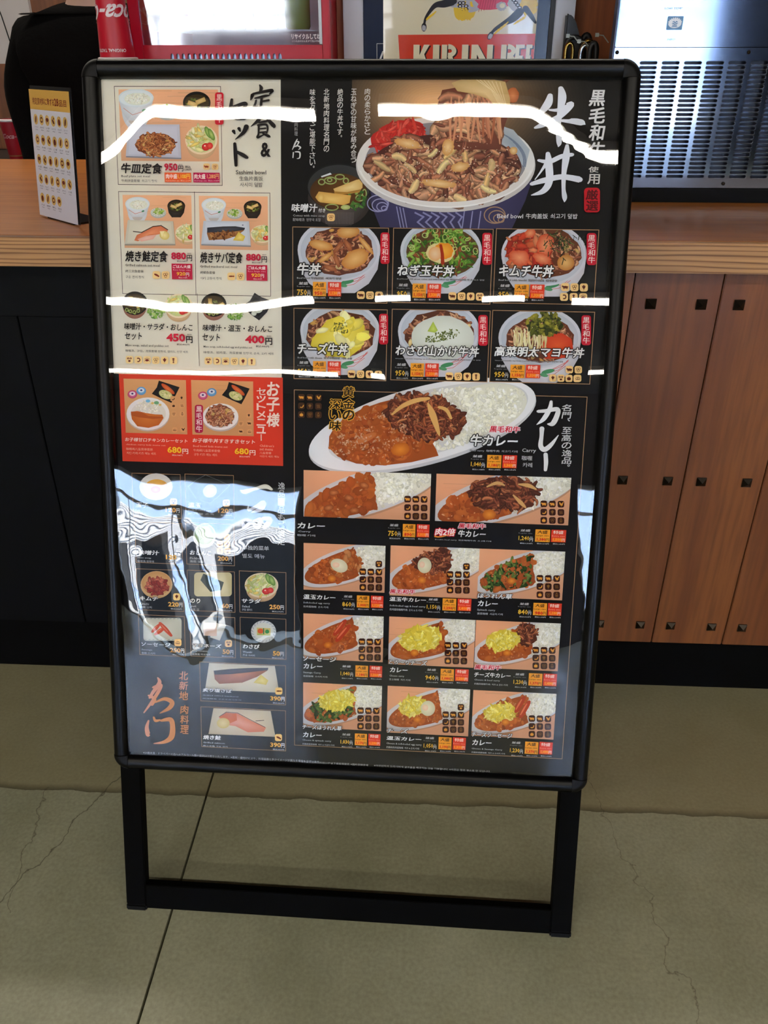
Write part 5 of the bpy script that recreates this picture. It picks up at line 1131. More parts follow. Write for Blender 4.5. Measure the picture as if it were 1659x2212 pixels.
# lifted portion with onion and chopsticks
K.poly([(1060, 130), (1190, 30), (1225, 30), (1090, 140)], (150, 84, 50), (190, 120, 76)); K.poly([(1350, 60), (1400, 28), (1450, 30), (1380, 80)], (110, 64, 44), (140, 84, 56))
tl = lambda x, y: (x-1080)**2/(300**2)+(y-360)**2/(270**2) < 1 and y > 110
K.poly([(800, 290), (850, 130), (960, 110), (1300, 170), (1430, 300), (1380, 450), (1350, 640), (950, 640), (870, 420)], (116, 66, 52), (150, 92, 68)); ribbons(tl, (800, 110, 1400, 640), 50, (60, 100), (120, 240), ML, .55, .6); ribbons(tl, (800, 110, 1400, 640), 40, (26, 50), (80, 160), ML, .62, .9)
for k in range(14): x = 930+k*32; K.stroke([(x, 200+rd.uniform(-30, 30), 10), (x+rd.uniform(-16, 16), 380, 22), (x+rd.uniform(-30, 30), 560+rd.uniform(-40, 60), 12)], MEAT[rd.randrange(7)])
K.ell(1455, 175, 52, 66, (190, 104, 60), (226, 150, 96), wob=.05, rnd=rd); K.poly([(930, 70), (1010, 40), (1240, 30), (1390, 60), (1430, 200), (1430, 315), (1330, 300), (1250, 210), (1120, 165), (980, 140)], (206, 176, 116), (236, 212, 160))
for k in range(7): K.line([(1140+k*34, 40+k*4), (1270+k*20, 130+k*18), (1360+k*10, 300)], 0.0006, (246, 230, 190))
for (x, y, rx, ry, rot) in ((560, 590, 120, 40, 12), (900, 620, 50, 76, 12), (1000, 790, 80, 42, -10), (1460, 650, 34, 34, 0), (820, 930, 150, 34, 6)): K.ell(x, y, rx, ry, (214, 160, 92), (244, 220, 160), rot=rot, wob=.1, rnd=rd)
blobs(tb, (220, 500, 1560, 1075), 260, 2, 5, [(244, 220, 196), (232, 200, 170)], 1, 2.4, .9)
K.ring(880, 748, 722, 364, 44, (232, 230, 224), a0=14, a1=166, n=50); K.ring(880, 752, 742, 382, 14, (246, 246, 242), a0=10, a1=170, n=50)
noclip()
# miso soup beside it
V(600, 160, 6.38); clip(0, 0, 1500, 2100)
K.ell(850, 1700, 440, 400, (52, 44, 42), (86, 78, 76), n=44); K.poly([(420, 1500), (1275, 1500), (1200, 1850), (1010, 2080), (700, 2090), (500, 1900)], (60, 54, 54), (96, 86, 84))
for k in range(26): x = 640+k*16; K.line([(x, 1900), (x+20-k, 2060)], 0.0004, (120, 110, 108))
K.ell(838, 1545, 442, 322, (20, 20, 22), (48, 50, 54), n=50); K.ell(838, 1550, 428, 306, (58, 60, 62), (34, 36, 38), n=50); K.ell(832, 1610, 392, 250, (84, 52, 18), (104, 66, 24), n=44)
K.poly([(590, 1400), (720, 1352), (740, 1375), (600, 1418)], (236, 240, 244))
for (x, y, a, b) in ((720, 1460, 84, 50), (850, 1410, 64, 36), (935, 1465, 38, 40), (1130, 1700, 60, 44), (740, 1830, 90, 44), (1040, 1810, 40, 34), (600, 1480, 46, 40), (710, 1452, 34, 26), (1190, 1640, 30, 60)): K.ring(x, y, a, b, 12, (150, 172, 90), n=20); K.ring(x, y, a-8, b-8, 4, (206, 214, 150), n=20)
blobs(inell(1080, 1720, 120, 130), (950, 1580, 1220, 1860), 20, 14, 26, [(90, 140, 60), (60, 110, 44), (150, 180, 90)], 1.2, 3, .8); K.ell(930, 1830, 66, 34, (170, 190, 110), (206, 216, 150))
K.poly([(760, 1575), (1080, 1450), (1120, 1443), (1165, 1500), (1165, 1560), (1120, 1600), (860, 1640), (790, 1630)], (226, 186, 110), (246, 224, 158)); K.poly([(770, 1610), (860, 1640), (1120, 1605), (1150, 1580), (1120, 1625), (850, 1655), (780, 1640)], (190, 140, 60))
K.poly([(512, 1690), (560, 1612), (1005, 1665), (985, 1770), (900, 1800), (580, 1762), (548, 1742)], (224, 172, 84), (246, 214, 130)); K.ell(590, 1700, 44, 58, (230, 184, 96), (250, 222, 140), rot=10)
noclip()

# ================= six beef-bowl cells
GFR = (190, 146, 104)
cells = [((55, 46), (1050, 850)), ((1122, 60), (2158, 860)), ]
layer(4)
def bowl(cx, cy, rx, ry, d):
    K.poly([(cx-rx, cy+4), (cx+rx, cy+4), (cx+rx*.93, cy+d*.45), (cx+rx*.72, cy+d*.78), (cx+rx*.38, cy+d), (cx-rx*.38, cy+d), (cx-rx*.72, cy+d*.78), (cx-rx*.93, cy+d*.45)], (206, 206, 214), (240, 240, 242))
    for k in range(4): K.line([(cx-rx*.1+k*rx*.12, cy+d*(.86-k*.05)), (cx+rx*.35+k*rx*.1, cy+d*(.8-k*.09)), (cx+rx*.62+k*rx*.08, cy+d*(.62-k*.12))], 0.0007, (214, 96, 96))
    K.ell(cx+rx*.2, cy+d*.74, rx*.16, ry*.07, (70, 146, 96), rot=-12); K.ell(cx+rx*.1, cy+d*.82, rx*.1, ry*.06, (90, 160, 110), rot=12)
    K.ell(cx, cy, rx, ry, (214, 218, 226), (236, 238, 240), n=44); K.ell(cx, cy+ry*.02, rx*.93, ry*.92, (196, 204, 214), (228, 232, 238), n=40)
def b_meat(cx, cy, rx, ry): meat(cx, cy, rx, ry, 80, 20, base=(100, 56, 40), onion=0.22)
W7 = (620, 480, 4.879); W8 = (940, 480, 4.366)
def cellbox(v, x0, y0, x1, y1): V(*v); K.rect(x0, y0, x1, y1, INK_); K.frame(x0, y0, x1, y1, GFR, 0.0009)
for v, a in ((W7, (55, 46, 1052, 852)), (W7, (1122, 58, 2140, 862)), (W8, (580, 58, 1500, 776)), (W7, (68, 905, 1040, 1672)), (W7, (1108, 915, 2110, 1686)), (W8, (545, 830, 1462, 1528))): cellbox(v, *a)
LZ[0] = K.z
# 1 beef
V(*W7); clip(60, 52, 1060, 848); bowl(545, 290, 438, 330, 455); b_meat(548, 305, 360, 255)
for (x, y, a, b, r) in ((355, 240, 130, 52, 12), (640, 100, 120, 66, -6), (715, 385, 150, 92, -28), (830, 240, 120, 26, 50), (400, 370, 96, 26, -36)): K.ell(x, y, a, b, (206, 140, 62), (238, 200, 130), rot=r, wob=.06, rnd=rd)
for (x, y, r) in ((540, 260, -50), (640, 240, 60), (520, 400, 70), (450, 480, 20)): K.ell(x, y, 80, 26, (150, 84, 50), (200, 128, 82), rot=r, wob=.15, rnd=rd)
noclip()
# 2 green onion and egg
clip(1128, 64, 2150, 858); bowl(1625, 300, 432, 330, 450); K.ell(1640, 310, 385, 265, (96, 70, 40)); t = inell(1640, 305, 372, 255)
blobs(t, (1260, 40, 2020, 570), 210, 9, 20, [(96, 150, 44), (140, 186, 70), (60, 112, 34), (176, 206, 96), (170, 90, 50)], 1.5, 4.5, .75)
for k in range(50):
    x, y = rd.uniform(1280, 2000), rd.uniform(60, 560)
    if t(x, y): K.ring(x, y, rd.uniform(18, 34), rd.uniform(12, 26), 9, rd.choice([(126, 176, 60), (176, 208, 104), (84, 140, 48), (200, 216, 130)]), rot=rd.uniform(0, 180), n=12)
K.ell(1615, 320, 150, 108, (232, 214, 150), (246, 240, 214), wob=.04, rnd=rd); K.ell(1650, 300, 100, 88, (238, 150, 30), (246, 190, 70), wob=.08, rnd=rd); K.ell(1560, 330, 70, 76, (236, 180, 120), (240, 214, 180)); K.stroke([(1620, 240, 30), (1636, 330, 34), (1640, 430, 40)], (170, 52, 18))
noclip()
# 3 kimchi
V(*W8); clip(585, 62, 1500, 770); bowl(1030, 300, 405, 300, 400); meat(1045, 290, 340, 235, 60, 18, base=(110, 60, 36)); 
blobs(inell(900, 270, 215, 175), (680, 70, 1140, 450), 90, 18, 36, [(222, 110, 64), (206, 70, 40), (236, 150, 100), (190, 50, 32)], 1.2, 2.6, .68, nv=11, wob=.25)
for (x, y, a, b, r) in ((800, 330, 100, 72, 10), (1040, 220, 76, 108, 12), (1010, 340, 90, 50, 20), (900, 100, 56, 40, -30)): K.ell(x, y, a, b, (214, 90, 50), (240, 168, 120), rot=r, wob=.12, rnd=rd)
K.ell(1235, 380, 80, 74, (196, 130, 56), (232, 190, 120)); 
for k in range(80): x, y = rd.gauss(1190, 75), rd.gauss(170, 60); a = rd.uniform(0, 3.14); l = rd.uniform(24, 62); K.line([(x, y), (x+l*math.cos(a), y+l*math.sin(a))], rd.uniform(.0006, .0014), rd.choice([(40, 54, 30), (70, 84, 44), (110, 120, 60), (28, 40, 26)]))
noclip()
# 4 cheese
V(*W7); clip(73, 910, 1040, 1668); bowl(555, 1140, 420, 310, 470); meat(560, 1180, 362, 245, 70, 22, base=(96, 52, 34))
K.poly([(300, 1180), (420, 1030), (560, 980), (700, 1020), (815, 1085), (820, 1180), (780, 1330), (640, 1430), (420, 1410), (245, 1300), (260, 1230)], (224, 204, 62), (240, 226, 110))
blobs(inell(560, 1200, 240, 190), (300, 990, 820, 1420), 26, 26, 60, [(240, 226, 104), (232, 214, 80), (246, 240, 180)], 1.2, 2.4, .97); blobs(inell(570, 1110, 90, 70), (460, 1020, 700, 1200), 60, 3, 8, [(110, 110, 50), (140, 140, 70)], 1, 2, .9)
noclip()
# 5 wasabi yam
clip(1114, 920, 2110, 1682); bowl(1600, 1150, 432, 320, 480); meat(1610, 1180, 372, 250, 70, 22, base=(96, 52, 34))
K.ell(1640, 1220, 330, 235, (214, 218, 206), (240, 242, 232), wob=.02, rnd=rd); K.poly([(1480, 1150), (1540, 1045), (1590, 1140), (1560, 1165)], (170, 190, 70), (206, 220, 110)); blobs(inell(1640, 1200, 190, 50, -14), (1400, 1120, 1900, 1300), 120, 3, 9, [(96, 110, 50), (130, 140, 76)], 1, 2.4, .9)
noclip()
# 6 mustard greens, cod roe, mayonnaise
V(*W8); clip(550, 836, 1462, 1524); bowl(990, 1090, 392, 285, 430); meat(990, 1110, 320, 215, 60, 18, base=(110, 60, 40))
K.poly([(1030, 1060), (1200, 1046), (1290, 1100), (1305, 1190), (1240, 1280), (1040, 1290), (1000, 1180)], (214, 62, 30), (236, 100, 50)); 
for k in range(34): x = 740+k*9; K.stroke([(x, 1010+rd.uniform(-20, 50), 8), (x+rd.uniform(-20, 26), 1100, 11), (x+rd.uniform(-20, 20), 1190+rd.uniform(-10, 30), 8)], rd.choice([(240, 228, 176), (226, 212, 150), (248, 240, 200)]))
blobs(inell(1030, 960, 165, 115), (860, 850, 1200, 1090), 150, 9, 20, [(96, 104, 30), (140, 140, 44), (60, 70, 26), (186, 176, 60)], 1.2, 3, .75)
noclip()

# ================= curry block
layer(4); V(630, 820, 5.027)
K.frame(22, 118, 3215, 4150, GFR, 0.0008) if False else None
V(0, 0); fb = [(634, 842), (1264, 850), (1209, 1652), (644, 1620)]
a = sheet(634, 843); b = sheet(1210, 1642); 
for q in (((a[0], a[1]), (b[0]+0.004, a[1]+0.0009)), ((a[0], b[1]), (b[0]+0.004, b[1]+0.0009)), ((a[0], b[1]), (a[0]+0.0009, a[1])), ((b[0]+0.003, b[1]), (b[0]+0.0039, a[1]))):
    (u0, v0), (u1, v1) = q; K.fan([(u0, v0), (u1, v0), (u1, v1), (u0, v1)], GFR)
V(630, 820, 5.027)
def oval(cx, cy, rx, ry, rot, c, cc=None, n=60): K.ell(cx, cy, rx, ry, c, cc, rot=rot, n=n)
oval(1420, 510, 1275, 425, -14.5, (206, 206, 208), (236, 236, 236)); oval(1418, 490, 1272, 410, -14.5, (240, 240, 240), (226, 226, 226)); oval(1480, 470, 1125, 345, -15, (214, 214, 212), (232, 232, 228))
t = lambda x, y: inell(1480, 470, 1080, 330, -15)(x, y) and x > 1480
K.ell(2050, 330, 520, 265, (226, 224, 206), (246, 245, 234), rot=-15, n=40); rice(t, (1480, 100, 2560, 800), 620, 22)
cp = [(405, 620), (450, 540), (560, 430), (760, 320), (960, 250), (1200, 190), (1420, 190), (1520, 420), (1500, 640), (1570, 760), (1595, 830), (1300, 900), (1000, 935), (700, 915), (500, 840), (400, 740)]
K.poly(cp, (168, 84, 32), (196, 106, 42)); tc = lambda x, y: inell(1000, 590, 590, 310, -13)(x, y) and not (x > 1520)
curry_tex(tc, (390, 180, 1580, 940), 230, 20, 0.5)
K.ell(1180, 760, 105, 72, (200, 108, 26), (238, 158, 52), rot=-10, wob=.06, rnd=rd); K.ell(800, 640, 130, 40, (206, 120, 60), (222, 140, 80), rot=-24)
mt = lambda x, y: inell(1450, 400, 420, 235, 12)(x, y)
K.ell(1450, 410, 400, 215, (92, 46, 32), rot=12, wob=.08, rnd=rd); blobs(mt, (1040, 140, 1880, 690), 210, 20, 40, [(130, 66, 44), (104, 52, 38)], 1.1, 2, .7); ribbons(mt, (1040, 140, 1880, 690), 230, (22, 46), (60, 140), [(160, 86, 56), (136, 70, 46), (190, 110, 70), (116, 60, 42), (176, 98, 58), (206, 134, 86)], .55, 1.2)
for pts in ([(1090, 380, 20), (1200, 290, 44), (1340, 230, 50), (1490, 205, 30)], [(1480, 260, 20), (1530, 380, 74), (1590, 560, 40), (1605, 610, 10)], [(1600, 300, 30), (1680, 330, 40), (1730, 420, 30)]): K.stroke(pts, (232, 186, 110))
for k in range(26):
    hx, hy = rd.uniform(460, 1260), rd.uniform(380, 800)
    if tc(hx, hy): blobs(inell(hx, hy, 60, 26, -25), (hx-60, hy-40, hx+60, hy+40), 7, 3, 9, [(232, 186, 148), (222, 160, 116)], 1.1, 2.8, .84)
# two wide cells and nine small cells
def cell(x0, y0, x1, y1, top, wide=False):
    k = 100.0/(x1-x0); V(x0, y0, k); H = (y1-y0)*k; clip(0, 0, 100, H); table_bg(-4, -4, 104, H+4, (236, 176, 134))
    s = H/62.0 if not wide else H/38.0
    if wide: cx, cy, rx, ry, rt_ = 51, H*.44, 60, 17.0, -17
    else: cx, cy, rx, ry, rt_ = 55, H*.44, 64, 21.5, -17
    K.ell(cx, cy+1.6, rx, ry, (196, 150, 116), rot=rt_, n=44); K.ell(cx, cy, rx, ry, (214, 214, 214), (238, 238, 238), rot=rt_, n=44); K.ell(cx+2, cy-.3, rx*.93, ry*.86, (218, 218, 214), (232, 230, 224), rot=rt_, n=44)
    bxr = 56 if wide else 66
    ti = inell(cx+3, cy-.3, rx*.88, ry*.82, rt_)
    K.ell(cx+24, cy-7, 34, ry*.76, (232, 230, 212), (246, 244, 232), rot=rt_, n=30); rice(lambda x, y: ti(x, y) and x > bxr-4, (bxr-8, -5, 108, H), 210, 1.5)
    pts = []
    for i in range(40):
        q = 2*math.pi*i/40; r = R(rt_); x = rx*.90*math.cos(q); y = ry*.84*math.sin(q); X = cx+1.5+x*math.cos(r)-y*math.sin(r); Y = cy-.2+x*math.sin(r)+y*math.cos(r)
        lim = bxr+(Y-cy)*.18+rd.uniform(-.8, .8); pts.append((min(X, lim), Y if X < lim else cy+(Y-cy)*(0.92)))
    K.poly(pts, (166, 82, 32), (192, 102, 42)); tc = lambda x, y: inell(cx+1, cy, rx*.84, ry*.76, rt_)(x, y) and x < bxr-1
    curry_tex(tc, (-5, 0, bxr, H), 60, 1.9, 0.5 if top != 'plain' else .12)
    return cx, cy, H, tc
def t_cheese(x, y, a, b):
    K.ell(x, y, a, b, (216, 196, 62), (232, 216, 86), wob=.1, rnd=rd, rot=-8, n=34); blobs(inell(x, y, a, b, -8), (x-a, y-b, x+a, y+b), 90, .8, 1.6, [(238, 224, 100), (222, 204, 70), (244, 236, 140)], 2, 4, .93)
    for k in range(16): q = R(rd.uniform(20, 200)); px = x+a*.92*math.cos(q); py = y+b*.9*math.sin(q); K.line([(px, py), (px+rd.uniform(-3, 1), py+rd.uniform(1, 4))], 0.0007, (236, 222, 130))
def t_egg(x, y, a, b, rot=20): K.ell(x, y, a, b, (214, 212, 176), (244, 242, 216), rot=rot); K.ell(x-a*.35, y-b*.1, a*.4, b*.4, (240, 206, 176), (246, 226, 200))
def t_saus(x, y, l, w_, rot): r = R(rot); K.stroke([(x-l*math.cos(r), y-l*math.sin(r), w_*.7), (x-l*.6*math.cos(r), y-l*.6*math.sin(r), w_), (x+l*.6*math.cos(r), y+l*.6*math.sin(r), w_), (x+l*math.cos(r), y+l*math.sin(r), w_*.7)], (190, 66, 36)); K.stroke([(x-l*.8*math.cos(r)-1, y-l*.8*math.sin(r)-.6, w_*.2), (x-1, y-.8, w_*.34), (x+l*.7*math.cos(r)-1, y+l*.7*math.sin(r)-.6, w_*.2)], (232, 126, 84))
def t_beef(x, y, a, b, n=60): K.ell(x, y, a, b, (92, 46, 32), wob=.1, rnd=rd); ribbons(inell(x, y, a, b), (x-a, y-b, x+a, y+b), int(n*1.2), (1.8, 3.6), (4, 10), [(150, 80, 54), (124, 64, 44), (176, 100, 64), (100, 54, 38), (198, 122, 78)], .58, 1.2)
def t_spin(test, bb, n): blobs(test, bb, n, 1.0, 2.4, [(50, 84, 34), (84, 120, 50), (34, 62, 28), (120, 150, 70)], 1.5, 3.6, .7)
def potato(x, y): K.ell(x, y, 5, 4, (196, 104, 26), (240, 160, 56), wob=.06, rnd=rd)
layer(5)
# wide: plain, double beef
cell(655, 1016, 928, 1126, 'plain', True)
for x, y in ((48, 12), (24, 18), (36, 22), (20, 30), (40, 32)): K.ell(x, y, 4, 2.4, (150, 76, 32), (220, 140, 84), rot=rd.uniform(-20, 20), wob=.12, rnd=rd)
noclip(); V(630, 820, 5.027); icons9(1258, 1302, 90, 92, 36)
cell(943, 1024, 1228, 1136, 'beef', True); t_beef(51, 14, 26, 12, 110); t_beef(62, 20, 13, 8, 30); t_beef(42, 24, 8, 8, 20)
for a in ([(38, 10, 1), (46, 7, 2.5), (52, 9, 1)], [(62, 8, 1), (70, 9, 3), (76, 12, 1)], [(58, 16, 1), (64, 22, 3), (68, 26, 1)]): K.stroke(a, (224, 176, 110))
potato(40, 31); noclip(); V(930, 820, 4.74); icons9(1162, 1276, 88, 84, 34)
S13 = (640, 1160, 5.184); S14 = (930, 1160, 4.74); S15 = (640, 1460, 5.184); S16 = (930, 1460, 4.74)
def px(v, x, y): return (v[0]+x/v[2], v[1]+y/v[2])
defs = [('egg', S13, (78, 72, 986, 632), (743, 395, 90, 87, 37)), ('beefegg', S13, (1056, 100, 2030, 700), None), ('spin', S14, (500, 124, 1350, 656), (1122, 428, 86, 84, 34)),
        ('saus', S13, (76, 862, 966, 1412), (733, 1180, 88, 87, 37)), ('cheese', S13, (1040, 898, 1985, 1475), None), ('cheesebeef', S14, (468, 858, 1305, 1384), (1080, 1165, 84, 80, 34)),
        ('cheesespin', S15, (73, 82, 948, 630), (718, 397, 88, 87, 36)), ('cheeseegg', S15, (1022, 120, 1925, 690), None), ('cheesesaus', S16, (440, 154, 1262, 664), (1040, 445, 82, 80, 33))]
for nm_, v, (x0, y0, x1, y1), ic in defs:
    a = px(v, x0, y0); b = px(v, x1, y1); cx, cy, H, tc = cell(a[0], a[1], b[0], b[1], nm_)
    if nm_ == 'egg': blobs(inell(52, 26, 22, 15, -20), (26, 8, 72, 46), 70, 1.4, 3, [(206, 120, 56), (184, 94, 40), (222, 150, 90)], 1.2, 2.4, .8); t_egg(44, 28, 11, 8, 25); potato(35, 44)
    elif nm_ == 'beefegg': t_beef(48, 20, 22, 12, 70); t_beef(60, 12, 10, 10, 30); t_egg(39, 23, 8, 9, 0); potato(36, 40)
    elif nm_ == 'spin': t_spin(lambda x, y: tc(x, y), (0, 5, 62, H), 130); curry_tex(tc, (5, 5, 60, H), 26, 1.6, .6); potato(39, 39)
    elif nm_ == 'saus': t_saus(46, 18, 11, 6, -52); t_saus(50, 25, 12, 6.4, -50); potato(31, 40)
    elif nm_ == 'cheese': t_cheese(37, 26, 25, 15); potato(30, 43)
    elif nm_ == 'cheesebeef': t_beef(62, 18, 13, 14, 60); t_cheese(33, 25, 20, 13); potato(38, 40)
    elif nm_ == 'cheesespin': t_spin(lambda x, y: tc(x, y), (0, 5, 62, H), 110); t_cheese(43, 23, 23, 13)
    elif nm_ == 'cheeseegg': t_cheese(31, 25, 17, 12); t_egg(50, 28, 9, 9.5, 0); potato(37, 42)
    elif nm_ == 'cheesesaus': t_cheese(34, 28, 20, 11); t_saus(58, 18, 10, 6, -60); t_saus(64, 24, 11, 6, -60); potato(40, 40)
    noclip()
    if ic: V(*v); icons9(*ic, top=(nm_ == 'egg'))
V(*S14); icons9(200, 388, 84, 80, 34, top=True); icons9(178, 1115, 82, 79, 34); V(*S16); icons9(155, 403, 78, 76, 33, top=True)
# left column small dishes
layer(4); W11 = (250, 1000, 4.046); W12 = (250, 1400, 4.046); V(*W11)
for a in ((133, 92, 568, 490), (598, 100, 1030, 500), (158, 520, 580, 890), (605, 525, 1033, 905), (172, 930, 590, 1305), (618, 942, 1038, 1312), (1075, 948, 1485, 1327), (190, 1332, 603, 1700), (642, 1342, 1042, 1712), (1082, 1355, 1485, 1725)): K.frame(*a, GFR, 0.0008)
V(*W12); K.frame(728, 127, 1482, 505, GFR, 0.0008); K.frame(738, 520, 1482, 908, GFR, 0.0008); V(*W11)
K.ell(345, 212, 146, 118, (220, 220, 214), (244, 242, 236)); K.ell(350, 212, 100, 66, (232, 170, 50), (244, 200, 90)); K.ell(342, 236, 42, 30, (230, 120, 36), (244, 160, 70))
K.line([(625, 210), (700, 150), (780, 108), (880, 150), (990, 200), (900, 290), (820, 355), (700, 320), (630, 215)], 0.0005, (120, 126, 130)); K.ell(818, 250, 62, 56, (214, 206, 160), (238, 230, 190), rot=-20)
K.ell(335, 640, 120, 100, (30, 26, 24), (66, 52, 30)); K.ell(770, 640, 100, 108, (214, 218, 210), (232, 236, 228)); K.ell(770, 630, 84, 88, (140, 168, 110), (196, 214, 160))
K.ell(350, 1070, 140, 120, (222, 180, 120), (246, 220, 170)); K.ell(350, 1060, 128, 104, (214, 160, 96), (238, 196, 134)); blobs(inell(350, 1085, 92, 70), (240, 1000, 460, 1180), 80, 9, 18, [(196, 82, 60), (220, 120, 90), (170, 56, 44)], 1.2, 2.6, .7)
K.rrect(680, 962, 1010, 1172, 30, (214, 200, 150), (240, 228, 184)); K.poly([(760, 972), (940, 1048), (918, 1118), (822, 1132), (735, 1030)], (38, 50, 38), (58, 72, 52))
salad(1270, 1075, 148, 115); V(*W11)
K.rrect(235, 1360, 570, 1560, 26, (206, 206, 186), (232, 230, 214)); t_s = [(345, 1450, 45, 34, -45), (380, 1475, 50, 36, -35), (430, 1460, 74, 38, 48)]
for x, y, l, w_, rot in t_s:
    r = R(rot); K.stroke([(x-l*math.cos(r), y-l*math.sin(r), w_*.6), (x, y, w_), (x+l*math.cos(r), y+l*math.sin(r), w_*.6)], (214, 86, 56)); K.stroke([(x-l*.6*math.cos(r)-6, y-l*.6*math.sin(r)-5, 4), (x-5, y-6, 8), (x+l*.5*math.cos(r)-5, y+l*.5*math.sin(r)-6, 4)], (244, 150, 116))
for k in range(9): K.line([(260+k*34, 1368), (276+k*34, 1366)], 0.0006, (110, 126, 130)); K.line([(250+k*34, 1550), (262+k*34, 1548)], 0.0006, (110, 126, 130))
K.poly([(860, 1400), (960, 1425), (905, 1560), (820, 1530)], (216, 212, 196), (238, 236, 224)); K.rect(760, 1400, 880, 1520, (232, 200, 180))
K.ell(1288, 1480, 110, 98, (214, 216, 214), (236, 238, 236)); K.ell(1288, 1478, 84, 74, (226, 226, 214))
for k in range(20): q = 2*math.pi*k/20; K.line([(1288+92*math.cos(q), 1480+82*math.sin(q)), (1288+106*math.cos(q+.12), 1480+94*math.sin(q+.12))], 0.0006, (84, 96, 110))
K.rect(1230, 1445, 1350, 1515, (214, 196, 120)); K.ell(1262, 1475, 26, 22, (226, 96, 40)); K.ell(1320, 1480, 18, 18, (60, 150, 80)); K.rect(1284, 1450, 1294, 1505, (60, 140, 90)); K.rect(1235, 1500, 1345, 1512, (170, 190, 90))
V(*W12); clip(734, 134, 1478, 500); K.poly([(812, 125), (1382, 135), (1425, 398), (775, 372)], (216, 208, 184), (236, 230, 208))
K.poly([(850, 205), (1000, 190), (1150, 182), (1330, 180), (1320, 205), (1230, 260), (1100, 310), (900, 320), (860, 280)], (150, 90, 60), (206, 140, 100)); K.poly([(850, 205), (1000, 190), (1150, 182), (1330, 180), (1325, 200), (1150, 220), (1000, 235), (860, 240)], (50, 48, 54), (86, 70, 72)); K.poly([(1200, 310), (1265, 240), (1330, 290), (1310, 330)], (214, 196, 90), (240, 226, 140)); noclip()
clip(744, 528, 1478, 902); K.poly([(850, 525), (1348, 545), (1392, 785), (805, 760)], (212, 200, 172), (232, 222, 196))
K.poly([(895, 615), (960, 572), (1060, 580), (1180, 645), (1310, 705), (1290, 740), (1150, 745), (1040, 690), (960, 680)], (222, 140, 110), (238, 176, 150)); K.poly([(900, 612), (960, 572), (1050, 582), (1055, 640), (990, 668)], (210, 110, 50)); K.line([(900, 608), (960, 568), (1060, 576), (1180, 640), (1300, 700)], 0.001, (60, 46, 44)); K.line([(1220, 645), (1290, 640)], 0.001, (60, 46, 44)); K.ell(935, 665, 56, 46, (214, 196, 120), (240, 228, 170)); noclip()

# ================= words
print('ink height', K.zmax); K.z = K.zmax+2e-5; K.step = 1.2e-6; V(200, 150, 3.77)
wagyu_tag(995, 184, 1064, 448)
# large brush characters: set meals
D = (26, 20, 24)
def strokes(lst, c=D):
    for s in lst: K.stroke(s, c)
strokes([[(1360, 125, 14), (1372, 150, 30), (1362, 176, 18)], [(1300, 205, 30), (1292, 230, 22), (1284, 248, 6)], [(1304, 196, 16), (1380, 180, 22), (1462, 168, 26), (1440, 198, 12)], [(1320, 232, 12), (1400, 214, 22), (1440, 208, 8)], [(1376, 225, 20), (1372, 262, 22), (1368, 300, 20)], [(1372, 258, 12), (1430, 248, 18), (1440, 246, 6)], [(1330, 250, 16), (1318, 290, 18), (1284, 330, 6)], [(1312, 292, 14), (1370, 312, 24), (1440, 326, 36), (1474, 332, 10)]])
strokes([[(1388, 350, 22), (1350, 410, 30), (1288, 462, 6)], [(1390, 360, 12), (1430, 410, 26), (1474, 458, 34), (1472, 472, 8)], [(1352, 430, 14), (1412, 420, 20), (1424, 418, 8)], [(1344, 452, 16), (1410, 446, 18), (1424, 480, 16), (1416, 516, 12)], [(1348, 482, 10), (1408, 476, 14)], [(1350, 512, 12), (1410, 506, 14)], [(1352, 452, 18), (1350, 520, 16), (1342, 552, 20), (1392, 530, 10)], [(1386, 520, 14), (1430, 540, 24), (1446, 548, 8)]])
K.text(1365, 592, 1450, 712, '&', D, off=0.03)
strokes([[(1080, 330, 30), (1150, 302, 26), (1236, 276, 34), (1240, 298, 26), (1200, 336, 8)], [(1132, 242, 22), (1124, 300, 30), (1118, 350, 26), (1124, 392, 12)], [(1124, 380, 12), (1170, 400, 20), (1240, 395, 30)]])
strokes([[(1146, 500, 30), (1156, 520, 16)], [(1190, 478, 28), (1200, 500, 16)], [(1250, 462, 40), (1228, 510, 32), (1160, 568, 6)]])
strokes([[(1156, 602, 26), (1162, 690, 32), (1166, 780, 26)], [(1170, 668, 22), (1220, 694, 32), (1256, 716, 26)]])
K.text(1165, 818, 1412, 854, 'Sashimi bowl', (50, 44, 50), off=0.008); K.text(1193, 868, 1386, 906, '生鱼片盖饭', (50, 44, 50), off=0.008); K.text(1198, 918, 1382, 956, '사시미 덮밥', (50, 44, 50), off=0.008)
bold(228, 762, 565, 846, '牛皿定食', D); K.text(580, 762, 690, 825, '950', CR_, off=0.035); K.text(696, 782, 736, 828, '円', D, off=0.02); K.text(700, 768, 730, 778, '税別', D); K.text(752, 782, 796, 802, '税込', D, off=.02); K.text(746, 806, 802, 824, '1,045円', D, off=.02)
K.text(231, 858, 464, 882, 'Beef plate set meal', (60, 54, 58), off=.008, res=1); K.text(231, 892, 520, 918, '牛肉拼盘套餐  쇠고기 정식', (60, 54, 58), off=.008, res=1)
irow(925, 790, 70, 26, 'co', bgc=(240, 206, 142), fg=(150, 60, 30))
K.rect(583, 838, 802, 918, (232, 100, 46)); K.text(594, 850, 686, 888, '肉中盛', (252, 244, 236), off=.03); K.text(692, 850, 790, 890, '1,100円', (252, 226, 80), off=.02); K.text(594, 896, 796, 912, 'Beef medium size  税込1,210円', (250, 214, 190), res=1)
K.rect(817, 838, 1034, 920, (190, 28, 84)); K.text(826, 850, 916, 890, '肉大盛', (252, 244, 236), off=.03); K.text(930, 850, 1026, 890, '1,280円', (244, 190, 120), off=.02); K.text(828, 896, 1030, 914, 'Beef large size  税込1,408円', (240, 190, 210), res=1)
V(230, 400, 4.046)
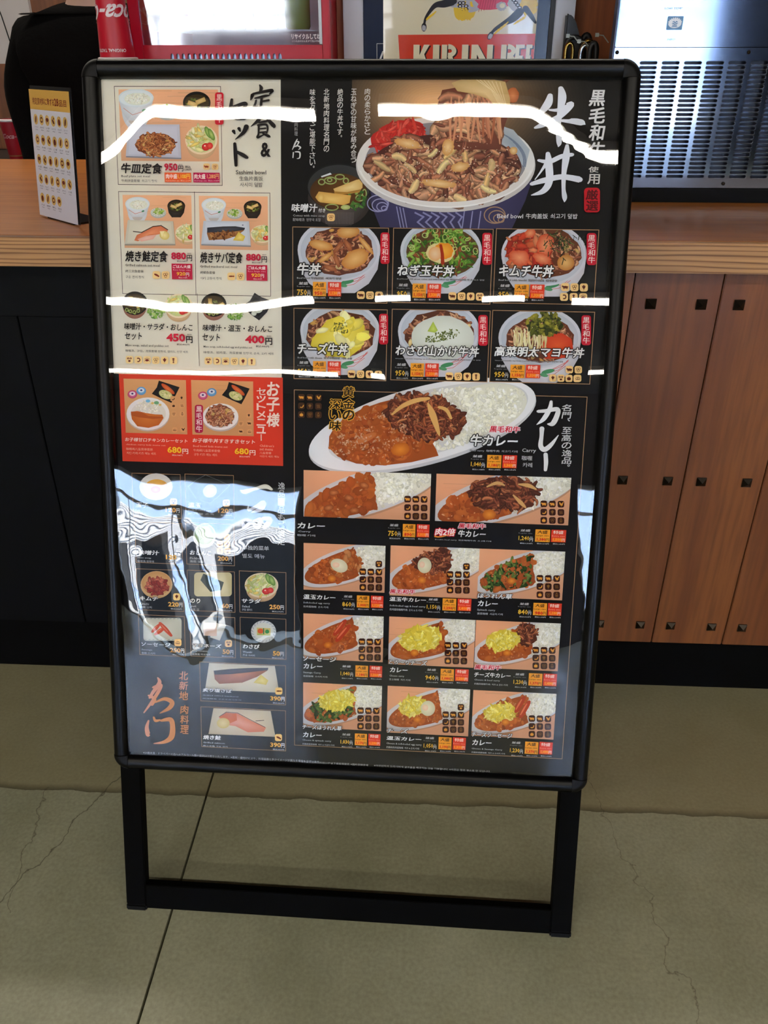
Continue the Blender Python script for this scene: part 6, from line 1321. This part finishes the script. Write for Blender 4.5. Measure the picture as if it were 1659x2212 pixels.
for o, q, jp, en, zh, ko, ic in ((0, 0, '焼き鮭定食', 'Grilled salmon set meal', '烤三文鱼套餐', '구운 연어 정식', 'fo'), (655, 12, '焼きサバ定食', 'Grilled mackerel set meal', '烤鲭鱼套餐', '야키 고등어 정식', 'Fo')):
    bold(160+o, 572+q, 532+o, 670+q, jp, D); K.text(558+o+4, 585+q, 690+o+4, 650+q, '880', CR_, off=0.035); K.text(694+o+6, 610+q, 740+o+6, 662+q, '円', D, off=.02); K.text(704+o, 590+q, 738+o, 602+q, '税別', D); K.text(610+o+4, 656+q, 698+o+4, 672+q, '税込968円', D, off=.03, res=1)
    K.text(160+o, 686+q, 464+o+(22 if o else 0), 712+q, en, (60, 54, 58), off=.008, res=1); K.text(162+o, 738+q, (322 if not o else 293)+o, 764+q, zh, (50, 44, 48), off=.01, res=1); K.text(164+o, 788+q, 324+o+(24 if o else 0), 816+q, ko, (60, 54, 58), off=.008, res=1)
    irow(428+o+6, 784+q, 80, 34, ic, bgc=(240, 206, 142), fg=(120, 40, 26))
    K.rect(564+o+2, 684+q, 748+o+2, 824+q, (196, 26, 66)); K.text(578+o, 696+q, 732+o, 726+q, 'ごはん大盛', (250, 240, 236), off=.03); K.text(580+o, 732+q, 734+o, 752+q, 'Rice large size', (240, 180, 196), res=1); K.text(610+o, 758+q, 688+o, 790+q, '920', (252, 216, 60), off=.02); K.text(692+o, 764+q, 720+o, 796+q, '円', WHT, off=.02); K.text(628+o, 800+q, 702+o, 816+q, '税込1,012円', (250, 230, 230), res=1)
V(230, 600, 4.046)
bold(150, 394, 750, 464, '味噌汁・サラダ・おしんこ', D, off=.02); bold(158, 476, 308, 542, 'セット', D, off=.02); K.text(520, 486, 688, 560, '450', (206, 34, 62), off=.04); K.text(694, 512, 750, 570, '円', D, off=.03); K.text(702, 490, 742, 504, '税別', D); K.text(612, 574, 722, 592, '税込495円', D, off=.03, res=1)
bold(838, 408, 1446, 476, '味噌汁・温玉・おしんこ', D, off=.02); bold(838, 488, 990, 554, 'セット', D, off=.02); K.text(1210, 502, 1380, 576, '400', (206, 34, 62), off=.04); K.text(1388, 526, 1446, 586, '円', D, off=.03); K.text(1398, 504, 1436, 518, '税別', D); K.text(1304, 590, 1418, 610, '税込440円', D, off=.03, res=1)
G5 = (58, 52, 58)
K.text(162, 578, 542, 612, 'Miso soup, salad and pickles set', G5, off=.008, res=1); K.text(164, 626, 712, 660, '味噌汤、沙拉、泡菜套餐 된장국, 샐러드, 신향 세트', G5, off=.008, res=1)
K.text(846, 592, 1272, 624, 'Miso soup, soft-boiled egg and pickles set', G5, off=.008, res=1); K.text(846, 640, 1462, 676, '味噌汤、拍鸡蛋、泡菜套餐 된장국, 온옥, 오카 세트', G5, off=.008, res=1)
irow(198, 716, 77, 33, 'ehrowt', bgc=(244, 214, 150), fg=(110, 34, 34)); irow(888, 726, 76, 33, 'ehrowt', bgc=(244, 214, 150), fg=(110, 34, 34))
CRM = (248, 232, 216)
K.vtext(1400, 905, 1510, 1310, 'お子様', CRM, off=.03, shear=.1); K.vtext(1312, 960, 1390, 1432, 'セットメニュー', CRM, off=.02)
bold(160, 1396, 706, 1444, 'お子様甘口チキンカレーセット', CRM, off=.02); bold(750, 1402, 1296, 1454, 'お子様牛丼すきすきセット', CRM, off=.02)
for o, q, en, zh, ko in ((0, 0, 'chicken curry kids menu set', '咖喱鸡儿童菜单套装', '치킨 카레 키즈 메뉴 세트'), (588, 12, 'Beef bowl kids menu set', '牛肉碗儿童菜单套餐', '규동 키즈 메뉴 세트')):
    S_ = (244, 186, 160); K.text(168+o, 1450+q, 514+o-(44 if o else 0), 1476+q, en, S_, res=1, off=.01); K.text(170+o, 1484+q, 404+o, 1514+q, zh, S_, res=1, off=.01); K.text(174+o, 1520+q, 432+o-(52 if o else 0), 1550+q, ko, S_, res=1, off=.01)
    K.text(530+o, 1476+q, 655+o, 1534+q, '680', (250, 214, 50), off=.03); K.text(662+o, 1496+q, 712+o, 1540+q, '円', CRM, off=.03); K.text(572+o, 1544+q, 662+o, 1560+q, '税込748円', CRM, off=.02, res=1)
for i, s in enumerate(("Children's", 'set menu', '儿童套餐', '어린이 세트 메뉴')): K.text(1338, 1458+i*31, (1464, 1452, 1440, 1508)[i], 1482+i*31, s, (244, 186, 160), res=1, off=.01)
# vertical story lines on black
V(600, 160, 6.38)
for x, y0, n, s in ((1235, 190, 92, '肉の柔らかさと'), (1045, 195, 93.5, '玉ねぎの甘味が絡み合う'), (858, 195, 92, '絶品の牛丼です。'), (670, 195, 98, '北新地肉料理名門の'), (478, 200, 96.5, '味を万博でご堪能下さい。')):
    K.vtext(x-38, y0, x+38, y0+n*len(s), s, (236, 232, 224), off=.012, shear=.08)
K.vtext(228, 478, 274, 850, '北新地肉料理', (190, 188, 186), off=0)
strokes([[(268, 895, 12), (240, 950, 22), (200, 1040, 8)], [(250, 930, 12), (290, 935, 18), (250, 1000, 12)], [(215, 1010, 8), (262, 985, 16), (312, 1010, 20), (285, 1040, 8)], [(214, 1080, 18), (208, 1150, 14)], [(238, 1070, 12), (300, 1078, 22), (300, 1150, 18), (262, 1164, 6)]], (238, 236, 232))
K.text(190, 1785, 545, 1900, '味噌汁', WHT, off=.03, shear=.12); K.text(562, 1850, 655, 1905, '付き', WHT, off=.02, shear=.1); K.text(208, 1932, 650, 1975, 'Comes with miso soup', (190, 188, 188), res=1, off=.01); K.text(208, 1982, 590, 2030, '配味噌汤  된장국 포함', (190, 188, 188), res=1, off=.01)
icon(732, 1973, 54, BI, (150, 80, 30), 'o')
# 牛丼
V(1040, 160, 5.184); W = (236, 238, 244)
strokes([[(770, 240, 60), (750, 320, 90), (690, 400, 70), (640, 440, 20)], [(600, 600, 26), (700, 560, 60), (880, 470, 60), (1010, 340, 60), (960, 330, 20)], [(760, 400, 20), (860, 400, 40), (1000, 350, 60)], [(890, 160, 60), (905, 260, 96), (880, 420, 64), (860, 620, 50), (870, 760, 60), (862, 810, 14)], [(900, 520, 30), (1010, 530, 50), (1120, 540, 70), (1160, 560, 14)]], W)
strokes([[(640, 965, 30), (760, 980, 50), (900, 920, 50), (1020, 900, 40)], [(560, 1230, 40), (700, 1190, 60), (900, 1150, 60), (1100, 1180, 70)], [(745, 890, 50), (755, 1000, 84), (760, 1200, 80), (690, 1310, 60), (560, 1355, 12)], [(960, 800, 40), (950, 920, 80), (925, 1100, 56), (920, 1280, 44), (932, 1380, 56), (930, 1430, 10)], [(720, 1010, 40), (660, 1100, 20), (600, 1180, 10)], [(1000, 520, 50), (1090, 530, 60), (1150, 560, 14)]], W)
K.vtext(1215, 170, 1375, 945, '黒毛和牛', (240, 238, 236), off=.03, shear=.12); K.text(1205, 1035, 1310, 1100, '使', (228, 224, 216), off=.02); K.text(1195, 1120, 1320, 1230, '用', (228, 224, 216), off=.02)
K.rrect(1150, 1272, 1328, 1548, 40, (206, 22, 36)); K.vtext(1178, 1290, 1302, 1535, '厳選', (90, 8, 16), off=.03)
K.text(178, 1565, 466, 1616, 'Beef bowl', (236, 234, 232), off=.01); K.text(500, 1560, 742, 1620, '牛肉盖饭', (236, 234, 232), off=.01); K.text(776, 1562, 1074, 1620, '쇠고기 덮밥', (236, 234, 232), off=.01)
# bowl cell words
V(*W7); BL_ = (18, 16, 20)
wagyu_tag(985, 108, 1080, 440); wagyu_tag(970, 965, 1065, 1288)
bold(108, 432, 355, 555, '牛丼', WHT, BL_, w=.09); small_o(105, 575, 572, 604, 'Beef bowl 牛肉盖饭  쇠고기 덮밥'); price(105, 622, 465, 190, '750', '950', '1,130', ('825', '1,045', '1,243'), .01); irow(778, 768, 96, 41, 'cow')
bold(112, 1272, 640, 1400, 'チーズ牛丼', WHT, BL_, w=.08); small_o(112, 1415, 685, 1448, 'Beef bowl with cheese  芝士牛肉盖饭  치즈 소동'); price(110, 1458, 455, 186, '950', '1,150', '1,330', ('1,045', '1,265', '1,463'), .01); irow(680, 1600, 94, 40, 'cowm')
bold(1165, 448, 1760, 572, 'ねぎ玉牛丼', WHT, BL_, w=.08); small_o(1160, 588, 2080, 620, 'Beef bowl with green onion and soft-boiled egg 葱蛋牛肉盖饭 파 온 옥소 덮밥'); price(1158, 640, 462, 190, '950', '1,150', '1,330', ('1,045', '1,265', '1,463'), .01)
bold(1145, 1295, 2020, 1420, 'わさび山かけ牛丼', WHT, BL_, w=.07); small_o(1140, 1430, 2040, 1462, 'Wasabi and yam topping on beef bowl 芥末山药牛肉盖饭 와사비산카케 덮밥'); price(1140, 1480, 455, 180, '950', '1,150', '1,330', ('1,045', '1,265', '1,463'), .01)
V(*W8); wagyu_tag(445, 100, 535, 402); wagyu_tag(1430, 102, 1522, 404); wagyu_tag(408, 875, 496, 1165); wagyu_tag(1380, 878, 1470, 1160)
irow(163, 697, 86, 37, 'cowe'); irow(134, 1452, 84, 36, 'cowt'); irow(1226, 612, 88, 38, 'cow'); irow(1216, 704, 90, 38, 'htr'); irow(1266, 1390, 84, 35, 'co'); irow(1110, 1470, 76, 34, 'wead')
icon(1345, 1472, 34, BI, DI, 'g')
bold(608, 402, 1112, 520, 'キムチ牛丼', WHT, BL_, w=.08); small_o(600, 534, 1150, 562, 'Beef bowl with kimchi  泡菜牛肉碗  김치규동'); price(596, 580, 430, 166, '950', '1,150', '1,330', ('1,045', '1,265', '1,463'), .01)
bold(565, 1170, 1402, 1280, '高菜明太マヨ牛丼', WHT, BL_, w=.07); small_o(562, 1298, 1205, 1324, 'Takana and mentaiko mayonnaise beef bowl 高菜明太子蛋黄酱盖饭 명란마요 규동'); price(558, 1338, 428, 160, '950', '1,150', '1,330', ('1,045', '1,265', '1,463'), .01)
# curry words
V(630, 820, 5.027); icons9(106, 192, 92, 94, 36, bgc=(74, 44, 22))
K.vtext(555, 70, 680, 450, '黄金の', (26, 20, 20), off=.02, shear=.1, ol=(238, 180, 60), olw=.055); K.vtext(412, 205, 535, 560, '深い味', (26, 20, 20), off=.02, shear=.1, ol=(238, 180, 60), olw=.055)
bold(62, 1552, 360, 1622, 'カレー', WHT); small(70, 1638, 206, 1664, 'Curry'); small(64, 1676, 256, 1706, '咖喱 카레'); price(1048, 1560, 445, 180, '750', '890', '1,010', ('825', '979', '1,111'), .02)
V(930, 820, 4.74)
bold(605, 472, 912, 545, '黒毛和牛', (206, 18, 52), (250, 240, 240), w=.07); bold(412, 562, 888, 690, '牛カレー', WHT, BL_, w=.08); small_o(408, 712, 890, 752, 'Beef curry  咖喱牛肉  쇠고기 카레'); price(414, 765, 466, 170, '1,040', '1,180', '1,360', ('1,144', '1,298', '1,496'), .01)
K.text(940, 704, 1078, 755, 'Carry', (214, 212, 210), off=.01); K.text(936, 778, 1040, 828, '咖喱', (214, 212, 210), off=.01); K.text(946, 850, 1040, 898, '카레', (214, 212, 210), off=.01)
strokes([[(1100, 325, 30), (1180, 320, 36), (1300, 305, 46), (1290, 380, 52), (1250, 450, 50), (1200, 455, 14)], [(1235, 225, 30), (1220, 300, 46), (1160, 400, 46), (1088, 460, 8)]], WHT)
strokes([[(1140, 500, 50), (1136, 580, 40), (1128, 680, 50), (1170, 715, 50), (1240, 660, 40), (1308, 570, 8)]], WHT); strokes([[(1178, 765, 44), (1182, 850, 44), (1176, 925, 34)]], WHT)
K.vtext(1345, 250, 1440, 945, '名門、至高の逸品。', (224, 222, 220), off=.012, shear=.1)
bold(285, 1468, 562, 1530, '黒毛和牛', (206, 18, 52), (250, 240, 240), w=.07); bold(285, 1540, 562, 1618, '牛カレー', WHT)
bold(48, 1520, 250, 1600, '肉2倍', (250, 244, 240), (206, 18, 52), w=.1); K.stroke([(44, 1605, 14), (110, 1608, 12), (250, 1572, 4)], (240, 150, 50)); small(48, 1628, 620, 1664, 'Double beef curry  双份咖喱牛肉  소 2배 카레'); price(902, 1525, 480, 165, '1,240', '1,380', '1,500', ('1,364', '1,518', '1,650'), .02)
V(*S13)
bold(80, 640, 438, 705, '温玉カレー'); small(80, 722, 378, 758, 'Soft-boiled egg curry'); small(80, 764, 358, 798, '热鸡蛋咖喱  온옥 카레'); price(514, 645, 460, 175, '860', '1,000', '1,120', ('946', '1,100', '1,232'), .02)
bold(1046, 580, 1330, 640, '黒毛和牛', (206, 18, 52), (250, 240, 240), w=.07); bold(1046, 668, 1450, 730, '温玉牛カレー'); small(1046, 755, 1446, 795, 'Soft-boiled egg & beef curry'); small(1046, 795, 1410, 835, '热鸡蛋和咖喱牛肉  온옥 & 소 카레')
bold(78, 1332, 446, 1398, 'ソーセージ', WHT, BL_); bold(82, 1412, 292, 1478, 'カレー'); small(78, 1502, 276, 1536, 'Sausage Curry'); small(78, 1544, 348, 1576, '香肠咖喱  소시지 카레'); price(496, 1428, 465, 168, '1,040', '1,180', '1,360', ('1,144', '1,298', '1,496'), .02)
bold(1038, 1368, 1462, 1438, 'とろ〜りチーズ', WHT, BL_); bold(1050, 1456, 1246, 1518, 'カレー'); small(1044, 1540, 1208, 1572, 'Cheese curry'); small(1040, 1580, 1276, 1612, '芝士咖喱  치즈 카레')
V(*S14)
price(-38, 620, 452, 160, '1,150', '1,290', '1,410', ('1,265', '1,419', '1,551'), .02); price(-54, 1340, 440, 160, '940', '1,080', '1,200', ('1,034', '1,188', '1,320'), .02)
bold(485, 570, 835, 636, 'ほうれん草', WHT, BL_); bold(485, 648, 686, 712, 'カレー'); small(478, 732, 662, 764, 'Spinach curry'); small(478, 770, 738, 802, '菠菜咖喱  시금치 카레'); price(896, 665, 440, 165, '840', '980', '1,100', ('924', '1,078', '1,210'), .02)
bold(452, 1302, 718, 1362, '黒毛和牛', (206, 18, 52), (250, 240, 240), w=.07); bold(450, 1380, 818, 1445, 'チーズ牛カレー'); small(448, 1450, 710, 1482, 'Cheese & beef curry'); small(448, 1490, 788, 1524, '奶酪和咖喱牛肉  치즈 & 암소 카레'); price(850, 1385, 438, 165, '1,230', '1,370', '1,490', ('1,353', '1,507', '1,639'), .02)
V(*S15)
bold(72, 540, 510, 612, 'チーズほうれん草', WHT, BL_); bold(76, 626, 284, 690, 'カレー'); small(70, 704, 392, 742, 'Cheese & spinach curry'); small(70, 748, 426, 784, '奶酪和菠菜咖喱  치즈 & 시금치 카레'); price(496, 634, 446, 172, '1,030', '1,170', '1,290', ('1,133', '1,287', '1,419'), .02)
bold(1014, 580, 1252, 642, 'チーズ', WHT, BL_); bold(1012, 670, 1400, 730, '温玉カレー'); small(1010, 740, 1404, 785, 'Cheese & soft-boiled egg curry'); small(1010, 782, 1374, 824, '奶酪和热鸡蛋咖喱  치즈 & 온옥 카레')
V(*S16); price(-70, 615, 428, 165, '1,050', '1,190', '1,310', ('1,155', '1,309', '1,441'), .02)
bold(424, 568, 834, 636, 'チーズソーセージ', WHT, BL_); bold(428, 648, 622, 712, 'カレー'); small(420, 732, 734, 766, 'Cheese & Sausage Curry'); small(420, 770, 760, 802, '奶酪和香肠咖喱  치즈 & 소시지 카레'); price(814, 662, 430, 165, '1,230', '1,370', '1,490', ('1,353', '1,507', '1,639'), .02)
# small dishes words
V(*W11)
K.stroke([(1095, 240, 14), (1130, 250, 40), (1220, 225, 26), (1310, 205, 40), (1365, 230, 20)], (226, 222, 206))
strokes([[(1160, 375, 10), (1165, 410, 26), (1230, 380, 30), (1290, 350, 50), (1270, 400, 44), (1190, 430, 14)], [(1110, 520, 24), (1130, 560, 40), (1180, 510, 24), (1150, 505, 20)], [(1200, 520, 30), (1240, 560, 44), (1270, 490, 30), (1210, 500, 14)], [(1290, 480, 30), (1350, 500, 50), (1300, 560, 40)]], (214, 216, 226))
K.vtext(1418, 165, 1478, 720, '逸品一品もご満足', (216, 216, 214), off=.01, shear=.1); K.text(1108, 718, 1340, 765, '单独的菜单', (206, 206, 206), off=.01); K.text(1108, 790, 1304, 835, '별도 메뉴', (206, 206, 206), off=.01)
def dish(x, y, w_, jp, en, ko, pr_, px_, py_, tx, ic=None, fs=44, jw=None):
    bold(x, y, x+(jw or w_), y+fs, jp, WHT, BL_, w=.06); small(x, y+fs+14, x+len(en)*13.5, y+fs+36, en); small(x, y+fs+42, x+len(en)*13.5+24, y+fs+66, ko)
    wn_ = 31*len(pr_); K.text(px_, py_, px_+wn_, py_+44, pr_, (240, 184, 96), off=.03); K.text(px_+wn_+3, py_+8, px_+wn_+32, py_+46, '円', WHT, off=.02); K.text(px_+wn_-70, py_+54, px_+wn_+28, py_+70, '税込'+tx+'円', (220, 220, 220), res=1, off=.02)
    if ic: icon(*ic[:2], 31, BI, DI, ic[2])
dish(175, 345, 112, '玉子', 'Egg', '鸡蛋 계란', '120', 436, 388, '132', (507, 340, 'e')); dish(635, 345, 112, '温玉', 'Soft-boiled egg', '热鸡蛋 온옥', '120', 896, 394, '132', (968, 350, 'e'))
dish(192, 760, 190, '味噌汁', 'Miso soup', '味噌汤 된장국', '120', 440, 800, '132'); dish(650, 762, 186, 'おしんこ', 'Pickles', '泡菜 절임', '200', 893, 812, '220')
for x, y, k in ((912, 705, 'h'), (975, 708, 'w'), (914, 766, 't'), (978, 768, 'e'), (975, 648, 'o')): icon(x, y, 28, BI, DI, k)
dish(212, 1162, 160, 'キムチ', 'Kimchi', '泡菜 김치', '220', 460, 1212, '242', (535, 1168, 'w'), fs=42); dish(650, 1180, 90, 'のり', 'Nori', '海苔 김', '60', 928, 1225, '66'); dish(1105, 1182, 165, 'サラダ', 'Salad', '沙拉 샐러드', '250', 1345, 1235, '275')
dish(228, 1562, 252, 'ソーセージ', 'Sausage', '香肠 소시지', '250', 476, 1612, '275', (546, 1568, 'g')); dish(670, 1572, 256, 'マヨネーズ', 'Mayonnaise', '蛋黄酱 마요네즈', '50', 936, 1625, '55', (988, 1575, 'e')); dish(1112, 1580, 146, 'わさび', 'Wasabi', '芥末 와사비', '50', 1375, 1640, '55')
V(*W12); dish(762, 345, 256, '炙り塩さば', 'Grilled salted mackerel', '烤咸鲭鱼 구운소금고등어', '390', 1352, 415, '429', (1427, 372, 'F')); dish(766, 755, 154, '焼き鮭', 'Grilled salmon', '烤三文鱼 구운 연어', '390', 1352, 820, '429', (1424, 778, 'f'))
CO = (214, 152, 112)
strokes([[(370, 255, 12), (385, 300, 36), (330, 380, 30), (300, 430, 22)], [(330, 340, 20), (400, 320, 28), (350, 420, 30), (250, 560, 12)], [(290, 410, 16), (340, 440, 34), (320, 490, 26)], [(350, 470, 12), (430, 440, 30), (495, 470, 40), (470, 520, 36), (390, 565, 8)]], CO)
strokes([[(290, 630, 16), (275, 690, 34), (285, 750, 40), (300, 757, 10)], [(335, 600, 16), (350, 630, 24), (390, 625, 16)], [(400, 630, 20), (480, 620, 40), (500, 680, 44), (490, 770, 50), (430, 815, 30), (335, 830, 8)]], CO)
K.vtext(555, 195, 635, 455, '北新地', CO, off=.02, shear=.12); K.vtext(565, 490, 640, 750, '肉料理', CO, off=.02, shear=.12)
# long footnotes: each follows one level line of the sheet
def foot(xa, ya, xb, h, s): V(0, 0); a = sheet(xa, ya); b = sheet(xb, ya); co, tr = glyphs(s, 0.0, 0, 1); lo = co.min(0); hi = co.max(0); q = (co-lo)*np.array([(b[0]-a[0])/(hi[0]-lo[0]), h/(hi[1]-lo[1])])+np.array([a[0], a[1]-h]); K.tris(q[tr], np.tile(np.array(srgb((186, 186, 186))), (len(tr), 3, 1)))
foot(310, 1622, 692, 0.0042, '※20歳未満・ドライバーの方へのアルコール類の提供はお断りいたします。※素材・盛付けにより、料理画像と多少イメージが異なる場合もございます。')
foot(310, 1632, 636, 0.0034, '※We will not provide alcoholic beverages to under 20 years old and drivers. ※The picture is only for reference.')
foot(652, 1642, 796, 0.0034, '※不提供酒精饮料给20岁以下或给驾驶员 ※图片仅供参考'); foot(808, 1650, 1060, 0.0034, '※미성년자와 드라이버에 알코올을 제공하는 것을 거부합니다. ※사진은 참조 용으로 만 것입니다.')
K.P and None
pr_o = K.build('poster_print', ink_mat('poster_ink', 0.55, 1.08), sg); pr_o.matrix_local = TILT @ Matrix.Translation((0, 0, ZB+0.00035)); print('print tris', len(pr_o.data.polygons), 'z', K.z)
BS(pr_o.data.materials[0]).inputs['Specular IOR Level'].default_value = 0.15
bpy.data.objects.remove(_tob); bpy.data.curves.remove(_tcu)
